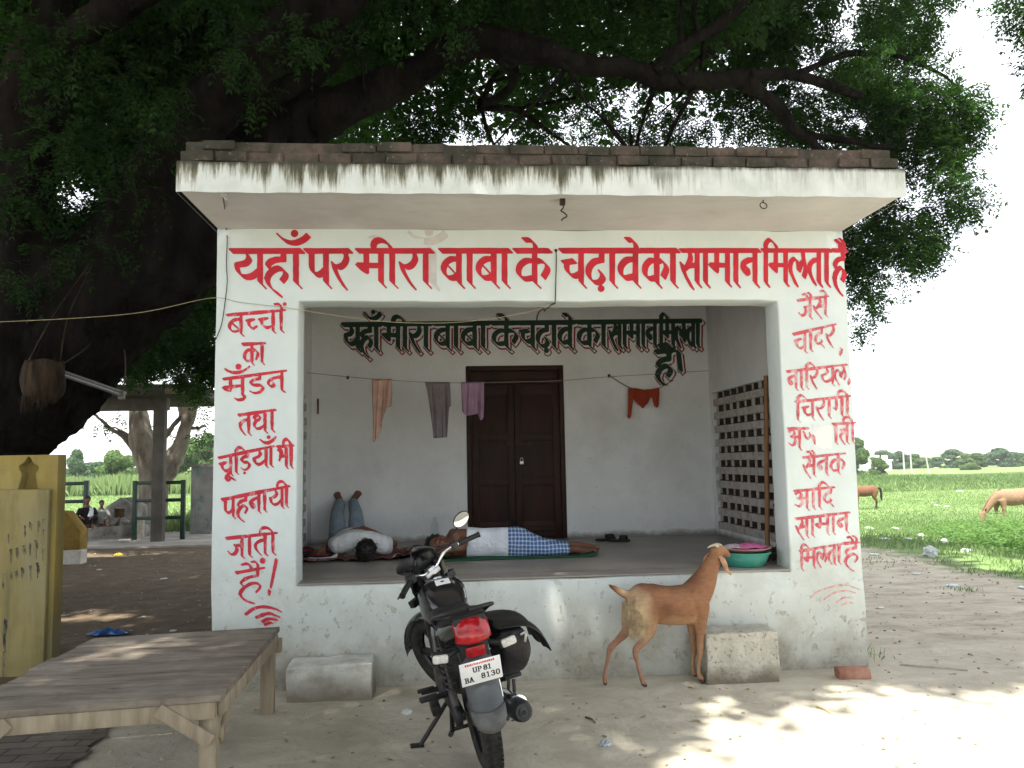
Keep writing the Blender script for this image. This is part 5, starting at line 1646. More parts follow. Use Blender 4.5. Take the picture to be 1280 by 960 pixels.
# white paper patch on the tank top, with a dark dot
def tank_top(x, y):
    t = [(.50, .835, .075), (.55, .87, .10), (.64, .915, .13), (.74, .95, .15), (.83, .955, .15), (.91, .93, .125)]
    zt = np.interp(x, [q[0] for q in t], [q[1] for q in t]); w = np.interp(x, [q[0] for q in t], [q[2] for q in t])
    zc = .82
    return zc-DZT+(zt-zc)*(max(0, 1-(abs(y)/w)**(2/.7)))**(.35)
mb = MB(); mb.sheet([[(x, y, tank_top(x, y)+.003) for x in np.linspace(.68, .755, 8)] for y in np.linspace(-.055, .035, 8)])
mb.build('paper_patch', PLATE, tank, local=True, smooth='all')
mb = MB(); mb.lathe([(0, .006), (.011, .005), (.012, 0)], (.72, -.01, tank_top(.72, -.01)), 14); mb.build('patch_dot', INK, tank, local=True, smooth=True)
# pale swirling decal on the right flank of the tank
mb = MB()
dec = [sm((.60, .84), (.66, .88), (.70, .86), (.66, .83), (.72, .80)), sm((.63, .80), (.69, .84), (.73, .885))]
for st_ in dec:
    P_ = [(x, -1.0, z) for x, z in st_]
    out = []
    for x, _, z in P_:
        w = np.interp(x, [.50, .55, .64, .74, .83, .91], [.075, .10, .13, .15, .15, .125]); up = np.interp(x, [.5, .55, .64, .74, .83], [.035, .06, .095, .125, .13])
        f = min(1, abs(z-.82)/(up if z > .82 else .15))
        out.append((x, -(w*(1-f**(2/.7))**.35+.001), z-DZT))
    mb.tube(out, .004, 5)
mb.build('decal', plain('pale_decal', (.6, .62, .64), .4), tank, local=True, smooth=True)
# seat, cowl, rail
lof('seat', [(.60, .725, .06, .03, .03, .7), (.55, .735, .105, .04, .04, .6), (.42, .725, .125, .042, .045, .6), (.28, .73, .130, .045, .05, .6), (.18, .755, .130, .05, .06, .6), (.05, .785, .125, .05, .06, .6), (-.08, .815, .112, .042, .05, .6), (-.16, .828, .085, .03, .035, .7)], SEATM)
lof('tail_cowl', [(.42, .66, .10, .06, .07, .7), (.25, .68, .128, .06, .08, .7), (.08, .72, .132, .06, .075, .7), (-.08, .755, .125, .055, .065, .7), (-.20, .795, .098, .042, .06, .7), (-.285, .818, .080, .028, .06, .75)], GLOSS)
mb = MB()
for s in (-1, 1):
    mb.tube(smooth_path([(.16, s*.125, .755), (.02, s*.150, .815), (-.14, s*.148, .855), (-.26, s*.110, .882), (-.305, 0, .89)], 5), [(.013, .010)]*21, 8)
bp(mb, 'grab_rail', PLAST, smooth=True)
for s in (-1, 1):
    lof_r = MB(); G = []
    for x, z0, z1, y in ((.10, .62, .74, .13), (.24, .52, .72, .145), (.40, .50, .70, .145), (.50, .56, .72, .12)):
        G.append([(x, s*(y-.01), z0), (x, s*y, z0*.7+z1*.3), (x, s*y, z0*.3+z1*.7), (x, s*(y-.012), z1)])
    lof_r.sheet(G); bp(lof_r, 'side_panel', GLOSS, smooth='all', solid=.006)
# tail light and plate
def curved_panel(x, yw, z0, z1, bulge, tilt, n=8, top=1.0):
    return [[(x-bulge*(1-(2*i/n-1)**2)-bulge*.5*math.sin(math.pi*j/n)+tilt*(j/n), yw*(2*i/n-1)*(top*j/n+1-j/n), z0+(z1-z0)*j/n-0.016*(2*i/n-1)**2*(2*j/n-1)) for j in range(n+1)] for i in range(n+1)]
mb = MB(); mb.sheet(curved_panel(-.300, .088, .728, .845, .026, .035, 10, .95)); tl = bp(mb, 'tail_light', REDLENS, smooth='all', solid=.012)
mb = MB(); mb.cbox((-.262, 0, .785), (.06, .165, .14)); mb.cbox((-.235, 0, .68), (.05, .15, .14)); bp(mb, 'tail_bracket', PLAST, bevel=.014)
mb = MB(); mb.cbox((-.292, .0, .682), (.012, .098, .052), Matrix.Rotation(R(-8), 3, 'Y')); bp(mb, 'reflector', REDLENS, bevel=.004)
for s in (-1, 1):
    mb = MB(); c = np.array((-.255, s*.168, .682))
    mb.tube([(-.235, s*.07, .70), tuple(c+np.array((0, -s*.03, 0)))], .013, 8); mb.cbox(tuple(c+np.array((.012, 0, 0))), (.044, .088, .050), Matrix.Rotation(R(8*s), 3, 'X')); i_ = bp(mb, 'indicator', PLAST, bevel=.016)
    mb = MB(); mb.cbox(tuple(c+np.array((-.018, s*.006, 0))), (.026, .078, .042), Matrix.Rotation(R(8*s), 3, 'X')); mb.build('lens', CLEARLENS, i_, local=True, bevel=.011)
PT = Matrix.Rotation(R(-14), 3, 'Y')
pc = np.array((-.352, 0, .600))
def pl_pt(u, v, w=0.0):          # plate face: u to the right of a viewer behind, v up, w towards the viewer
    return np.array(PT @ Vector((-w, -u, v)))+pc
mb = MB(); mb.cbox((0, 0, 0), (.003, .204, .118)); mb.v = [np.array([np.array(PT @ Vector(q))+pc for q in v]) for v in mb.v]
plate = bp(mb, 'number_plate', PLATE, bevel=.0012)
# characters drawn with a slab-serif brush: strokes in a 10 x 14 box, (0, 0) top left
SER = {
 'U': [[(1, 0), (1, 9), (2, 12.5), (5, 14), (8, 12.5), (9, 9), (9, 0)], [(-.6, 0), (2.8, 0)], [(7.2, 0), (10.4, 0)]],
 'P': [[(2, 0), (2, 14)], [(0, 0), (6, 0), (8.6, 1.2), (9, 3.8), (8.2, 6.4), (6, 7.2), (2, 7.2)], [(0, 14), (4.4, 14)]],
 '8': [[(5, 6.6), (2, 5.6), (1.4, 3.2), (2.6, .8), (5, 0), (7.4, .8), (8.6, 3.2), (8, 5.6), (5, 6.6), (1.6, 8), (.8, 10.6), (2.2, 13.2), (5, 14), (7.8, 13.2), (9.2, 10.6), (8.4, 8), (5, 6.6)]],
 '1': [[(5, 0), (5, 14)], [(5, 0), (2.4, 2)], [(2, 14), (8, 14)]],
 'B': [[(2, 0), (2, 14)], [(0, 0), (6, 0), (8.2, 1.2), (8.4, 3.6), (7.6, 5.8), (5.6, 6.6), (2, 6.6)], [(5.6, 6.6), (8.4, 7.8), (9.4, 10.2), (8.6, 12.8), (6, 14), (0, 14)]],
 'A': [[(5, 0), (1, 14)], [(5, 0), (9, 14)], [(2.6, 9), (7.4, 9)], [(-.8, 14), (3, 14)], [(7, 14), (10.8, 14)]],
 '3': [[(1, 2.2), (2.6, .5), (5, 0), (7.6, .9), (8.4, 3.2), (7.4, 5.6), (4.4, 6.6), (7.8, 7.6), (9.2, 10.2), (8.2, 12.8), (5, 14), (2.2, 13.4), (.8, 11.4)]],
 '0': [[(5, 0), (2, 1.4), (.8, 7), (2, 12.6), (5, 14), (8, 12.6), (9.2, 7), (8, 1.4), (5, 0)]],
}
Fl = Field(-110, -62, 110, 62, 0.5)
def chars(txt, x, y, h, adv):
    S = []
    k = h/14.0
    for ch in txt:
        if ch in SER:
            for s in SER[ch]: S.append([(x+a*k, y+b*k) for a, b in s])
        x += adv
    return S
Fl.strokes(chars('UP', -38, -28, 25, 24)+chars('81', 14, -28, 25, 21)+chars('BA', -84, 18, 25, 23)+chars('8130', -2, 11, 26, 24.5), 2.9, 1.5, 0, 3)
V, Fc = Fl.contour()
mb = MB(); mb.add([pl_pt(a/1000, -b/1000, .0022) for a, b in V], [tuple(f) for f in Fc]); mb.build('registration_number', INK, plate, local=True)
mb = MB()
rr = np.random.RandomState(4)
x = -.075
while x < .072:                 # a band of small red print too fine to read
    w = rr.uniform(.004, .008); mb.add([pl_pt(x, .040, .0021), pl_pt(x+w, .040, .0021), pl_pt(x+w, .040+.011*rr.uniform(.7, 1.1), .0021), pl_pt(x, .040+.011*rr.uniform(.7, 1.1), .0021)], [(0, 1, 2, 3)]); x += w+rr.uniform(.0015, .0035)
mb.build('red_print', PINK, plate, local=True)
for u in (-.088, .088):
    pass
# rear mudguard
mb = MB(); G = []
for x, z, w in ((-.20, .70, .070), (-.27, .655, .076), (-.305, .58, .080), (-.325, .53, .084), (-.345, .47, .084), (-.362, .425, .082), (-.376, .385, .070)):
    G.append([(x+.030*abs(u)**2.2+.0*u, w*u, z-.004*abs(u)) for u in np.linspace(-1, 1, 11)])
mb.sheet(G); bp(mb, 'rear_mudguard', MUDG, smooth='all', solid=.006)
mb = MB(); G = []
for x, z, w in ((-.372, .425, .086), (-.392, .375, .082), (-.400, .335, .066)):
    G.append([(x+.034*abs(u)**2.2, w*u, z-.02*(1-u*u)) for u in np.linspace(-1, 1, 11)])
mb.sheet(G); bp(mb, 'mud_flap', plain('worn_grey_flap', (.105, .105, .10), .6, var=.3), smooth='all', solid=.006)
mb = MB(); G = []
for a in np.linspace(R(55), R(175), 12):
    G.append([((WR+.035)*math.cos(a), .068*u, WR+(WR+.035)*math.sin(a)-.02*abs(u)**3) for u in np.linspace(-1, 1, 7)])
mb.sheet(G); bp(mb, 'inner_mudguard', PLAST, smooth='all', solid=.004)
# frame, swing arm, dampers
mb = MB()
mb.tube(smooth_path([(.97, 0, .88), (.80, 0, .74), (.55, 0, .70)], 5), .022, 10)
mb.tube(smooth_path([(.98, 0, .80), (.92, 0, .55), (.86, 0, .34), (.70, 0, .22)], 5), .020, 10)
for s in (-1, 1):
    mb.tube(smooth_path([(.55, s*.06, .70), (.30, s*.10, .68), (.0, s*.105, .74), (-.22, s*.08, .80)], 5), .013, 8)
    mb.tube(smooth_path([(.50, s*.08, .70), (.46, s*.10, .45), (.50, s*.09, .27)], 5), .015, 8)
bp(mb, 'frame', PLAST, smooth=True)
mb = MB()
for s in (-1, 1): mb.beam((.47, s*.09, .33), (-.03, s*.09, WR), .022, .045)
bp(mb, 'swing_arm', PLAST, bevel=.005)
for s in (-1, 1):
    mb = MB()
    a, b = np.array((.13, s*.125, .70)), np.array((.0, s*.118, .33))
    mb.tube([tuple(a), tuple(b)], .012, 10)
    h = [tuple(a+(b-a)*(.12+.62*t)+np.array((.027*math.cos(t*50), .027*math.sin(t*50), 0))) for t in np.linspace(0, 1, 110)]
    mb.tube(h, .0048, 6)
    mb.tube([tuple(a+(b-a)*.72), tuple(b)], .022, 12)
    bp(mb, 'shock_absorber', CHROME if s < 0 else ENGM, smooth=True)
# engine
mb = MB()
mb.cbox((.68, 0, .36), (.34, .20, .18), Matrix.Rotation(R(-4), 3, 'Y'))
mb.cbox((.60, .12, .33), (.24, .06, .15)); mb.cbox((.64, -.13, .33), (.22, .07, .16))
bp(mb, 'engine', ENGM, bevel=.025)
mb = MB()
for k in range(7): mb.cbox((.80+.012*k, 0, .475+.022*k), (.135, .16-.003*k, .009), Matrix.Rotation(R(-14), 3, 'Y'))
mb.cbox((.83, 0, .54), (.10, .115, .16), Matrix.Rotation(R(-14), 3, 'Y'))
bp(mb, 'cylinder_fins', ENGM, bevel=.004)
mb = MB(); mb.beam((.46, .118, .315), (-.02, .118, .312), .035, .095); mb.lathe([(0, .02), (.055, .02), (.06, 0), (.055, -.02), (0, -.02)], (.0, .118, WR), 20, 'Y'); bp(mb, 'chain_case', PLAST, bevel=.012)
# exhaust
mb = MB(); mb.tube(smooth_path([(.87, -.03, .50), (.95, -.08, .42), (.90, -.12, .25), (.70, -.14, .20), (.42, -.15, .215)], 6), .019, 12); bp(mb, 'exhaust_pipe', CHROME, smooth=True)
mb = MB()
a, b = np.array((.42, -.16, .22)), np.array((-.235, -.185, .315))
k = b-a
prof = [(0, .022), (.08, .038), (.2, .050), (.6, .055), (.90, .057), (.965, .052), (1.0, .040)]
mb.tube([tuple(a+k*t) for t, _ in prof], [r_ for _, r_ in prof], 22)
ex = bp(mb, 'silencer', plain('grey_black_silencer', (.035, .037, .040), .5, .4, .2, var=.3), smooth=True)
mb = MB(); mb.tube([tuple(a+k*.98), tuple(a+k*1.012)], .021, 14); mb.build('tail_pipe', ENGM, ex, local=True, smooth=True)
mb = MB(); mb.tube([tuple(a+k*1.004), tuple(a+k*1.0145)], .0125, 14); mb.build('pipe_bore', INK, ex, local=True)
mb = MB(); mb.tube([tuple(a+k*t+np.array((0, -.012, .028))) for t in (.25, .5, .78)], [(.048, .035)]*3, 14); bp(mb, 'heat_shield', CHROME, smooth=True)
# foot rests and stands
for s in (-1, 1):
    mb = MB(); mb.tube([(.56, s*.10, .30), (.56, s*.25, .31)], .016, 10); mb.cbox((.56, s*.22, .318), (.034, .10, .018)); bp(mb, 'foot_rest', PLAST, bevel=.004)
    mb = MB(); mb.beam((.24, s*.11, .36), (.20, s*.20, .37), .02, .03); mb.cbox((.20, s*.235, .375), (.05, .10, .022), Matrix.Rotation(R(6), 3, 'Z')); bp(mb, 'pillion_rest', PLAST, bevel=.004)
tl_ = math.tan(LEAN)
mb = MB(); mb.tube([(.46, .10, .27), (.42, .315, .315*tl_+.012)], .013, 10); mb.cbox((.425, .335, .335*tl_+.008), (.055, .075, .012), Matrix.Rotation(LEAN, 3, 'X')); bp(mb, 'side_stand', PLAST, smooth=True)
mb = MB()
for s in (-1, 1): mb.tube([(.40, s*.10, .27), (.24, s*.14, .16), (.16, s*.16, .17)], .014, 8)
mb.tube([(.24, -.14, .165), (.24, .14, .165)], .011, 8)
bp(mb, 'centre_stand', PLAST, smooth=True)
mb = MB(); mb.tube(smooth_path([(.45, .15, .30), (.40, .19, .28), (.30, .21, .285)], 4), .009, 8); mb.cbox((.36, .20, .27), (.16, .05, .05)); bp(mb, 'gear_pedal', PLAST, bevel=.008)
# ------------------------------------------------------------ saddlebag slung on the right side
MB2W = world_of(bike)
bag = thing('saddlebag', 'black leather saddlebag hanging from the right side of the motorcycle', 'bag', tuple(MB2W @ Vector((.10, -.20, .45))), bike.rotation_euler)
m_ = Mat('black_saddle_leather', (0.013, 0.013, 0.014), 0.5, 0.45)
m_.mix(m_.ramp(m_.noise(12, 6, 0.7), [(0.55, 0), (0.8, 0.25)]), (0.08, 0.074, 0.065))
m_.bump(m_.noise(9, 6, 0.6), 0.5, 0.02); m_.bump(m_.noise(90, 3), 0.2, 0.002)
LEATHER = m_.done()
mb = MB(); G = []
for z, x0, x1, y0, y1 in ((-.02, -.05, .10, .02, -.03), (-.008, -.10, .16, .045, -.075), (.05, -.16, .22, .05, -.115), (.11, -.19, .25, .05, -.125), (.18, -.20, .26, .045, -.115), (.235, -.195, .255, .035, -.10), (.255, -.17, .23, .025, -.07)):
    row = []
    for j in range(25):
        a = 2*math.pi*j/24
        c_, s_ = math.cos(a), math.sin(a)
        row.append(((x0+x1)/2+(x1-x0)/2*math.copysign(abs(c_)**.2, c_)+.006*math.sin(5*a+z*20), (y0+y1)/2+(y0-y1)/2*math.copysign(abs(s_)**.22, s_)+.006*math.sin(3*a+z*31), z))
    G.append(row)
mb.sheet(G); mb.f.append(tuple(range(24))); mb.f.append(tuple(6*25+23-i for i in range(24)))
mb.build('bag_body', LEATHER, bag, local=True, weld=True, subd=1, smooth='all')
mb = MB(); G = []
prof = [(.05, .275), (.01, .275), (-.04, .272), (-.085, .266), (-.125, .252), (-.155, .225), (-.178, .185), (-.192, .145), (-.20, .115), (-.206, .09)]
for i, x in enumerate(np.linspace(-.225, .27, 16)):
    G.append([(x+.004*math.sin(j*2.0+i), y+.010*math.sin(i*.9+j*.6), z+.012*math.sin(i*.7)*(j/9.)-.012*(abs(i-7.5)/7.5)**2+(.006*math.sin(i*1.3) if j == 9 else 0)) for j, (y, z) in enumerate(prof)])
mb.sheet(G); mb.build('flap', LEATHER, bag, local=True, solid=.007, subd=1, smooth='all')
mb = MB(); mb.cbox((-.222, -.09, .19), (.008, .014, .046), Matrix.Rotation(R(20), 3, 'X')); mb.cbox((-.224, -.08, .215), (.010, .03, .012), Matrix.Rotation(R(-15), 3, 'X')); mb.build('zip_puller', STEEL, bag, local=True, bevel=.003)
for x in (-.02, .12):
    mb = MB(); mb.tube(smooth_path([(x, -.02, -.06), (x-.01, -.01, -.12), (x+.01, .01, -.19), (x, .03, -.24)], 4), [(.010, .004)]*13, 6)
    mb.build('strap', LEATHER, bag, local=True, smooth=True)
# ------------------------------------------------------------ goat
def zoomer(x0, y0, k): return lambda zx, zy, y: at(x0+zx/k, y0+zy/k, y)
gq = zoomer(740, 660, 4.572)
GY0 = -0.245
def GP(zx, zy, dy=0.0):
    return tuple(gq(zx, zy, GY0+0.00021*(zx-350)+dy))
def gr(z): return z/4.572*0.00572
def tube_px(mb, pts, n=12, k=6):
    """pts: (zoom x, zoom y, dy, radius in zoom px[, lateral factor])"""
    P = [np.array(GP(*p[:3])) for p in pts]
    C_ = catmull(P, k)
    t = np.linspace(0, len(P)-1, len(C_))
    ra = np.interp(t, range(len(P)), [gr(p[3]) for p in pts])
    lf = np.interp(t, range(len(P)), [(p[4] if len(p) > 4 else 1.0) for p in pts])
    mb.tube([tuple(c) for c in C_], [(a*l, a) for a, l in zip(ra, lf)], n, flat=(0.1, 1, 0))
    for i in (0, -1):
        mb.ball(tuple(C_[i]), (ra[i]*lf[i]*0.95,)*3, 12, 8)
gc = GP(400, 860, 0)
goat = thing('goat', 'brown goat with cream rump hair stretching its head towards the green tub', 'goat', (gc[0], gc[1], 0))
mb = MB()
tube_px(mb, [(222, 392, 0, 52, .8), (262, 400, 0, 88, .86), (330, 424, 0, 108, .86), (430, 442, 0, 110, .86), (520, 438, 0, 114, .82), (590, 425, 0, 104, .74), (630, 400, 0, 72, .7)], 18)
tube_px(mb, [(585, 390, 0, 96, .72), (632, 318, 0, 78, .74), (668, 240, 0, 56, .82), (696, 180, 0.01, 41, .9), (712, 140, 0.015, 36, .95)], 14)
tube_px(mb, [(708, 130, 0.01, 38, .95), (732, 128, 0.04, 35, .9), (756, 138, 0.085, 26, .9), (772, 150, 0.12, 20, .95), (778, 155, 0.14, 17, 1)], 14)
tube_px(mb, [(560, 380, -.075, 34, .5), (600, 430, -.088, 40, .5), (616, 500, -.075, 30, .6)])
tube_px(mb, [(290, 395, -.07, 46, .6), (322, 470, -.085, 50, .55), (336, 545, -.075, 34, .6)])
for i_ in range(5): tube_px(mb, [(400+34*i_, 375, -.088, 7, .8), (392+34*i_, 440, -.101, 7, .8), (400+34*i_, 500, -.088, 6, .8)], 8)
# legs: near hind, far hind, near front, far front
tube_px(mb, [(262, 430, -.045, 72, .72), (310, 500, -.06, 62, .62), (330, 570, -.065, 42, .66), (300, 640, -.06, 26, .8), (248, 700, -.055, 20, .8), (258, 765, -.055, 13, .8), (276, 840, -.055, 12, .9), (292, 885, -.055, 17, .95), (306, 902, -.055, 14, 1)])
tube_px(mb, [(232, 430, .045, 64, .70), (212, 520, .055, 46, .66), (196, 588, .06, 30, .72), (150, 640, .06, 22, .8), (104, 690, .06, 19, .8), (88, 760, .06, 12.5, .8), (72, 832, .06, 12, .9), (74, 874, .06, 16.5, .95), (76, 890, .06, 14, 1)])
tube_px(mb, [(612, 440, -.05, 66, .55), (618, 530, -.06, 42, .62), (620, 600, -.06, 27, .78), (618, 690, -.06, 22, .85), (612, 760, -.06, 13, .9), (608, 820, -.06, 12.5, .95), (620, 856, -.06, 19, 1), (634, 878, -.06, 16, 1)])
tube_px(mb, [(570, 470, .05, 56, .55), (572, 550, .06, 34, .66), (578, 620, .06, 24, .8), (584, 690, .06, 20, .9), (580, 750, .06, 12.5, .9), (578, 800, .06, 12, .95), (584, 826, .06, 17, 1), (592, 842, .06, 14, 1)])
tube_px(mb, [(216, 388, 0, 26, .9), (176, 372, 0, 24, .85), (140, 352, 0, 20, .8), (105, 330, 0, 11, .7), (90, 320, 0, 5, .7)], 10)
goat_body = mb.build('body', None, goat, remesh=0.0105, smoothit=5, smooth='all')
FUR = Mat('goat_fur', (1, 1, 1), 0.75, 0.25)
a_ = _n(FUR.nt, 'ShaderNodeVertexColor'); a_.layer_name = 'tint'
FUR.c = a_.outputs['Color']
FUR.mix(1.0, FUR.ramp(FUR.noise(34, 6, 0.7, (0.7, 1, 2.2)), [(0.3, (0.72, 0.70, 0.68)), (0.7, (1.12, 1.12, 1.1))]), 'MULTIPLY')
FUR.bump(FUR.noise(60, 6, 0.75, (1, 1, 3.5)), 0.6, 0.006)
FUR = FUR.done()
goat_body.data.materials.append(FUR)
def smst(a, b, x): return sstep(a, b, x)
gl0 = np.array(gc)
def goat_col(co):
    # coordinates along the body in the units used for modelling
    sx = 4.572/0.00572
    zx = 400+(co[:, 0])*sx*1.0; zz = co[:, 2]*sx; y = co[:, 1]
    brown = np.array((0.275, 0.132, 0.068)); dark = np.array((0.15, 0.065, 0.035)); pale = np.array((0.46, 0.29, 0.17)); cream = np.array((0.54, 0.42, 0.265)); pink = np.array((0.40, 0.22, 0.15)); hoof = np.array((0.07, 0.055, 0.045))
    from mathutils import noise as N
    nz = np.array([N.noise(Vector(c)*14) for c in co])
    c = np.tile(brown, (len(co), 1))
    def mixc(c, k, m): return c*(1-m[:, None])+k*m[:, None]
    c = mixc(c, dark, 0.8*smst(490, 575, zz+nz*30)*smst(230, 280, zx)*(1-smst(600, 700, zx)))      # dark back line
    c = mixc(c, dark, 0.9*np.exp(-((zx-420)/58)**2-((zz-435+0.25*(zx-420))/42)**2))                     # dark flank patch
    c = mixc(c, pale, 0.75*smst(400, 335, zz+nz*25)*smst(330, 370, zx)*(1-smst(590, 620, zx)))      # pale belly
    c = mixc(c, pale, 0.4*smst(330, 200, zz)*smst(540, 560, zx))
    c = mixc(c, pale, .55*smst(700, 790, zz)*smst(640, 690, zx))
    rumpd = np.hypot((zx-248)/78, (zz-385)/150)
    c = mixc(c, cream, np.clip(1.35-rumpd+nz*.30, 0, 1)*(1-smst(330, 372, zx))*smst(222, 262, zz))
    c = mixc(c, cream, 0.9*np.clip(1-np.abs(zx-180)/40, 0, 1)*smst(500, 530, zz))                      # tail root
    c = mixc(c, dark*.7, smst(140, 110, zx)*smst(520, 540, zz))
    c = mixc(c, pink, 0.6*smst(330, 250, zz)*(1-smst(330, 350, zx)))
    c = mixc(c, hoof, smst(30, 22, zz-0*zx))
    return c
paint(goat_body, goat_col)
def ear(mb, pts, w, t=.006):
    P = catmull([np.array(p) for p in pts], 5)
    k = len(P)
    ws = [w*(.5+.5*math.sin(math.pi*min(1, .15+.95*i/(k-1))))*(1 if i < k-2 else .6) for i in range(k)]
    mb.tube([tuple(p) for p in P], [(a, t) for a in ws], 12, flat=(1, .25, 0))
EARM = plain('goat_ear_skin', (0.44, 0.24, 0.14), 0.75, 0.2, var=.35, scale=18)
mb = MB(); ear(mb, [GP(728, 160, -.03), GP(745, 178, -.05), GP(758, 205, -.055), GP(772, 240, -.05), GP(795, 266, -.05)], .022)
mb.build('ear', EARM, goat, smooth='all')
mb = MB(); ear(mb, [GP(700, 140, .045), GP(672, 150, .07), GP(650, 170, .075), GP(640, 195, .075)], .018)
mb.build('ear', EARM, goat, smooth='all')
HORN = plain('goat_horn', (0.42, 0.36, 0.27), 0.6, 0.3, var=.3, scale=40, bump=.4)
for dy, pts in ((-.022, [(722, 106), (702, 98), (680, 102), (660, 114)]), (.022, [(736, 102), (716, 93), (694, 96), (674, 107)])):
    mb = MB(); P = catmull([np.array(GP(a, b, dy)) for a, b in pts], 6); mb.tube([tuple(p) for p in P], list(np.linspace(.014, .004, len(P))), 10)
    mb.build('horn', HORN, goat, smooth='all')
mb = MB(); mb.ball(GP(742, 120, .065), .011, 12, 8); mb.build('eye', INK, goat, smooth='all')
# long pale hair of the rump: strands hanging over the thighs
rr = np.random.RandomState(8)
HAIR = plain('cream_goat_hair', (0.52, 0.40, 0.245), 0.8, 0.2, var=.3, scale=20, bump=0)
mb = MB()
for k in range(1700):
    zy = 395+205*rr.beta(1.6, 1.3); zx = rr.normal(258+.03*(zy-395), 34)
    zx = min(max(zx, 206+.06*(zy-395)), 338)
    w_ = math.sin((zy-395)/215*3.14)
    p0 = np.array(GP(zx, zy, -.055-.034*math.sin(math.pi*min(1, max(0, (zx-200)/125)))+rr.uniform(-.006, .004)))
    l = rr.uniform(.035, .075)
    p1 = p0+np.array((rr.normal(.002, .006), rr.normal(-.006, .004), -l*.55)); p2 = p1+np.array((rr.normal(.006, .008), rr.normal(.005, .005), -l*.5))
    mb.tube([tuple(p0), tuple(p1), tuple(p2)], [.0011, .0010, .0004], 3, cap=False)
mb.build('rump_hair', HAIR, goat, fix=False, smooth='all')

# ------------------------------------------------------------ horses in the field
def horse(root_name, label, fx, fy, facing, hgt, body_c, mane_c, sock_c, graze, patch=None):
    """facing: +1 looks towards +x, -1 towards -x; hgt = height of the withers"""
    gzv = gz(fx, fy)
    o = thing(root_name, label, 'horse', (fx, fy, gzv), (0, 0, 0))
    S = hgt
    f = facing
    mb = MB()
    def T(pts, n=12):
        P = [np.array((f*p[0]*S, p[1]*S, p[2]*S)) for p in pts]
        C_ = catmull(P, 6); t = np.linspace(0, len(P)-1, len(C_))
        ra = np.interp(t, range(len(P)), [p[3]*S for p in pts]); lf = np.interp(t, range(len(P)), [(p[4] if len(p) > 4 else 1) for p in pts])
        mb.tube([tuple(c) for c in C_], [(a*l, a) for a, l in zip(ra, lf)], n, flat=(0, 1, 0))
        for i in (0, -1): mb.ball(tuple(C_[i]), (ra[i]*min(1, lf[i]),)*3, 10, 7)
    T([(-.52, 0, .80, .13, .85), (-.42, 0, .80, .20, .85), (-.25, 0, .775, .225, .82), (0, 0, .75, .235, .85), (.25, 0, .765, .225, .8), (.42, 0, .78, .185, .75), (.50, 0, .76, .13, .8)], 18)
    if graze:
        T([(.40, 0, .82, .165, .62), (.60, 0, .68, .135, .58), (.78, 0, .48, .105, .6), (.90, 0, .32, .085, .7)])
        T([(.90, 0, .34, .088, .72), (.94, 0, .22, .085, .65), (.96, 0, .10, .060, .7), (.955, 0, .035, .052, .85)])
    else:
        T([(.40, 0, .82, .165, .62), (.62, 0, .80, .13, .58), (.82, 0, .72, .10, .6), (.95, 0, .66, .085, .7)])
        T([(.95, 0, .68, .088, .72), (1.05, 0, .56, .08, .65), (1.12, 0, .44, .058, .7), (1.14, 0, .38, .05, .85)])
    for s, dx in ((-1, .02), (1, -.06)):
        T([(-.42, s*.09, .76, .17, .6), (-.40+dx, s*.10, .60, .125, .65), (-.42+dx, s*.10, .46, .07, .8), (-.50+dx, s*.10, .34, .042, .9), (-.485+dx, s*.10, .2, .030, 1), (-.475+dx, s*.10, .09, .034, 1), (-.45+dx, s*.10, .02, .045, 1)])
        T([(.38, s*.09, .70, .13, .6), (.38-dx, s*.10, .52, .075, .7), (.385-dx, s*.10, .34, .044, .9), (.38-dx, s*.10, .2, .028, 1), (.385-dx, s*.10, .09, .032, 1), (.405-dx, s*.10, .02, .043, 1)])
    b = mb.build('body', None, o, local=True, remesh=0.022*S, smoothit=4, smooth='all')
    m = attr_mat(root_name+'_coat', .7, .25, 12, .25, .15, 40)
    b.data.materials.append(m)
    def colr(co):
        c = np.tile(np.array(body_c), (len(co), 1)); z = co[:, 2]/S; x = co[:, 0]*f/S
        k = sstep(.40, .22, z)[:, None]*(np.abs(x) < .7)[:, None]
        c = c*(1-k)+np.array(sock_c)*k
        k = (sstep(.62, .5, z)*sstep(.40, .2, np.abs(x))*.5)[:, None]
        return c*(1-k)+np.array(body_c)*1.25*k
    paint(b, colr)
    mane_m = plain(root_name+'_mane', mane_c, .8, .2, var=.3)
    mb = MB(); G = []
    pts = catmull([np.array(p) for p in (((.36, 1.0), (.60, .84), (.80, .62), (.93, .43)) if graze else ((.36, 1.0), (.62, .94), (.82, .84), (.95, .78)))], 6)
    for i, p in enumerate(pts): G.append([(f*(p[0]+.01*j)*S, -.02*S-.05*j*.012, (p[1]+.015-.05*j-(.02*math.sin(i*2) if j == 3 else 0))*S) for j in range(4)])
    mb.sheet(G); mb.build('mane', mane_m, o, local=True, solid=.03*S, smooth='all')
    mb = MB(); mb.tube(smooth_path([(f*-.60*S, 0, .88*S), (f*-.70*S, 0, .84*S), (f*-.74*S, 0, .66*S), (f*-.73*S, 0, .46*S), (f*-.76*S, 0, .34*S)], 5), list(np.interp(np.linspace(0, 1, 21), [0, .2, .7, 1], [.028*S, .045*S, .05*S, .012*S])), 10)
    mb.build('tail', mane_m, o, local=True, smooth='all')
    for s in (-1, 1):
        e = (f*.87*S, s*.05*S, .42*S) if graze else (f*.93*S, s*.05*S, .77*S)
        mb = MB(); mb.tube([e, (e[0]-f*.03*S, e[1]+s*.01*S, e[2]+.09*S)], [.028*S, .005*S], 8); mb.build('ear', m if False else mane_m, o, local=True, smooth='all')
    return o
hp = at(1097, 634, 29.0)
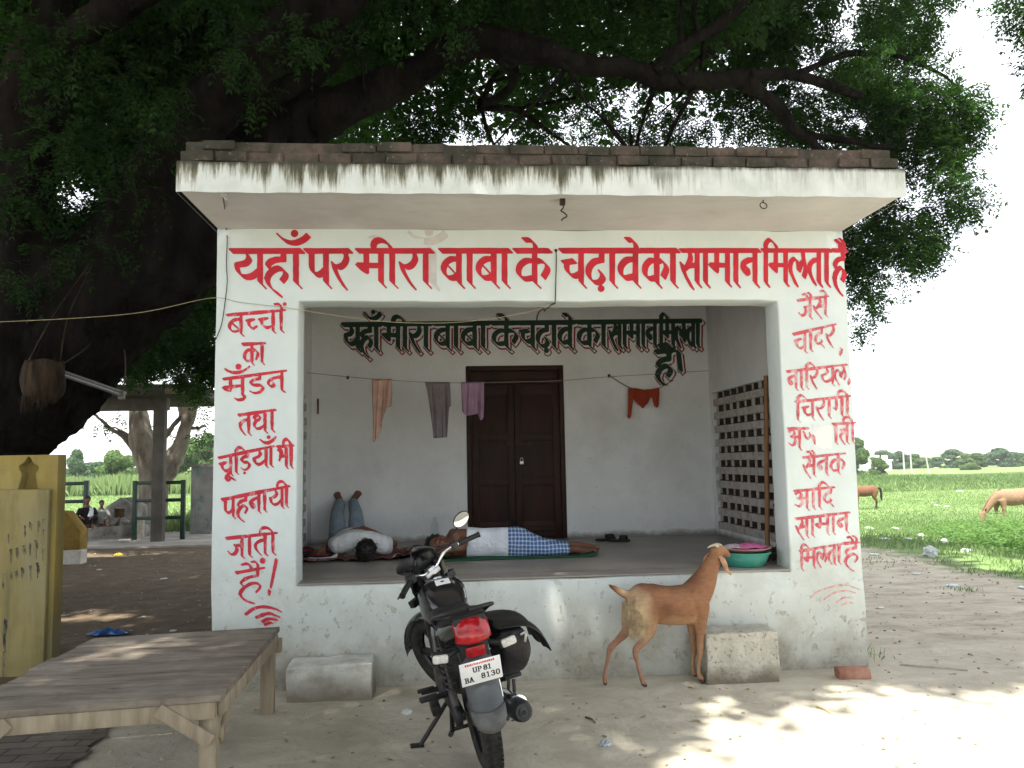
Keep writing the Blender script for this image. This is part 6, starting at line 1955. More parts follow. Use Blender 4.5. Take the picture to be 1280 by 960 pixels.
# feet stand on the field: pick the depth where the sight line meets the ground
def on_ground(px, py, a=8, b=120):
    for _ in range(50):
        m = (a+b)/2; p = at(px, py, m)
        if p[2] > gz(p[0], p[1]): a = m
        else: b = m
    return at(px, py, (a+b)/2)
g1 = on_ground(1093, 636)
h1 = (636-606)/1000*(g1[1]-CAM[1])/0.985
horse('brown_horse', 'brown horse with a dark tail half hidden behind the shop', g1[0]-0.40*h1, g1[1], -1, h1, (0.15, 0.07, 0.038), (0.02, 0.015, 0.012), (0.05, 0.03, 0.022), False)
g2 = on_ground(1262, 656)
h2 = (656-610)/1000*(g2[1]-CAM[1])/0.985
horse('tan_horse', 'pale tan horse grazing with its head down in the right field', g2[0]+0.16*h2, g2[1], -1, h2, (0.235, 0.145, 0.088), (0.12, 0.06, 0.038), (0.30, 0.24, 0.18), True)

# ------------------------------------------------------------ people
SKIN = attr_mat('brown_skin', .55, .35, 40, .15, .08, 120)
SK = np.array((0.155, 0.070, 0.042))
HAIRM = Mat('black_hair', (0.010, 0.009, 0.009), 0.55, 0.35)
HAIRM.bump(HAIRM.noise(90, 4, 0.7, (1, 1, 0.25)), 0.8, 0.006)
HAIRM = HAIRM.done()
def fabric(name, col, wr=0.5, sc=16, rough=.9):
    m = Mat(name, col, rough, .15)
    m.vary(sc*.6, tuple(x*.82 for x in col), tuple(min(1, x*1.08) for x in col))
    m.bump(m.noise(sc, 4, .55, dist=1.2), wr, .03)
    m.bump(m.noise(sc*3.2, 4, .6, (1, .4, 1)), wr*.5, .012)
    m.bump(m.noise(500, 2), .1, .001)
    return m
def chain(mb, pts, n=12, k=6, flat=None, caps=True):
    """pts: (point, radius or (ra, rb))"""
    P = [np.array(p[0], float) for p in pts]
    C_ = catmull(P, k); t = np.linspace(0, len(P)-1, len(C_))
    R1 = np.interp(t, range(len(P)), [p[1][0] if isinstance(p[1], tuple) else p[1] for p in pts])
    R2 = np.interp(t, range(len(P)), [p[1][1] if isinstance(p[1], tuple) else p[1] for p in pts])
    mb.tube([tuple(c) for c in C_], list(zip(R1, R2)), n, flat=flat)
    if caps:
        for i in (0, -1): mb.ball(tuple(C_[i]), (min(R1[i], R2[i]),)*3, 12, 8)
def frame(d, up):
    d = unit(np.array(d, float)); s = unit(np.cross(np.array(up, float), d)); u = np.cross(d, s)
    return d, s, u
def hand(mb, w, d, palm_n, S=1.0, curl=0.35):
    """wrist w, direction d of the fingers, palm normal; thumb on the side of d x n"""
    d, s, n = frame(d, palm_n)
    w = np.array(w, float)
    chain(mb, [(w, (.027*S, .018*S)), (w+d*.045*S, (.037*S, .015*S)), (w+d*.085*S, (.040*S, .013*S))], 12, 4, flat=s)
    for off, l, r in ((-.030, .062, .0078), (-.010, .076, .0085), (.010, .080, .0085), (.030, .070, .0083)):
        b = w+d*.082*S+s*off*S
        p = [(b, r*S)]
        dd = unit(d+s*off*3); a = b
        for k, fr in enumerate((.45, .32, .23)):
            ang = curl*(k+1)*.7
            a = a+(dd*math.cos(ang)+n*math.sin(ang))*l*fr*S
            p.append((a, r*S*(1-.1*(k+1))))
        chain(mb, p, 8, 3)
    b = w+d*.025*S+s*.030*S
    chain(mb, [(b, .012*S), (b+(d*.6+s*.75+n*.15)*.032*S, .0105*S), (b+(d*.6+s*.75)*.032*S+(d*.85+s*.35+n*.3)*.030*S, .009*S), (b+(d*.6+s*.75)*.032*S+(d*.9+s*.2+n*.35)*.052*S, .0075*S)], 8, 3)
def foot(mb, a, d, up, S=1.0):
    """ankle a, toe direction d, up = towards the shin"""
    d, s, u = frame(d, up)
    a = np.array(a, float)
    chain(mb, [(a-d*.045*S-u*.045*S, .030*S), (a-u*.015*S, (.036*S, .040*S)), (a+d*.07*S-u*.035*S, (.038*S, .030*S)), (a+d*.125*S-u*.052*S, (.044*S, .020*S)), (a+d*.155*S-u*.058*S, (.040*S, .014*S))], 12, 5, flat=s)
    for k, (off, l, r) in enumerate(((.030, .042, .0115), (.010, .036, .0088), (-.007, .032, .0082), (-.022, .027, .0078), (-.036, .021, .0075))):
        b = a+d*.148*S-u*.060*S+s*off*S
        chain(mb, [(b, r*S), (b+d*l*.6*S+u*.002, r*S), (b+d*l*S-u*.004*S, r*.85*S)], 8, 3)
def head(mb, c, face, up, S=1.0):
    """skull, jaw, nose, brow, lips, chin and ears round centre c; returns (face, side, up) axes"""
    f, s, u = frame(face, up)
    c = np.array(c, float)
    M = Matrix((s, f, u)).transposed()
    mb.ball(tuple(c-f*.012*S+u*.020*S), (.076*S, .096*S, .088*S), 22, 14, M)
    mb.ball(tuple(c+f*.026*S-u*.048*S), (.056*S, .058*S, .066*S), 18, 12, M)
    mb.ball(tuple(c+f*.068*S-u*.098*S), (.024*S, .020*S, .017*S), 12, 8, M)
    chain(mb, [(c+f*.083*S+u*.012*S, .008*S), (c+f*.097*S-u*.018*S, .0105*S), (c+f*.104*S-u*.034*S, .0125*S)], 10, 4)
    for k in (-1, 1):
        mb.ball(tuple(c+f*.094*S-u*.038*S+s*k*.013*S), (.009*S,)*3, 10, 7)
        chain(mb, [(c+f*.080*S+u*.024*S+s*k*.012*S, .0085*S), (c+f*.077*S+u*.028*S+s*k*.032*S, .0085*S), (c+f*.062*S+u*.022*S+s*k*.052*S, .007*S)], 8, 4)
        mb.ball(tuple(c+f*.072*S+u*.006*S+s*k*.031*S), (.014*S, .008*S, .010*S), 12, 8, M)
        mb.ball(tuple(c+f*.060*S-u*.020*S+s*k*.038*S), (.022*S, .022*S, .020*S), 12, 8, M)
        e = c-f*.002*S-u*.008*S+s*k*.077*S
        mb.ball(tuple(e), (.010*S, .020*S, .032*S), 12, 9, M @ Matrix.Rotation(.25*k, 3, 'Z'))
    for z, r in ((-.062, .0085), (-.072, .0095)):
        chain(mb, [(c+f*.074*S+u*z*S-s*.022*S, .004*S), (c+f*.086*S+u*z*S, r*S), (c+f*.074*S+u*z*S+s*.022*S, .004*S)], 8, 5)
    return f, s, u
def face_marks(parent, c, axes, S=1.0):
    f, s, u = axes; c = np.array(c)
    mb = MB()
    for k in (-1, 1):
        chain(mb, [(c+f*.092*S+u*.030*S+s*k*.012*S, .0035*S), (c+f*.086*S+u*.037*S+s*k*.034*S, .004*S), (c+f*.070*S+u*.030*S+s*k*.054*S, .0025*S)], 6, 4)
    mb.build('eyebrow', HAIRM, parent, smooth='all')
    mb = MB()
    for k in (-1, 1):
        chain(mb, [(c+f*.082*S+u*.000*S+s*k*.018*S, .0016*S), (c+f*.082*S-u*.004*S+s*k*.031*S, .002*S), (c+f*.072*S+u*.000*S+s*k*.045*S, .0016*S)], 6, 4)
    mb.build('eyelash', HAIRM, parent, smooth='all')
def skin_paint(o, fn=None):
    def f(co):
        from mathutils import noise as N
        n = np.array([N.noise(Vector(c)*11) for c in co])
        c = SK[None]*(1+.18*n[:, None])
        return c
    paint(o, f)
FZ = ZF+0.004

# --- the man with his legs up the wall
pz = zoomer(360, 590, 7.387)
def PZ(zx, zy, z): return atz(360+zx/7.387, 590+zy/7.387, z)
hc = PZ(718, 712, FZ+.105)
hips = PZ(545, 560, FZ+.125); hips[1] = min(hips[1], 2.30)
hips = at(360+548/7.387, 590+560/7.387, 2.28)
hips[2] = FZ+.12
sh_m = hc+(hips-hc)*0.30; sh_m[2] = FZ+.125
tdir = unit(hips-sh_m); tside = unit(np.cross(tdir, (0, 0, 1)))     # tside points to his ... towards the right of the picture
if tside[0] < 0: tside = -tside
p1 = thing('person', 'person in white t-shirt and jeans lying with bare feet propped up the wall', 'person', (float(sh_m[0]), float(sh_m[1]), FZ))
mb = MB()
ax = head(mb, hc, np.array((0.10, 0.62, 0.80)), -tdir*1.0+np.array((0, 0, .25)), 1.0)
chain(mb, [(hc+tdir*.04, .052), (hc+tdir*.11-np.array((0, 0, .0)), .055), (sh_m, .07)], 14, 5)
chain(mb, [(sh_m-tside*.12, (.075, .07)), (sh_m, (.10, .085)), (sh_m+tside*.12, (.075, .07))], 14, 5)
chain(mb, [(sh_m, (.15, .095)), (sh_m+tdir*.15, (.155, .105)), (sh_m+tdir*.33, (.135, .09)), (hips, (.15, .10))], 18, 5, flat=tside)
WALLY = BD-0.012
legs = []
for s, az, tz, k in ((-1, (482, 268), (428, 168), 0), (1, (598, 266), (676, 138), 1)):
    ank = at(360+az[0]/7.387, 590+az[1]/7.387, WALLY-.065)
    toe = at(360+tz[0]/7.387, 590+tz[1]/7.387, WALLY-.03)
    hp_ = hips+tside*s*.095
    kx = ((405, 470), (690, 480))[k]
    knee = (hp_+ank)/2+np.array((s*.015, -.02, .05))
    legs.append((hp_, knee, ank))
    chain(mb, [(hp_, .085), (hp_*.5+knee*.5+np.array((0, 0, .01)), .072), (knee, .055), (knee*.55+ank*.45-np.array((0, 0, .012)), .052), (ank, .032)], 14, 6)
    fd = unit(toe-ank)
    foot(mb, ank+fd*.0, fd*.95+np.array((0, .10, 0)), np.array((0, -1.0, .15))*1.0, 0.95)
# arms: left one bent beside the shoes, right forearm resting across the belly
la = [sh_m-tside*.19+np.array((0, 0, -.01)), PZ(405, 640, FZ+.10), PZ(345, 690, FZ+.09), PZ(318, 712, FZ+.10)]
chain(mb, [(la[0], .052), (la[1], .042), (la[2], .033), (la[3], .025)], 12, 6)
hand(mb, la[3], la[3]-la[2]+np.array((0, -.05, -.02)), (0, 0, -1), .95)
hb_ = sh_m+tdir*.28+tside*.02; hb_[2] = FZ+.245
el = sh_m+tside*.33+tdir*.10; el[2] = FZ+.10
chain(mb, [(sh_m+tside*.185+np.array((0, 0, .0)), .052), (el*.55+(sh_m+tside*.185)*.45, .044), (el, .040), ((el+hb_)/2+np.array((0, 0, .02)), .036), (hb_+tside*.06, .026)], 12, 6)
hand(mb, hb_+tside*.055, -tside*.9+tdir*.25+np.array((0, 0, -.05)), (0, 0, -1), .95, .25)
body1 = mb.build('body', SKIN, p1, remesh=.0065, smoothit=3, smooth='all'); skin_paint(body1)
face_marks(p1, hc, ax)
mb = MB()
f_, s_, u_ = ax
Mh = Matrix((s_, f_, u_)).transposed()
mb.ball(tuple(hc-f_*.022+u_*.032), (.086, .100, .092), 24, 16, Mh)
mb.ball(tuple(hc-f_*.048-u_*.005), (.082, .070, .085), 20, 12, Mh)
rr = np.random.RandomState(12)
for k in range(260):        # short tousled locks
    d = unit(rr.normal(0, 1, 3)); d = d-f_*max(0, d@f_)*.8
    d = unit(d+u_*.5)
    q = hc-f_*.022+u_*.032+np.array(Mh @ Vector((.084*(d@s_), .098*(d@f_), .090*(d@u_))))
    mb.tube([tuple(q), tuple(q+(d*.010+rr.normal(0, .009, 3)))], [.006, .0015], 5)
mb.build('hair', HAIRM, p1, smooth='all')
SHIRT = fabric('white_cotton', (0.72, 0.74, 0.77), .75, 13).done()
mb = MB()
chain(mb, [(sh_m-tdir*.035, (.13, .085)), (sh_m+tdir*.02, (.19, .115)), (sh_m+tdir*.15, (.185, .125)), (sh_m+tdir*.30, (.175, .115)), (sh_m+tdir*.46, (.185, .120))], 24, 5, flat=tside, caps=False)
chain(mb, [(sh_m-tside*.14, .082), (sh_m-tside*.20+np.array((-.01, .02, 0)), .078), (la[0]*.45+la[1]*.55, .068)], 16, 5, caps=False)
chain(mb, [(sh_m+tside*.14, .082), (sh_m+tside*.19, .08), (el*.62+(sh_m+tside*.185)*.38, .072)], 16, 5, caps=False)
chain(mb, [(sh_m-tside*.20, .080), (sh_m-tside*.10+np.array((0, 0, .02)), (.10, .095)), (sh_m+np.array((0, 0, .02)), (.13, .105)), (sh_m+tside*.10+np.array((0, 0, .02)), (.10, .095)), (sh_m+tside*.20, .080)], 18, 5)
chain(mb, [(hc*.45+sh_m*.55, .066), (sh_m*.8+hc*.2, .085), (sh_m, .10)], 16, 4, caps=False)
chain(mb, [(sh_m+tside*.16, .085), (sh_m+tside*.215+np.array((0, 0, -.03)), .082), (sh_m+tside*.25+tdir*.03+np.array((0, 0, -.055)), .07)], 14, 4)
mb.build('t_shirt', SHIRT, p1, remesh=.008, smoothit=4, smooth='all')
DENIM = fabric('pale_blue_denim', (0.225, 0.295, 0.355), .6, 15).done()
mb = MB()
chain(mb, [(hips-tdir*.10, (.165, .108)), (hips, (.172, .115)), (hips+tdir*.06, (.150, .10))], 22, 5, flat=tside, caps=False)
for hp_, knee, ank in legs:
    e = knee*.14+ank*.86
    chain(mb, [(hp_-tdir*.03, .098), (hp_*.5+knee*.5+np.array((0, 0, .01)), .084), (knee, .069), (knee*.55+ank*.45, .064), (e, .054)], 16, 6, caps=False)
mb.build('jeans', DENIM, p1, remesh=.008, smoothit=4, smooth='all')

# --- the man asleep on the green mat
qz = zoomer(500, 640, 5.12)
def QZ(zx, zy, z): return atz(500+zx/5.12, 640+zy/5.12, FZ+z)
MATZ = .018
hc2 = QZ(252, 212, .125)
sh2 = QZ(345, 195, .145); hp2 = QZ(725, 190, .135)
sh2[1] = hc2[1]+.09; hp2 = np.array((hp2[0], sh2[1]-.02, FZ+.122))
sh2[2] = FZ+.135
td = unit(hp2-sh2); dep = np.array((0, 1.0, 0))
p2 = thing('person', 'person in white vest and blue checked lungi asleep on a green mat', 'person', (float(hp2[0]), float(hp2[1]), FZ))
mb = MB()
face2 = np.array((-.05, -1.0, .05)); up2 = np.array((-1.0, 0.05, .22))
ax2 = head(mb, hc2, face2, up2, 1.02)
chain(mb, [(hc2+td*.04+dep*.02, .056), (hc2+td*.12+dep*.04, .060), (sh2-td*.02, .08)], 14, 5)
chain(mb, [(sh2+np.array((0, 0, .045)), .07), (sh2, .085), (sh2+np.array((0, -.02, -.06)), .065)], 14, 5)
chain(mb, [(sh2, (.088, .125)), (sh2+td*.16, (.088, .125)), (sh2+td*.32, (.082, .11)), (hp2, (.088, .125))], 20, 5, flat=dep)
# legs, slightly bent
fa = [QZ(1035, 200, .085), QZ(1010, 215, .065)]
for k, (zof, kn, an, fd) in enumerate(((.055, QZ(905, 190, .125), QZ(1120, 193, .085), (1, -.25, -.15)), (-.05, QZ(890, 215, .075), QZ(1100, 212, .055), (1, -.1, -.1)))):
    an = np.array(an); an[1] = hp2[1]+(-.02 if k == 0 else -.075)
    kn = np.array((hp2[0]+.36, hp2[1]-.06+(.03 if k == 0 else -.03), FZ+(.085 if k == 0 else .065)))
    a0 = hp2+np.array((.04, 0, zof*.6))
    chain(mb, [(a0, .07), (a0*.5+kn*.5, .058), (kn, .045), (kn*.55+an*.45, .043), (an, .031)], 14, 6)
    foot(mb, an, np.array(fd, float), (-1 if False else -.2, -.9, .35), .95)
# upper arm crossing in front of the chest, forearm under the cheek
e1 = QZ(395, 215, .115); e1[1] -= .12
w1 = QZ(318, 205, .10); w1[1] = hc2[1]-.16
chain(mb, [(sh2+np.array((.0, -.02, .075)), .055), (QZ(402, 175, .16)+np.array((0, -.08, 0)), .047), (e1, .040), (w1*.6+e1*.4, .034), (w1, .026)], 12, 6)
hand(mb, w1, np.array((-1, .15, -.1)), (0, .3, -1), .95, .3)
e2 = QZ(440, 243, .05); w2 = QZ(225, 247, .04)
e2[1] -= .02; w2[1] = hc2[1]-.03
chain(mb, [(sh2+np.array((.0, -.03, -.07)), .052), (e2, .040), (e2*.5+w2*.5, .036), (w2, .027)], 12, 6)
hand(mb, w2, np.array((-1, -.05, .02)), (0, 0, 1), .95, .2)
body2 = mb.build('body', SKIN, p2, remesh=.0065, smoothit=3, smooth='all'); skin_paint(body2)
face_marks(p2, hc2, ax2, 1.02)
mb = MB()
f_, s_, u_ = ax2
Mh = Matrix((s_, f_, u_)).transposed()
mb.ball(tuple(hc2-f_*.026+u_*.036), (.085, .096, .088), 24, 16, Mh)
mb.ball(tuple(hc2-f_*.052-u_*.005), (.080, .062, .080), 20, 12, Mh)
for k in range(160):
    d = unit(rr.normal(0, 1, 3)); d = unit(d-f_*max(0, d@f_)*.9+u_*.5)
    q = hc2-f_*.026+u_*.036+np.array(Mh @ Vector((.083*(d@s_), .094*(d@f_), .086*(d@u_))))
    mb.tube([tuple(q), tuple(q+(d*.007+rr.normal(0, .007, 3)))], [.006, .0015], 5)
mb.build('hair', HAIRM, p2, smooth='all')
VEST = fabric('white_vest_cotton', (0.70, 0.74, 0.82), .7, 13).done()
mb = MB()
a, b = sh2+td*.115, hp2-td*.03
chain(mb, [(a, (.103, .142)), (a*.6+b*.4, (.101, .132)), (b, (.104, .140))], 24, 6, flat=dep, caps=False)
mb.build('vest', VEST, p2, remesh=.008, smoothit=4, smooth='all')
lm = fabric('blue_check_lungi', (0.05, 0.13, 0.33), .6, 14)
ck = []
for axn, sc_ in ((0, 1), (2, 1)):
    x_ = _n(lm.nt, 'ShaderNodeSeparateXYZ'); lm.L(lm.pos((1, 1, 1)), x_.inputs[0])
    wv = lm.math('FRACT', lm.math('MULTIPLY', lm.math('ADD', x_.outputs[axn], lm.math('MULTIPLY', lm.noise(5, 2), .03)), 30.0))
    ck.append(lm.math('GREATER_THAN', wv, 0.66))
lm.mix(lm.math('MULTIPLY', lm.math('ADD', ck[0], ck[1]), .42), (0.62, 0.70, 0.82))
LUNGI = lm.done()
mb = MB()
kx = hp2+np.array((.30, -.06, -.046)); ex = hp2+np.array((.49, -.045, -.058))
chain(mb, [(hp2-td*.05, (.108, .140)), (hp2+td*.03, (.112, .145)), (hp2+td*.10+np.array((0, -.02, -.012)), (.100, .135)), (hp2*.4+kx*.6+np.array((0, 0, .0)), (.125, .105)), (kx, (.130, .080)), (ex, (.125, .064))], 28, 6, flat=dep, caps=False)
mb.build('lungi', LUNGI, p2, remesh=.008, smoothit=3, smooth='all')

# --- two people sitting in the shade by the far shrine
def sitter(label, px, pbase, ptop, y, shirt_c, trouser_c, turn, S, hair_long=False, scarf=False):
    b = at(px, pbase, y)
    d = b[1]-CAM[1]
    h = (pbase-ptop)/1000*d
    k = h/0.86
    o = thing('person', label, 'person', (b[0], b[1], b[2]), (0, 0, turn))
    V3 = lambda x, y_, z: np.array((x, y_, z))*k
    mb = MB()
    chain(mb, [(V3(0, 0, .10), (.15*k, .12*k)), (V3(0, .02, .30), (.13*k, .10*k)), (V3(0, -.02, .50), (.16*k, .10*k)), (V3(0, -.03, .56), (.10*k, .08*k))], 16, 5, flat=(1, 0, 0))
    chain(mb, [(V3(0, -.03, .56), .05*k), (V3(0, -.05, .66), .05*k)], 10, 3)
    head(mb, V3(0, -.06, .75), (0, -1, -.05), (0, 0, 1), .95*k)
    for s in (-1, 1):
        chain(mb, [(V3(s*.10, 0, .09), .085*k), (V3(s*.20, -.22, .26), .062*k), (V3(s*.14, -.36, .06), .045*k)], 10, 5)
        foot(mb, V3(s*.14, -.37, .07), (0, -1, -.1), (0, 0, 1), .9*k)
        chain(mb, [(V3(s*.17, -.02, .50), .05*k), (V3(s*.24, -.12, .33), .04*k), (V3(s*.12, -.26, .30), .028*k)], 10, 5)
        hand(mb, V3(s*.12, -.26, .30), (-s*.4, -.8, -.3), (0, 0, -1), .9*k)
    bo = mb.build('body', SKIN, o, local=True, remesh=.012, smoothit=2, smooth='all'); skin_paint(bo)
    mb = MB(); mb.ball(tuple(V3(0, -.035, .785)), (.085*k, .10*k, .085*k), 16, 10); mb.build('hair', HAIRM, o, local=True, smooth='all')
    mb = MB()
    chain(mb, [(V3(0, 0, .08), (.17*k, .14*k)), (V3(0, .02, .30), (.155*k, .125*k)), (V3(0, -.02, .50), (.18*k, .12*k)), (V3(0, -.03, .57), (.08*k, .08*k))], 18, 5, flat=(1, 0, 0), caps=False)
    for s in (-1, 1): chain(mb, [(V3(s*.15, -.02, .51), .065*k), (V3(s*.235, -.11, .34), .056*k)], 10, 4, caps=False)
    mb.build('shirt', fabric('sitter_shirt', shirt_c, .6, 14).done(), o, local=True, remesh=.014, smoothit=2, smooth='all')
    mb = MB()
    for s in (-1, 1): chain(mb, [(V3(s*.09, .02, .10), .10*k), (V3(s*.20, -.22, .265), .08*k), (V3(s*.145, -.34, .10), .06*k)], 12, 5, caps=False)
    chain(mb, [(V3(-.1, .02, .10), .11*k), (V3(.1, .02, .10), .11*k)], 12, 4)
    mb.build('trousers', fabric('sitter_trousers', trouser_c, .6, 14).done(), o, local=True, remesh=.014, smoothit=2, smooth='all')
    if scarf:
        mb = MB(); chain(mb, [(V3(.09, -.11, .54), (.05*k, .012*k)), (V3(.10, -.13, .42), (.06*k, .012*k)), (V3(.07, -.16, .30), (.06*k, .012*k))], 10, 5, flat=(1, 0, 0)); mb.build('scarf', VEST, o, local=True, smooth='all')
    return o
SIT_Y = 11.9
sitter('seated person in black clothes with a pale scarf by the green railing', 108, 660, 622, SIT_Y-.4, (0.012, 0.012, 0.014), (0.012, 0.012, 0.013), R(25), 1, scarf=True)
sitter('small seated person in a pale grey shirt next to the stone shrine', 126, 658, 627, SIT_Y, (0.34, 0.36, 0.37), (0.12, 0.11, 0.10), R(30), 1)
# ------------------------------------------------------------ wooden bench
m_ = Mat('weathered_grey_wood', (0.17, 0.145, 0.115), 0.8, 0.25)
m_.vary(2.0, (0.115, 0.095, 0.076), (0.26, 0.222, 0.178), 0.3, 0.7, detail=9, stretch=(1.2, 9, 9))
m_.mix(m_.ramp(m_.noise(5, 8, 0.7, (1, 14, 1)), [(0.52, 0), (0.66, 0.65)]), (0.055, 0.047, 0.04))
m_.mix(m_.ramp(m_.noise(2.2, 8, 0.65), [(0.48, 0), (0.70, 0.6)]), (0.35, 0.31, 0.25))
m_.bump(m_.noise(10, 8, 0.7, (1, 16, 16)), 0.5, 0.006)
OLDWOOD = m_.done()
m_ = Mat('pale_raw_timber', (0.30, 0.245, 0.17), 0.8, 0.2)
m_.vary(3, (0.20, 0.165, 0.115), (0.37, 0.31, 0.225), 0.3, 0.7, detail=8, stretch=(6, 6, 1))
m_.bump(m_.noise(14, 7, 0.7, (12, 12, 1.2)), 0.5, 0.005)
m_.mix(m_.ramp(m_.voro(26), [(0.04, 0.9), (0.07, 0)]), (0.06, 0.045, 0.035))
TIMBER = m_.done()
TBZ = 0.53
cBR, cFR, cBL = atz(350, 783, TBZ), atz(276, 868, TBZ), atz(120, 797, TBZ)
ed, ew = cFR-cBR, cBL-cBR
cFL = cFR+ew*1.0+np.array((-.06, 0, 0)); 
bo_ = (cBR+cFR+cBL+cFL)/4
bench = thing('wooden_bench', 'low weathered plank bench in front of the yellow wall', 'bench', (bo_[0], bo_[1], 0))
mb = MB()
N_ = 6
rr = np.random.RandomState(3)
for k in range(N_):          # planks run side to side
    t0, t1 = k/N_+.0045, (k+1)/N_-.0045
    a = cBR+ed*t0; b = cBR+ed*t1; c = cBL+(cFL-cBL)*t1; d = cBL+(cFL-cBL)*t0
    dz = rr.uniform(-.003, .003)
    ext = unit(ew)*rr.uniform(-.015, .02)
    for_z = []
    v = [(*(p+e)[:2], TBZ+dz) for p, e in ((a, 0*ext), (b, 0*ext), (c, ext), (d, ext))]+[(*(p+e)[:2], TBZ-.032+dz) for p, e in ((a, 0*ext), (b, 0*ext), (c, ext), (d, ext))]
    mb.add(v, [(0, 1, 2, 3), (7, 6, 5, 4), (0, 4, 5, 1), (1, 5, 6, 2), (2, 6, 7, 3), (3, 7, 4, 0)])
mb.build('plank_top', OLDWOOD, bench, bevel=.004)
dx_, dy_ = unit(ew), unit(ed)       # dx_ towards the left, dy_ towards the viewer
def bpt(u, v, z): # u metres from the right edge to the left, v metres from the back edge forwards
    q = cBR+dx_*u+dy_*v
    return np.array((q[0], q[1], z))
LW, LD = np.linalg.norm(ew), np.linalg.norm(ed)
def leg(u, v, nm='leg', w=.085, h=.07):
    mb = MB(); mb.beam(bpt(u, v, -.02), bpt(u, v, TBZ-.034), w, h, up=tuple(dy_)); return mb.build(nm, TIMBER, bench, bevel=.005)
leg(.06, .08); leg(.07, LD-.09); leg(LW-.05, .09); leg(LW-.05, LD-.09)
for v_ in (LD-.030, .035):
    mb = MB(); mb.beam(bpt(.03, v_, TBZ-.075), bpt(LW+.01, v_, TBZ-.075), .028, .078); mb.build('apron', TIMBER, bench, bevel=.004)
for u_ in (.012, LW):
    mb = MB(); mb.beam(bpt(u_, .07, TBZ-.072), bpt(u_, LD-.05, TBZ-.072), .028, .075); mb.build('side_rail', TIMBER, bench, bevel=.004)
mb = MB(); mb.beam(bpt(.28, LD-.012, TBZ-.050), bpt(.045, LD-.012, TBZ-.215), .020, .062); mb.build('brace', TIMBER, bench, bevel=.004)
mb = MB(); mb.beam(bpt(LW-.22, LD-.012, TBZ-.055), bpt(LW-.02, LD-.012, TBZ-.235), .020, .062); mb.build('brace', TIMBER, bench, bevel=.004)
mb = MB(); mb.beam(bpt(.022, LD-.30, TBZ-.06), bpt(.022, LD-.10, TBZ-.24), .020, .055); mb.build('brace', TIMBER, bench, bevel=.004)
mb = MB(); mb.cbox(bpt(.005, .05, TBZ-.11), (.05, .05, .09)); mb.build('corner_block', TIMBER, bench, bevel=.004)

# ------------------------------------------------------------ yellow wall with a niche
m_ = Mat('stained_yellow_limewash', (0.33, 0.25, 0.075), 0.9, 0.15)
m_.vary(1.6, (0.24, 0.185, 0.06), (0.38, 0.295, 0.095), detail=8, world=True)
m_.mix(m_.ramp(m_.noise(9, 6, 0.7, (1, 1, 0.12), world=True), [(0.46, 0), (0.68, 0.6)]), (0.16, 0.14, 0.06))
m_.mix(m_.ramp(m_.noise(4, 7, 0.7, (1, 1, 0.3), world=True, off=(2, 5, 1)), [(0.52, 0), (0.7, 0.55)]), (0.24, 0.22, 0.14))
m_.mix(m_.math('MULTIPLY', m_.rng(m_.math('ADD', m_.axis('Z'), m_.math('MULTIPLY', m_.noise(5, 7, world=True), -.9)), .25, -.25, 0, .8), 1.0), (0.20, 0.18, 0.10))
m_.bump(m_.noise(12, 8, 0.7, (1, 1, .5), world=True), 0.4, 0.012)
YELLOW = m_.done()
YY = 0.74
topR = at(82, 568, YY); YX1 = topR[0]-.055; YZ = topR[2]
lowR = at(72, 800, YY)
YX0 = YX1-1.55
ledge_z = at(30, 612, YY-.055)[2]
yw = thing('yellow_wall', 'stained yellow painted wall with a pointed niche behind the bench', 'wall', ((YX0+YX1)/2, YY+.14, 0))
# niche: ogee outline cut through the face, with a back and cheeks
nx0 = at(36, 590, YY)[0]
def npx(px, py): q = at(px, py, YY); return (q[0], q[2])
og = [npx(*p) for p in ((22, 612), (26, 600), (27, 592), (24, 587), (24, 582), (30, 578), (36, 570.5), (42, 579), (48, 583), (48, 588), (44.5, 592), (45.5, 600), (48, 612))]
ogs = [tuple(q) for q in catmull([np.array(o) for o in og], 3)]
zb_ = ogs[0][1]
bm = bmesh.new()
outer = [(YX0, -.05), (YX1, -.05), (YX1, YZ), (YX0, YZ)]
def ring(pts, y): return [bm.verts.new((p[0], y, p[1])) for p in pts]
vo = ring(outer, YY); vi = ring(ogs, YY)
# front face as a fan between the outline and the niche
es = [bm.edges.new((vo[i], vo[(i+1) % 4])) for i in range(4)]+[bm.edges.new((vi[i], vi[(i+1) % len(vi)])) for i in range(len(vi))]
bmesh.ops.triangle_fill(bm, edges=es, use_beauty=True)
for f in list(bm.faces):
    c = f.calc_center_median()
    # drop triangles that fill the niche itself
    inside = False; n_ = len(ogs); jx = n_-1
    for ix in range(n_):
        a, b = ogs[ix], ogs[jx]
        if (a[1] > c.z) != (b[1] > c.z) and c.x < (b[0]-a[0])*(c.z-a[1])/(b[1]-a[1])+a[0]: inside = not inside
        jx = ix
    if inside: bm.faces.remove(f)
vb = ring(ogs, YY+.10)
for i in range(len(vi)): bm.faces.new((vi[i], vi[(i+1) % len(vi)], vb[(i+1) % len(vi)], vb[i]))
bm.faces.new(vb)
v2 = ring(outer, YY+.14)
for i in range(4): bm.faces.new((vo[i], vo[(i+1) % 4], v2[(i+1) % 4], v2[i]))
bm.faces.new(v2)
bmesh.ops.recalc_face_normals(bm, faces=bm.faces)
bm.verts.index_update()
mb = MB(); mb.add([tuple(v.co) for v in bm.verts], [tuple(v.index for v in f.verts) for f in bm.faces]); bm.free()
mb.build('wall_body', YELLOW, yw, bevel=.010)
m_ = Mat('yellow_wash_black_drips', (0.27, 0.225, 0.09), 0.9, 0.15)
m_.vary(1.8, (0.215, 0.18, 0.075), (0.33, 0.275, 0.12), detail=8, world=True)
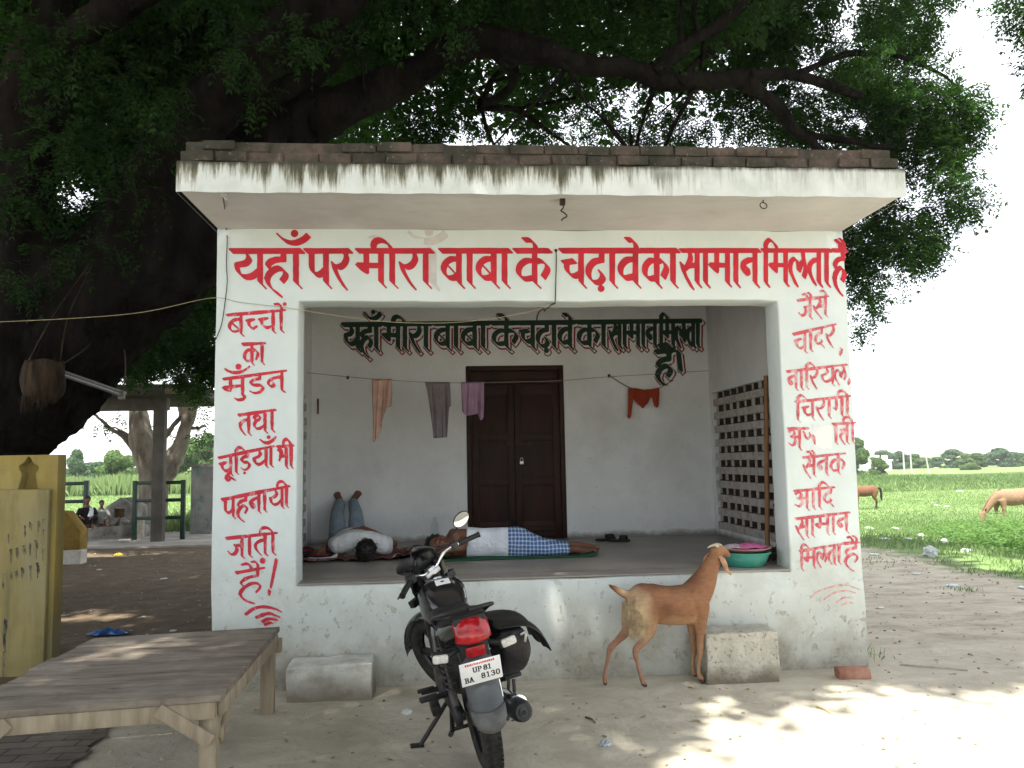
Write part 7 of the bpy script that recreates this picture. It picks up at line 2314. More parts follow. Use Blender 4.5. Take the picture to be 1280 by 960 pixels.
m_.mix(m_.ramp(m_.noise(10, 6, 0.7, (1, 1, 0.10), world=True), [(0.45, 0), (0.68, 0.65)]), (0.14, 0.125, 0.065))
m_.mix(m_.ramp(m_.noise(3, 7, 0.7, (1, 1, 0.3), world=True, off=(2, 5, 1)), [(0.50, 0), (0.66, 0.6)]), (0.27, 0.25, 0.18))
m_.bump(m_.noise(12, 8, 0.7, (1, 1, .5), world=True), 0.4, 0.012)
LEDGEM = m_.done()
lx1 = at(56, 700, YY-.055)[0]
mb = MB(); mb.box(YX0+.004, YX1-.035, YY-.055, YY-.001, -.05, ledge_z)
led = mb.build('front_slab', LEDGEM, yw, bevel=.012)
# oil-black drips poured from the little shelves: thin films with a shape of their own
Fd = Field(0, 640, 74, 850, 0.4)
rr = np.random.RandomState(14)
S_ = []
for i in range(8):
    for j in range(3):
        px = 4+i*8.4+rr.uniform(-2, 2); py = 668+j*26-i*2.6+rr.uniform(-5, 5)
        if rr.rand() < .82:
            S_.append([(px, py), (px+rr.uniform(-.5, .5), py+rr.uniform(8, 24))])
            if rr.rand() < .6: S_.append([(px-1.2, py+.5), (px+2.2, py-1.0)])
            if rr.rand() < .5: S_.append([(px+1.6, py+2), (px+1.8, py+rr.uniform(5, 14))])
Fd.strokes(S_, 0.95, 0.7, -45, 3, .5, 3, .75)
Fd.strokes([[(57.5, 655), (57, 675), (58, 700)], [(57, 700), (56.5, 716)], [(6, 773), (5, 792), (6, 815)], [(4.5, 815), (4, 845)], [(8, 776), (7, 790)]], 1.5, 1.0, -45, 3, .6, 4, .5)
m_ = Mat('black_oil_stain', (0.03, 0.028, 0.03), .7, .3)
m_.mix(m_.ramp(m_.noise(22, 6, .7, (1, 1, .35), world=True), [(.40, 0), (.62, .85)]), (0.28, 0.24, 0.14))
V_, F_c = Fd.contour()
P_ = np.array([at(a, b, YY-.0568) for a, b in V_]); ok = P_[:, 0] < YX1-.05
mb = MB(); mb.add(P_, [tuple(f) for f in F_c if all(ok[list(f)])]); mb.build('oil_drips', m_.done(), led, fix=False)

# ochre buttress and pale block behind the yellow wall
c = atz(110, 706, 0)
q0, q1 = at(60, 712, c[1]), at(97, 706, c[1]); tp = at(97, 664, c[1])[2]; tp2 = at(78, 640, c[1])[2]
bz = thing('ochre_buttress', 'low ochre sloping wall just behind the yellow wall', 'wall', ((q0[0]+q1[0])/2, c[1]+.15, 0))
OCHRE = plain('ochre_wash', (.20, .13, .03), .9, .15, var=.25, scale=5)
mb = MB(); mb.prism([(q0[0]-.5, -.05), (q1[0], -.05), (q1[0], tp), (at(80, 640, c[1])[0], tp2), (q0[0]-.5, tp2+.05)], 'Y', c[1]+.05, c[1]+.35); mb.build('wall_body', OCHRE, bz, bevel=.01)
pb0, pb1 = atz(72, 706, 0), atz(109, 704, 0); ph_ = at(100, 686, pb1[1])[2]
mb = MB(); mb.box(pb0[0], pb1[0], pb1[1]-.25, pb1[1]-.01, -.03, ph_)
tag(mb.build('concrete_block', plain('pale_concrete', (.48, .45, .40), .9, .15, var=.2, scale=6), None, bevel=.015, origin=((pb0[0]+pb1[0])/2, pb1[1]-.13, 0)), 'pale concrete block lying in front of the ochre wall', 'block')

# ------------------------------------------------------------ shed: post and flat slab roof, railings
SHY = 11.48
s0, s1 = at(187.5, 680, SHY), at(205, 680, SHY); stp = at(196, 497, SHY)[2]
shed = thing('open_shed', 'grey open shed with a flat slab roof on a square post', 'shed', ((s0[0]+s1[0])/2, SHY+.15, 0.05))
POSTM = plain('grey_cement_post', (.09, .083, .072), .9, .15, var=.25, scale=3)
mb = MB(); mb.box(s0[0], s1[0]-.05, SHY, SHY+.20, .03, stp+.02); mb.build('post', POSTM, shed, bevel=.01)
mb = MB(); mb.box(s0[0]-5.2, s0[0]-4.9, SHY, SHY+.28, .03, stp+.02); mb.build('post', POSTM, shed, bevel=.01)
mb = MB(); mb.box(s0[0]-5.4, s1[0]-.02, SHY+.02, SHY+.26, stp-.26, stp); mb.build('beam', POSTM, shed, bevel=.01)
x1_ = at(243, 480, SHY-.5)[0]
mb = MB(); mb.box(s0[0]-5.6, x1_, SHY-.5, SHY+3.2, stp+.022, stp+.24); mb.build('slab_roof', plain('mottled_slab', (.07, .065, .055), .95, .1, var=.4, scale=2), shed, bevel=.015)
mb = MB(); mb.box(at(206, 480, SHY-.52)[0], at(240, 480, SHY-.52)[0], SHY-.512, SHY-.502, stp+.03, stp+.16); mb.build('fascia_patch', plain('yellowish_fascia', (.16, .14, .08), .9, .1, var=.3), shed)
GRNP = plain('dark_green_enamel', (0.010, 0.035, 0.022), .45, .4, var=.2)
def railing(label, pxs, y, pt, pbm, rails):
    x0, x1 = at(pxs[0], pbm, y), at(pxs[1], pbm, y)
    zt = at(pxs[0], pt, y)[2]
    o = thing('metal_railing', label, 'railing', ((x0[0]+x1[0])/2, y, 0.05), group='green railings of the shed')
    for x in (x0[0], x1[0]):
        mb = MB(); mb.box(x-.045, x+.045, y-.04, y+.04, .03, zt); mb.build('post', GRNP, o, bevel=.006)
    for rpx in rails:
        z = at(pxs[0], rpx, y)[2]
        mb = MB(); mb.box(x0[0]+.046, x1[0]-.046, y-.028, y+.028, z-.055, z+.02); mb.build('rail', GRNP, o, bevel=.005)
railing('green iron railing with three bars either side of the shed post', (167.5, 228), SHY+.42, 601, 675, (603, 625, 647))
railing('green iron railing whose near end shows beside the yellow wall', (40, 106), SHY+.30, 602, 678, (604.5, 627, 650))

# ------------------------------------------------------------ stone shrine on its plinth
STONE = Mat('mottled_old_stone', (.22, .2, .18), .95, .1)
STONE.vary(2.4, (.10, .092, .085), (.38, .36, .32), .35, .65, detail=8, world=True)
STONE.mix(STONE.ramp(STONE.voro(9, world=True), [(.1, .6), (.3, 0)]), (.06, .055, .05)); STONE.bump(STONE.noise(8, 7, .7, world=True), .6, .03)
STONE = STONE.done()
SY = 12.6
a0, a1 = at(93, 676, SY), at(179, 674, SY); pz1 = at(130, 658, SY)[2]
shr = thing('stone_shrine', 'small gabled stone shrine on a mottled stone plinth', 'shrine', ((a0[0]+a1[0])/2, SY+.6, 0.0))
mb = MB(); mb.box(a0[0], a1[0], SY, SY+1.3, .0, pz1); mb.build('plinth', STONE, shr, bevel=.02)
w0, w1 = at(131, 658, SY+.3), at(168, 658, SY+.3); pk = at(150, 622, SY+.3); ev = at(131, 634, SY+.3)[2]
xm = (w0[0]+w1[0])/2; zc_ = pz1
d0, d1 = at(142, 650, SY+.3), at(155.5, 650, SY+.3); dzt = at(148, 636, SY+.3)[2]
mb = MB()
mb.prism([(w0[0], zc_), (d0[0], zc_), (d0[0], dzt), (d1[0], dzt), (d1[0], zc_), (w1[0], zc_), (w1[0], ev), (xm, pk[2]), (w0[0], ev)], 'Y', SY+.3, SY+.42)
mb.prism([(w0[0]+.01, zc_), (w1[0]-.01, zc_), (w1[0]-.01, ev-.01), (xm, pk[2]-.01), (w0[0]+.01, ev-.01)], 'Y', SY+.422, SY+1.1)
mb.build('gabled_house', STONE, shr, bevel=.01)
mb = MB(); mb.box(d0[0]+.003, d1[0]-.003, SY+.40, SY+.419, zc_+.003, dzt-.003); mb.build('doorway', plain('dim_ochre_recess', (.12, .08, .03), .9), shr)
mb = MB(); x_a, x_b = at(170, 676, SY-.05)[0], at(180, 676, SY-.05)[0]; mb.box(x_a, x_b, SY-.10, SY-.02, .0, pz1+.18); mb.build('kerb_stone', plain('pale_kerb_stone', (.42, .38, .30), .9), shr, bevel=.02)
mb = MB()
rr = np.random.RandomState(2)
for k in range(14):
    c = at(rr.uniform(131, 160), 655, SY+.15); mb.ball((c[0], c[1]+rr.uniform(-.05, .05), pz1+.03+rr.uniform(0, .10)), (rr.uniform(.06, .13), rr.uniform(.06, .1), rr.uniform(.05, .09)), 9, 6)
tag(mb.jitter(.012, 4).build('rubble', STONE, None, smooth=True, origin=tuple(np.array(at(148, 655, SY+.15)))), 'heap of rubble lying before the gabled stone shrine', 'rubble', kind='stuff')

# grey painted wall stub at the left edge of the shop
GWY = 13.2
g0, g1 = at(237.5, 662, GWY), at(275, 662, GWY); gt = at(250, 584, GWY)[2]
GREYW = Mat('grey_wall_green_marks', (.27, .27, .25), .9, .15)
GREYW.vary(2, (.19, .19, .175), (.34, .335, .31), detail=8, world=True)
GREYW.mix(GREYW.ramp(GREYW.noise(2.6, 7, .7, world=True), [(.56, 0), (.62, .6)]), (.05, .16, .12))
GREYW.mix(GREYW.ramp(GREYW.noise(6, 7, .7, (1, 1, .2), world=True), [(.5, 0), (.7, .6)]), (.10, .095, .085))
GREYW = GREYW.done()
gw = thing('grey_wall', 'grey cement wall stub with green paint marks beside the shop', 'wall', ((g0[0]+g1[0])/2, GWY+.15, 0))
mb = MB(); mb.box(g0[0], g1[0], GWY, GWY+.3, -.3, gt); mb.build('wall_body', GREYW, gw, bevel=.012)
mb = MB(); mb.box(g0[0]-.03, g1[0]+.03, GWY-.04, GWY+.34, gt+.002, gt+.07); mb.build('coping', STONE, gw, bevel=.012)
c = atz(242, 661, 0)
mb = MB(); mb.lathe([(.30, 0), (.34, .05), (.30, .2), (.20, .30), (.12, .33), (.10, .30)], (c[0], c[1], .0), 18)
tag(mb.build('upturned_pot', plain('pale_dusty_clay', (.42, .37, .26), .9, .1, var=.25), None, smooth=True, origin=(c[0], c[1], 0)), 'pale upturned clay pot by the grey wall stub', 'pot')

# ------------------------------------------------------------ things hanging under the big tree
SACK = Mat('old_jute', (.12, .08, .045), .95, .1)
SACK.vary(6, (.010, .008, .006), (.045, .03, .018), detail=7, stretch=(3, 3, .5)); SACK.bump(SACK.noise(30, 5, stretch=(3, 3, .4)), .6, .01)
SACK = SACK.done()
HY = 1.9
bt0 = at(55, 452, HY); bb = at(55, 503, HY); rw = (at(80, 480, HY)[0]-at(30, 480, HY)[0])/2
mb = MB(); G = []
zs2 = np.linspace(bt0[2], bb[2], 9)
for i, z in enumerate(zs2):
    t = i/8
    rr_ = rw*(.92+.16*math.sin(3.0*t))*(1-.25*max(0, t-.8)/.2)
    G.append([(bt0[0]+rr_*math.cos(a)*(1+.05*math.sin(5*a+i)), bt0[1]+rr_*.75*math.sin(a), z+.015*math.sin(4*a)) for a in np.linspace(0, 2*math.pi, 25)])
mb.sheet(G); mb.f.append(tuple(range(24))); mb.f.append(tuple(8*25+23-i for i in range(24)))
rr = np.random.RandomState(6)
for k in range(70):
    a = rr.uniform(2.2, 5.4); q = np.array((bt0[0]+rw*.95*math.cos(a), bt0[1]+rw*.72*math.sin(a), bb[2]+.06)); mb.tube([tuple(q), tuple(q+np.array((rr.normal(0, .012), 0, -rr.uniform(.06, .17))))], [.004, .002], 4)
for sgn in (-1, 1): mb.tube(smooth_path([(bt0[0]+sgn*rw*.8, bt0[1], bt0[2]), (bt0[0]+sgn*rw*.4, bt0[1]+.3, bt0[2]+.5), (bt0[0]+sgn*.02, bt0[1]+.9, bt0[2]+1.15)], 5), .005, 6)
tag(mb.build('hanging_basket', SACK, None, smooth=True, origin=tuple(bt0)), 'frayed brown jute bundle hanging under the dark tree', 'basket')
ta, tb = at(67, 465, HY+.2), at(152, 494, HY+1.4)
tube_o = thing('tube_lamp', 'unlit tube lamp on a slanting pole under the dark tree', 'lamp', tuple((ta+tb)/2))
mb = MB(); mb.tube([tuple(ta), tuple(tb)], .018, 12); mb.build('glass_tube', plain('unlit_tube_glass', (.17, .17, .16), .3, .5), tube_o, smooth=True)
mb = MB(); u_ = unit(tb-ta)
mb.beam(tuple(ta-u_*.05+np.array((0, .03, .03))), tuple(tb+u_*.05+np.array((0, .03, .03))), .04, .03)
for q in (ta, tb): mb.cbox(tuple(q), (.06, .06, .09))
mb.build('fitting', plain('pale_fitting', (.14, .135, .12), .6), tube_o, bevel=.004)
mb = MB(); q = ta+np.array((0, .05, .04)); mb.tube(smooth_path([tuple(q), tuple(q+np.array((-.1, .9, .35))), tuple(q+np.array((-.25, 1.7, .75)))], 4), .004, 6)
q = tb+np.array((0, .05, .04)); mb.tube(smooth_path([tuple(q), tuple(q+np.array((-.05, .15, .4))), tuple(q+np.array((-.2, .3, .9)))], 4), .008, 6)
mb.build('hanging_wire', IRON, tube_o, smooth=True)

# ------------------------------------------------------------ washing line and clothes
LINE = plain('thin_grey_cord', (.16, .15, .14), .8)
YLINE = plain('pale_yellow_cord', (.34, .30, .17), .7)
CY = 1.90
def cord(name, label, pts, r, mat, n=5):
    mb = MB(); P = [np.array(p) for p in pts]
    mb.tube(smooth_path([tuple(p) for p in P], n), r, 6)
    return tag(mb.build(name, mat, None, smooth=True, origin=tuple(P[len(P)//2])), label, 'line')
ly = lambda px, py: at(px, py, CY)
lineP = [at(379, 465, BD-2.3), at(430, 470.5, 1.2), ly(476, 474.5), ly(540, 478), ly(592, 478.4), ly(660, 477), ly(705, 475.5), at(760, 471, 2.3), at(820, 467.5, 2.6), at(891, 463, BD-.02)]
lineP[0] = atx(384, 466, LX+.005)
cord('washing_line', 'thin washing line strung across the verandah carrying three garments', lineP, .0032, LINE)
cord('stretched_string', 'thin yellow cord running from the left over the front opening', [at(-40, 404, -.30), at(90, 398, -.25), at(180, 390, -.18), at(264, 372.5, -.028), at(300, 378, -.012), at(360, 385, -.014), at(430, 396, .06), at(470, 401, .10), at(510, 403.5, .12), at(560, 403.5, .12), at(610, 399, .11), at(655, 391, .10), at(690, 382, .05)], .0021, YLINE)
mb = MB(); q = at(891, 463, BD-.02)
mb.tube([(q[0]+.028*math.cos(a), q[1]-.004, q[2]+.028*math.sin(a)) for a in np.linspace(0, 6.283, 22)], .006, 6, cap=False); mb.tube([(q[0], BD+.01, q[2]+.0), (q[0], BD-.03, q[2])], .007, 6)
mb.build('ring_hook', IRON, shop, smooth=True)
for px, py in ((761, 470), (435, 472)):
    q = at(px, py, BD); mb = MB(); mb.cbox((q[0], BD-.014, q[2]), (.026, .03, .035)); mb.tube([(q[0], BD-.02, q[2]), (q[0]+.008, BD-.05, q[2]-.01)], .006, 6); mb.build('wall_peg', IRON, shop, bevel=.003)
for px in (394,):
    q = at(px, 508, BD); mb = MB(); mb.cbox((q[0]+.03, BD-.004, q[2]), (.022, .008, .17)); mb.build('rust_stain_strip', plain('rusty_strip', (.20, .12, .08), .9, var=.5), shop)
def garment(name, label, mat, left, right, top, cols, folds, y, seed, cat='clothes', amp=.018, back=True):
    """cloth folded over the line: cols = lower edge (px y) at each of the column px positions"""
    rr = np.random.RandomState(seed)
    xs_ = np.linspace(left, right, 34)
    bot = np.interp(xs_, [c[0] for c in cols], [c[1] for c in cols])
    le = [c[2] if len(c) > 2 else c[0] for c in cols]
    xb = np.interp(xs_, [c[0] for c in cols], le)
    mb = MB()
    for side, drop in ((-1, 1.0), (1, .55)):
        if side == 1 and not back: continue
        G = []
        for i, x in enumerate(xs_):
            row = []
            tp = np.interp(x, [p[0] for p in top], [p[1] for p in top])
            for j in range(26):
                t = j/25
                fo = sum(a*math.sin((x-left)*f+p+t*tw) for a, f, p, tw in folds)
                xx = x+(xb[i]-x)*t*drop
                py = tp+(bot[i]-tp)*t*drop
                q = at(xx, py, y)
                yy = y+side*(.010+.012*min(1, t*4))+amp*fo*min(1, .25+t*1.3)
                q = q+np.array((amp*.3*fo*t, 0, 0)); q[1] = yy
                if j == 0: q[2] += .006; q[1] = y+side*.004
                row.append(q)
            G.append(row)
        mb.sheet(G)
    o = mb.build(name, mat, None, solid=.004, smooth='all', origin=tuple(at((left+right)/2, top[0][1], y)))
    return tag(o, label, cat, 'clothes drying on the verandah line')
garment('hanging_cloth', 'long salmon pink cloth hanging on the washing line', fabric('salmon_cotton', (.48, .31, .255), .6, 14).done(), 464.5, 490, [(464, 474), (490, 474.5)],
        [(464.5, 551, 466), (470, 553, 468), (476, 545, 473), (481, 528, 478), (485, 518, 481), (488, 510, 485), (490, 508, 489)], [(.9, .42, 1, 1.2), (.5, .95, 2, -.8), (.3, 1.7, .4, 2)], CY, 1)
garment('hanging_trousers', 'grey checked trousers hanging on the washing line', fabric('grey_lilac_cotton', (.165, .14, .15), .6, 14).done(), 531, 562.5, [(531, 478), (562, 478.5)],
        [(531, 500, 537), (534, 547, 541), (540, 548, 544), (552, 547, 553), (557, 546.5, 559), (560, 510, 562), (562.5, 508, 564)], [(.8, .35, 0, .7), (.5, .8, 1, -1), (.3, 1.5, 2, 1)], CY, 2)
garment('hanging_shirt', 'mauve shirt hanging on the washing line before the door', fabric('mauve_cotton', (.27, .17, .245), .6, 14).done(), 576, 605, [(576, 478.4), (605, 478)],
        [(576, 514, 577), (582, 520, 583), (590, 519, 590), (595, 517, 596), (600, 526, 601), (603, 524, 604), (605, 505, 605)], [(.8, .38, .3, .6), (.5, .9, 1, 1), (.25, 1.6, 2, -1)], CY, 3)
# the small orange garment on its own cord
OY = BD-.05
op = [at(764, 471, OY), at(780, 481, OY), at(795, 487, OY), at(812, 487.5, OY), at(826, 484, OY), at(842, 475, OY)]
cord('sagging_string', 'short cord sagging between two pegs under the green lettering', op, .005, plain('brown_string', (.12, .09, .06), .9))
ORANGE = fabric('orange_cotton', (.32, .05, .02), .6, 16).done()
garment('hanging_rag', 'small orange garment drooping from the short cord', ORANGE, 785, 824, [(785, 486), (795, 486), (805, 488), (815, 487), (824, 485)],
        [(785, 522, 784), (788, 524, 788), (791, 498, 791), (796, 506, 797), (803, 511, 803), (810, 504, 809), (814, 495, 814), (816, 508, 817), (820, 510, 821), (824, 506, 823)], [(.8, .5, 0, 1), (.4, 1.2, 1, 1)], OY-.01, 4, amp=.014, back=False)

# ------------------------------------------------------------ things on the verandah floor
m_ = fabric('green_woven_mat', (.025, .085, .050), .4, 40); MATM = m_.done()
mA, mB, mC, mD = atz(511, 697, FZ+.01), atz(737, 688.5, FZ+.01), atz(733, 681, FZ+.01), atz(521, 683, FZ+.01)
mA[1] = min(mA[1], hc2[1]-.20); 
mD = mA+(mD-mA)*1.0
yb_ = max(hp2[1]+.30, mD[1])
mD = np.array((mA[0]+.06, yb_, 0)); mC = np.array((mB[0]-.02, yb_-.02, 0)); mB = np.array((mB[0], mA[1]+.02, 0))
mb = MB(); G = []
for i in range(41):
    u = i/40
    G.append([tuple(np.array(((mA[0]*(1-u)+mB[0]*u)*(1-v)+(mD[0]*(1-u)+mC[0]*u)*v, (mA[1]*(1-u)+mB[1]*u)*(1-v)+(mD[1]*(1-u)+mC[1]*u)*v, FZ+.008+.003*math.sin(u*19+v*5)+(.022*max(0, u-.93)/.07 if v < .4 else 0)+.012*max(0, .05-u)/.05))) for v in np.linspace(0, 1, 13)])
mb.sheet(G)
tag(mb.build('sleeping_mat', MATM, None, solid=.010, smooth='all', origin=tuple((np.array(mA)+mC)/2*np.array((1, 1, 0))+np.array((0, 0, FZ)))), 'dark green mat spread under the sleeper in the checked lungi', 'mat')
# patterned cloth under the first man
m_ = fabric('maroon_patterned_cloth', (.15, .055, .05), .6, 14)
m_.mix(m_.ramp(m_.voro(22), [(.25, .8), (.4, 0)]), (.42, .34, .28)); m_.mix(m_.ramp(m_.noise(6, 4), [(.5, 0), (.62, .8)]), (.05, .035, .04))
mb = MB(); c0 = np.array((sh_m[0], sh_m[1], 0)); G = []
for i in range(31):
    row = []
    for j in range(25):
        u, v = i/30-.5, j/24-.5
        x = c0[0]+u*1.12+.12*v+.03*math.sin(j*.8); y = c0[1]+v*.75+.02*math.sin(i*.7)+.08
        b = (abs(u)*2)**3+(abs(v)*2)**4
        row.append((x, y, FZ+.012+.022*abs(math.sin(i*.9+j*.5))*min(1, b+.12)+(.03*abs(math.sin(j*.9+1)) if u > .36 else 0)))
    G.append(row)
mb.sheet(G); tag(mb.build('bed_cloth', m_.done(), None, solid=.006, smooth='all', origin=(c0[0], c0[1], FZ)), 'crumpled maroon patterned cloth under the person in jeans', 'cloth')
m_ = fabric('khaki_cloth', (.24, .20, .13), .6, 14)
mb = MB(); c0 = atz(435, 697, FZ); G = []
for i in range(25):
    G.append([(c0[0]+(i/24-.5)*.42+.02*math.sin(j), c0[1]+(j/14-.5)*.22, FZ+.012+.045*math.exp(-((j-7)/4.0)**2)*(1+.3*math.sin(i*.8))*math.sin(math.pi*i/24)**.5+.006*math.sin(i*1.3+j)) for j in range(15)])
mb.sheet(G); tag(mb.build('rolled_cloth', m_.done(), None, solid=.006, smooth='all', origin=(c0[0], c0[1], FZ)), 'khaki cloth bundled as a pillow beside the sneakers', 'cloth')

# sneakers
NAVY = plain('dark_navy_mesh', (.018, .020, .035), .8, .2, var=.3, scale=60, bump=.4)
SOLE = plain('white_rubber_sole', (.72, .73, .73), .6, .3, var=.06)
REDM = plain('dark_red_mesh', (.23, .018, .03), .7, .25, var=.2, scale=50, bump=.4)
def sneaker(label, px, py, rz):
    c = atz(px, py, FZ)
    o = thing('sneaker', label, 'shoe', (c[0], c[1], FZ), (0, 0, rz), 'pair of sneakers on the verandah')
    L = .285
    def prof(t): return .034+.014*math.sin(math.pi*min(1, t*1.1))+.006*math.sin(2*math.pi*t)
    mb = MB(); G = []
    for i in range(25):
        t = i/24; w = prof(t)*(min(1, (t+.02)*9)**.5)*(min(1, (1.02-t)*7)**.5)
        x = (t-.5)*L; up = .004*math.cos(2*math.pi*t)+(.018*max(0, t-.8)/.2)
        G.append([(x, -w, up), (x, -w*1.06, .014+up), (x, -w, .030+up), (x, 0, .032+up), (x, w, .030+up), (x, w*1.06, .014+up), (x, w, up), (x, 0, up-.001), (x, -w, up)])
    mb.sheet(G); mb.build('sole', SOLE, o, local=True, smooth='all', weld=True)
    mb = MB(); G = []
    for i in range(25):
        t = i/24; w = prof(t)*(min(1, (t+.02)*9)**.5)*(min(1, (1.02-t)*7)**.5)*.97
        h = np.interp(t, [0, .05, .2, .36, .5, .75, .93, 1], [.055, .095, .088, .094, .082, .050, .038, .012]); x = (t-.5)*L
        op_ = np.interp(t, [0, .03, .08, .30, .38, 1], [0, 0, .9, .9, 0, 0])
        G.append([(x, w*math.cos(a), .028+(h-.028)*math.sin(a)*(1-.55*op_*(math.sin(a) > .86))) for a in np.linspace(0, math.pi, 15)])
    mb.sheet(G); mb.build('upper', NAVY, o, local=True, smooth='all', solid=.003)
    mb = MB()
    for t in (.42, .49, .56, .63, .70):
        h = np.interp(t, [.36, .5, .75], [.095, .084, .052]); x = (t-.5)*L
        mb.tube([(x, prof(t)*.8*math.cos(a), .031+(h-.028)*math.sin(a)) for a in np.linspace(.6, math.pi-.6, 9)], .0035, 5)
    mb.build('laces', REDM, o, local=True, smooth='all')
    for s in (-1, 1):
        mb = MB(); G = []
        for t in np.linspace(.16, .68, 12):
            x = (t-.5)*L; w = prof(t)*1.0
            G.append([(x+.02*k, s*(w*math.cos(a)+.002), .030+(np.interp(t, [0, .05, .2, .36, .5, .75], [.05, .09, .086, .09, .08, .05])-.028)*math.sin(a)) for k, a in ((0, .25), (.3, .5), (.6, .75))])
        mb.sheet(G); mb.build('side_stripe', REDM, o, local=True, smooth='all', solid=.003)
    return o
sneaker('dark navy and red sneaker nearest to the viewer beside the pillow bundle', 402, 700, R(6))
sneaker('dark navy and red sneaker half hidden by the left pillar', 386, 695, R(14))
# black sandals by the back wall
BLK = plain('black_foam', (.014, .013, .013), .7, .3, var=.2)
def sandal(label, px, py, rz):
    c = atz(px, py, FZ); o = thing('sandal', label, 'sandal', (c[0], c[1], FZ), (0, 0, rz), 'pair of black sandals')
    mb = MB(); pl_ = []
    for a in np.linspace(0, 2*math.pi, 28, endpoint=False): pl_.append((.125*math.cos(a), (.042+.008*math.cos(a))*math.sin(a)))
    mb.prism(pl_, 'Z', 0.004, .026); mb.build('sole', BLK, o, local=True, bevel=.005)
    mb = MB()
    mb.sheet([[(.02+.035*k, .047*math.cos(a), .022+.046*math.sin(a)) for k in (0, 1, 2)] for a in np.linspace(0, math.pi, 11)]); mb.build('strap', BLK, o, local=True, solid=.006, smooth='all')
    return o
sandal('black sandal by the back wall, the left one of the pair', 757, 676, R(20)); sandal('black sandal by the back wall, the right one of the pair', 773, 677, R(-25))
# clear water bottle
c = atz(544, 678, FZ); c[1] = min(c[1], BD-.07); zt_ = .27
bot = thing('water_bottle', 'clear plastic water bottle standing against the back wall', 'bottle', (c[0], c[1], FZ))
GLASS = Mat('clear_pet', (.9, .93, .95), .06, .5); GLASS.b.inputs['Transmission Weight'].default_value = .92; GLASS.b.inputs['IOR'].default_value = 1.2; GLASS = GLASS.done()
mb = MB(); mb.lathe([(.030, .002), (.036, .012), (.036, .09), (.033, .10), (.036, .11), (.036, .175), (.030, .20), (.015, .235), (.013, .25)], (0, 0, 0), 24); mb.build('bottle_body', GLASS, bot, local=True, smooth=True)
mb = MB(); mb.lathe([(.015, .244), (.016, .248), (.016, .268), (.012, .271)], (0, 0, 0), 20); mb.build('cap', plain('pale_blue_cap', (.45, .5, .55), .5), bot, local=True, smooth=True)

# tub with pink tray and cloths
tc = atz(928, 712, FZ); tc = np.array((at(932, 700, tc[1]+.14)[0], tc[1]+.14, FZ))
hw = (at(963, 690, tc[1])[0]-at(902, 690, tc[1])[0])/2
tub = thing('plastic_tub', 'green plastic tub holding pink tray and cloths beside the right pillar', 'tub', tuple(tc))
m_ = Mat('faded_green_plastic', (.055, .30, .235), .45, .4); m_.mix(m_.ramp(m_.noise(9, 6, .7), [(.52, 0), (.64, .5)]), (.20, .36, .29)); TUBM = m_.done()
k = hw/.235
mb = MB(); mb.lathe([(0, .004), (.15*k, .004), (.175*k, .02), (.205*k, .09*k), (.218*k, .125*k), (.232*k, .13*k), (.236*k, .14*k), (.230*k, .146*k), (.212*k, .138*k), (.198*k, .09*k), (.165*k, .03), (0, .022)], (0, 0, 0), 44, cap=False); mb.build('tub_body', TUBM, tub, local=True, smooth=True)
tp_ = (tc[0]+.0, tc[1], FZ+.148*k)
m_ = Mat('pink_plastic', (.62, .19, .30), .4, .4); PINKP = m_.done()
tray = thing('pink_tray', 'shallow pink plastic tray lying on top of the green tub', 'tray', tp_)
mb = MB(); mb.lathe([(0, .004), (.18*k, .004), (.215*k, .022), (.238*k, .026), (.240*k, .031), (.214*k, .028), (.176*k, .011), (0, .010)], (0, 0, 0), 40, cap=False); mb.build('tray_body', plain('dull_rose_plastic', (.50, .24, .27), .45, .4, var=.15), tray, local=True, smooth=True)
mb = MB(); G = []
for i in range(21):
    G.append([(.05*k+.15*k*math.cos(2*math.pi*i/20)*r_, .0+.13*k*math.sin(2*math.pi*i/20)*r_, .030+.028*(1-r_*r_)+.006*math.sin(i*1.7+r_*8)) for r_ in np.linspace(.03, 1, 9)])
mb.sheet(G); mb.v = [v+np.array(tp_) for v in mb.v]; tag(mb.build('pink_cloth', fabric('bright_pink_cloth', (.62, .16, .36), .6, 20).done(), None, solid=.005, smooth='all', origin=tp_), 'bright pink cloth folded on the tray over the tub', 'cloth')
mb = MB(); G = []
for i in range(21):
    G.append([(-.10*k+.10*k*math.cos(2*math.pi*i/20)*r_, .02+.10*k*math.sin(2*math.pi*i/20)*r_, .028+.022*(1-r_*r_)+.006*math.sin(i*1.3+r_*8)) for r_ in np.linspace(.03, 1, 9)])
mb.sheet(G); mb.v = [v+np.array(tp_) for v in mb.v]; tag(mb.build('pale_cloth', fabric('pale_lilac_cloth', (.52, .44, .48), .6, 20).done(), None, solid=.005, smooth='all', origin=tp_), 'pale lilac cloth folded on the tray next to the pink one', 'cloth')

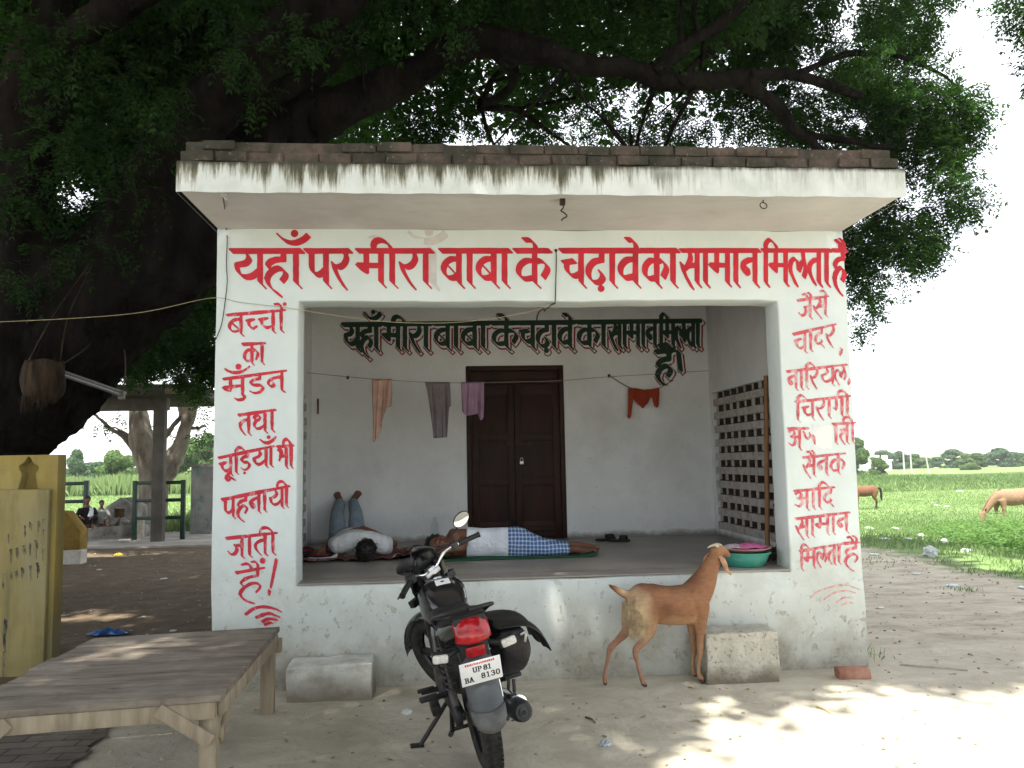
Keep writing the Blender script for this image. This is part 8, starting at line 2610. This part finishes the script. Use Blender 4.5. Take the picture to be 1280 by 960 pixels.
# wooden pole leaning on the brick screen, dark bundle and stick at its foot
pa, pb = atx(954, 470, RX-.05), atx(967, 692, RX-.12)
pb = np.array((RX-.13, pa[1]-.10, FZ+.004))
pa[0] = RX-.025
m_ = Mat('brown_pole_wood', (.27, .14, .065), .7, .25); m_.vary(4, (.19, .095, .045), (.34, .19, .09), stretch=(4, 4, .6)); POLE = m_.done()
mb = MB(); d_ = np.array(pb)-pa; mb.tube([tuple(pa+d_*t) for t in (0, .3, .6, 1)], [.020, .022, .022, .021], 12)
tag(mb.build('wooden_pole', POLE, None, smooth=True, origin=tuple(pb)), 'brown wooden pole leaning against the right brick screen', 'pole')
mb = MB(); q = atz(968, 700, FZ); q[0] = min(q[0], RX-.14); a_s = atx(968, 655, RX-.012)
mb.tube(smooth_path([(q[0], q[1], FZ+.012), (RX-.10, q[1]+.30, FZ+.22), (RX-.014, q[1]+.60, FZ+.42)], 4), .014, 8)
tag(mb.build('dark_stick', IRON, None, smooth=True, origin=(q[0], q[1], FZ)), 'short dark stick propped in the corner behind the tub', 'stick')
mb = MB()
rr = np.random.RandomState(31); b0_ = np.array((RX-.20, q[1]+.02, FZ))
for k_ in range(90):
    a = rr.uniform(0, 6.28); l = rr.uniform(.08, .20)
    p = b0_+np.array((rr.normal(0, .05), rr.normal(0, .06), .012+abs(rr.normal(0, .035)))); mb.tube(smooth_path([tuple(p), tuple(p+np.array((l*.5*math.cos(a), l*.5*math.sin(a), .02))), tuple(p+np.array((l*math.cos(a), l*math.sin(a), -p[2]+FZ+.008)))], 3), .006, 5)
tag(mb.build('dark_bundle', IRON, None, smooth=True, origin=tuple(b0_)), 'dark tangled bundle on the floor behind the tub', 'bundle')

# ------------------------------------------------------------ small things on the ground
def lump(name, label, px, py, size, mat, seed, cat, group=None, z=None, flat=.6, crumple=.35, kind=None):
    c = on_ground(px, py, -6, 120) if py < 760 and (px > 1080) else atz(px, py, 0)
    rr = np.random.RandomState(seed)
    mb = MB(); mb.ball((0, 0, 0), (size, size*.8, size*flat), 30, 20)
    V = mb.v[0]
    from mathutils import noise as N
    V *= (1+crumple*np.array([N.noise(Vector(v/size)*2.2+Vector((seed*3.1, 0, 0)))+.6*abs(N.noise(Vector(v/size)*4+Vector((seed*2.1, 4, 0))))+.35*abs(N.noise(Vector(v/size)*9+Vector((seed*2.1, 4, 3)))) for v in V]))[:, None]
    V[:, 2] = np.maximum(V[:, 2], -size*flat*.55)
    zz = gz(c[0], c[1])
    mb.v = [V+np.array((c[0], c[1], zz+size*flat*.5))]
    return tag(mb.build(name, mat, None, smooth=False, origin=(c[0], c[1], zz)), label, cat, group)
POLY = plain('white_polythene', (.52, .54, .56), .35, .5, var=.12, scale=30, bump=.5)
lump('plastic_bag', 'crumpled white plastic scrap on the dirt left of the rear wheel', 508, 892, .030, POLY, 1, 'litter', 'litter')
lump('crumpled_wrapper', 'small silvery grey crumpled wrapper on the sunlit dirt', 757, 934, .028, plain('silver_foil', (.38, .42, .46), .35, .6, .4, var=.3, scale=60), 2, 'litter', flat=.8)
BRK = Mat('loose_red_brick', (.34, .17, .12), .95, .1); BRK.vary(8, (.25, .12, .085), (.42, .235, .175), detail=8); BRK.bump(BRK.noise(40, 7, .7), .6, .008); BRK = BRK.done()
c = atz(1070, 849, 0); mb = MB(); mb.cbox((c[0], c[1]+.05, .036), (.225, .108, .070), Matrix.Rotation(R(-6), 3, 'Z')); tag(mb.jitter(.003, 2).build('brick', BRK, None, bevel=.010, origin=(c[0], c[1]+.05, 0)), 'single loose red brick at the foot of the right pillar', 'brick')
def twig(label, a, b, r, mat, name='twig'):
    p, q = atz(*a, 0), atz(*b, 0); m_ = (p+q)/2
    for v in (p, q, m_): v[2] = gz(v[0], v[1])+r*.9
    m_[0] += .01; m_[2] += .004
    mb = MB(); mb.tube(smooth_path([tuple(p), tuple(m_), tuple(q)], 4), [r]*5+[r*.8]*4, 6); return tag(mb.build(name, mat, None, smooth=True, origin=tuple(m_)), label, 'twig')
TW = plain('dry_twig', (.13, .085, .05), .9, var=.3); STRAW = plain('dry_straw', (.42, .30, .13), .9, var=.2)
twig('dark curved twig on the dirt right of the motorcycle', (732, 900), (744, 907), .006, TW); twig('straw coloured stalk on the sunlit ground', (1020, 884), (1038, 893), .004, STRAW)
twig('thin dark stick lying under the silencer', (640, 903), (655, 899), .005, TW); twig('long pale stick near the right pillar on the trampled earth', (1125, 831), (1210, 838), .007, plain('bleached_stick', (.40, .36, .30), .9))
# pebbles and leaf scraps of the yard: uncountable
rr = np.random.RandomState(44)
mb = MB()
for k in range(900):
    r_ = rr.rand()
    if r_ < .45: x, y = rr.uniform(-.5, 6.5), rr.uniform(-3.2, -.05)
    elif r_ < .75: x, y = rr.uniform(4.95, 9), rr.uniform(-.5, 8)
    else: x, y = rr.uniform(-6, -.1), rr.uniform(.5, 10)
    if r_ >= .45 or not (0.5 < x < 4.1 and y > -.3):
        s = rr.uniform(.003, .012)*(1 if r_ < .45 else 1.6)
        mb.ball((x, y, gz(x, y)+s*.3), (s*rr.uniform(.8, 1.4), s, s*.6), 6, 4)
tag(mb.build('pebbles', plain('grit', (.36, .32, .25), .95, var=.4, scale=3), None, smooth=True), 'small pebbles and grit scattered over the yard', 'pebbles', kind='stuff')
n = 1700
X = np.where(rr.rand(n) < .55, rr.uniform(-6.5, -.1, n), rr.uniform(4.9, 9.2, n)); Y = np.where(X < 0, rr.uniform(.4, 10.5, n), rr.uniform(-.3, 8, n))
k = rr.rand(n) < .10; X = np.where(k, rr.uniform(-1, 6, n), X); Y = np.where(k, rr.uniform(-3, -.32, n), Y)
a = rr.uniform(0, 6.28, n); l = rr.uniform(.02, .05, n); w = l*.28
P = np.stack([X, Y, H(X, Y)+.006], 1); u = np.stack([np.cos(a), np.sin(a), rr.normal(0, .2, n)], 1); v = np.stack([-np.sin(a), np.cos(a), rr.normal(0, .2, n)], 1)
V = np.stack([P-u*l[:, None]*.5, P+v*w[:, None], P+u*l[:, None]*.5, P-v*w[:, None]], 1).reshape(-1, 3); V[:, 2] = np.maximum(V[:, 2], np.repeat(P[:, 2], 4)-.004)
DRYL = leaf_mat('fallen_leaf', (.19, .14, .08), (.36, .29, .15), .15, .7, (.3, .2, .06))
tag(fast_mesh('fallen_leaves', V, quads_of(V), DRYL, cols=tint3(np.repeat(rr.rand(n), 4))), 'dry fallen leaves scattered over the bare earth', 'leaves', kind='stuff')
# blue sheet, yellow peel and scraps under the tree
c = atz(135, 793, 0); mb = MB(); G = []
for i in range(15): G.append([(c[0]+(i/14-.5)*.36+.02*math.sin(j*1.2), c[1]+(j/8-.5)*.16+.02*math.sin(i), .012+.055*abs(math.sin(i*.8+.5*j))*math.sin(math.pi*i/14)*math.sin(math.pi*j/8)**.5) for j in range(9)])
mb.sheet(G); tag(mb.build('blue_sheet', plain('blue_polythene', (.03, .10, .32), .4, .4, var=.3, scale=20), None, solid=.004, smooth='all', origin=(c[0], c[1], 0)), 'crumpled blue plastic sheet on the dark soil behind the bench', 'plastic sheet')
lump('yellow_peel', 'bright yellow scrap on the dark earth near the shed', 148, 695, .07, plain('yellow_peel', (.60, .42, .04), .6), 5, 'litter', flat=.4)
lump('plastic_bag', 'white scrap on the dark soil in front of the shed post', 205, 724, .045, POLY, 6, 'litter', 'litter', flat=.3)
lump('plastic_bag', 'pale scrap on dark soil midway between bench and shed', 124, 713, .04, POLY, 7, 'litter', 'litter', flat=.3)
lump('plastic_bag', 'whitish scrap on the ground just behind the bench top', 217, 787, .03, POLY, 17, 'litter', 'litter', flat=.3)
LIT = [(1163, 696, .16, 1.3, 'upright crumpled white bag on the near grass edge'), (1208, 690, .14, .5, 'flat white bag on the grass nearer the right'), (1180, 678, .12, .7, 'white bag at the foot of the weeds, right of the middle'), (1151, 672, .13, .8, 'white bag caught at the left side of the weeds'),
       (1118, 664, .22, .6, 'big heap of white plastic left of the weeds'), (1107, 675, .16, .35, 'grey white sheet just below the biggest heap'), (1135, 675, .15, .35, 'long white strip below the weeds'),
       (1085, 662, .2, .4, 'white plastic half hidden by the pillar'), (1172, 632, .25, .25, 'white scrap in the middle of the far grass'), (1183, 633, .2, .25, 'second white scrap in the middle of the far grass'), (1200, 614, .3, .2, 'pale scrap before the mid field band'), (1092, 694, .12, .3, 'scrap at the dirt edge next to the pillar')]
for i, (px, py, s, fl, lab) in enumerate(LIT):
    lump('plastic_bag', lab, px, py, s*.62, POLY, 60+i, 'litter', 'litter', flat=fl*.8)
for i, (px, py, s, lab) in enumerate(((1190, 733, .07, 'white scrap on the dirt at the right'), (1145, 718, .05, 'small pale scrap on the trampled dirt'), (1280, 735, .06, 'scrap on the dirt at the picture edge'), (1100, 760, .04, 'tiny pale scrap near the pillar on the dirt'))):
    lump('plastic_bag', lab, px, py, s, POLY, 90+i, 'litter', 'litter', flat=.25)

# ------------------------------------------------------------ far farmhouse, poles and wires
FY = 150
f0, f1 = at(1080, 586, FY), at(1115, 586, FY); fz = gz(f0[0], FY); ft = at(1100, 576, FY)[2]
farm = thing('farmhouse', 'small white flat roofed farmhouse far across the right field', 'building', ((f0[0]+f1[0])/2, FY+2.5, fz))
FW = plain('far_whitewash', (.72, .72, .70), .9, .1, var=.1, scale=.5)
mb = MB(); mb.box(f0[0], f1[0], FY, FY+5, fz-.2, ft); mb.build('wall', FW, farm)
for px in (1097, 1107):
    a = at(px-2, 569, FY+1); b = at(px+2, 569, FY+1); mb = MB(); mb.box(a[0], b[0], FY+1, FY+2, ft+.003, a[2]); mb.build('roof_block', FW, farm)
mb = MB(); mb.box(f0[0]-.2, f1[0]+.2, FY-.2, FY+5.2, ft+.0, ft+.22); mb.build('parapet', FW, farm)
DK = plain('dark_opening', (.05, .06, .06), .9)
for px in (1091, 1103):
    a = at(px-2.5, 583, FY-.01); b = at(px+2.5, 583, FY-.01); mb = MB(); mb.box(a[0], b[0], FY-.03, FY-.004, fz+.3, (ft+fz)/2+.3); mb.build('opening', DK, farm)
POLEC = plain('concrete_power_pole', (.36, .36, .34), .9, .1)
def post(px, py, y, w=.26):
    b = at(px, 590, y); g = gz(b[0], y); t = at(px, py, y)[2]
    return b[0], g, t, w
x0, g, t, w = post(1130.5, 556, 95); x1, g1_, t1, _ = post(1139.5, 556, 95)
hp_ = thing('power_pole', 'twin legged power pole standing in the right field', 'pole', ((x0+x1)/2, 95, g), group='power poles')
for x in (x0, x1): mb = MB(); mb.tube([(x, 95, g-.2), (x, 95, t)], [.12, .085], 10); mb.build('leg', POLEC, hp_, smooth=True)
mb = MB(); mb.beam((x0-.7, 95, t-.15), (x1+.7, 95, t-.15), .12, .14); mb.beam((x0, 95, t-1.2), (x1, 95, t-1.2), .1, .1); mb.build('crossarm', POLEC, hp_)
for x in (x0-.5, (x0+x1)/2, x1+.5): mb = MB(); mb.lathe([(.05, 0), (.08, .08), (.05, .16), (.08, .22), (.03, .3)], (x, 95, t-.08), 10); mb.build('insulator', FW, hp_, smooth=True)
x0, g, t, w = post(1160.5, 569, 110)
lp_ = thing('power_pole', 'single slightly leaning power pole right of the twin legged one', 'pole', (x0, 110, g), group='power poles')
mb = MB(); mb.tube([(x0+.1, 110, g-.2), (x0-.25, 110, t)], [.13, .09], 10); mb.build('leg', POLEC, lp_, smooth=True)
mb = MB(); mb.beam((x0-1.1, 110, t-.2), (x0+.6, 110, t-.35), .10, .12); mb.build('crossarm', POLEC, lp_)
WIRE = plain('thin_overhead_wire', (.10, .10, .10), .8)
mb = MB(); mb.tube(smooth_path([tuple(at(1065, 455, 60)), tuple(at(1120, 446, 45)), tuple(at(1200, 427, 32)), tuple(at(1290, 399, 22)), tuple(at(1400, 360, 15))], 6), [.008]*25, 5)
tag(mb.build('overhead_wire', WIRE, None, smooth=True, origin=tuple(at(1200, 427, 32))), 'thin overhead wire crossing the white sky at the right', 'wire')
# ------------------------------------------------------------ humid air
hm = bpy.data.materials.new('humid_air'); hm.use_nodes = True
hn = hm.node_tree
for n_ in list(hn.nodes):
    if n_.type == 'BSDF_PRINCIPLED': hn.nodes.remove(n_)
pv = hn.nodes.new('ShaderNodeVolumePrincipled')
pv.inputs['Color'].default_value = (0.96, 0.97, 0.98, 1); pv.inputs['Density'].default_value = 0.0005; pv.inputs['Anisotropy'].default_value = 0.3
hn.links.new(pv.outputs[0], hn.nodes['Material Output'].inputs['Volume'])
mb = MB(); mb.box(-950, 950, -70, 1650, -3.0, 22)
tag(mb.build('haze', hm, None), 'pale humid haze over the fields', 'haze', kind='stuff')
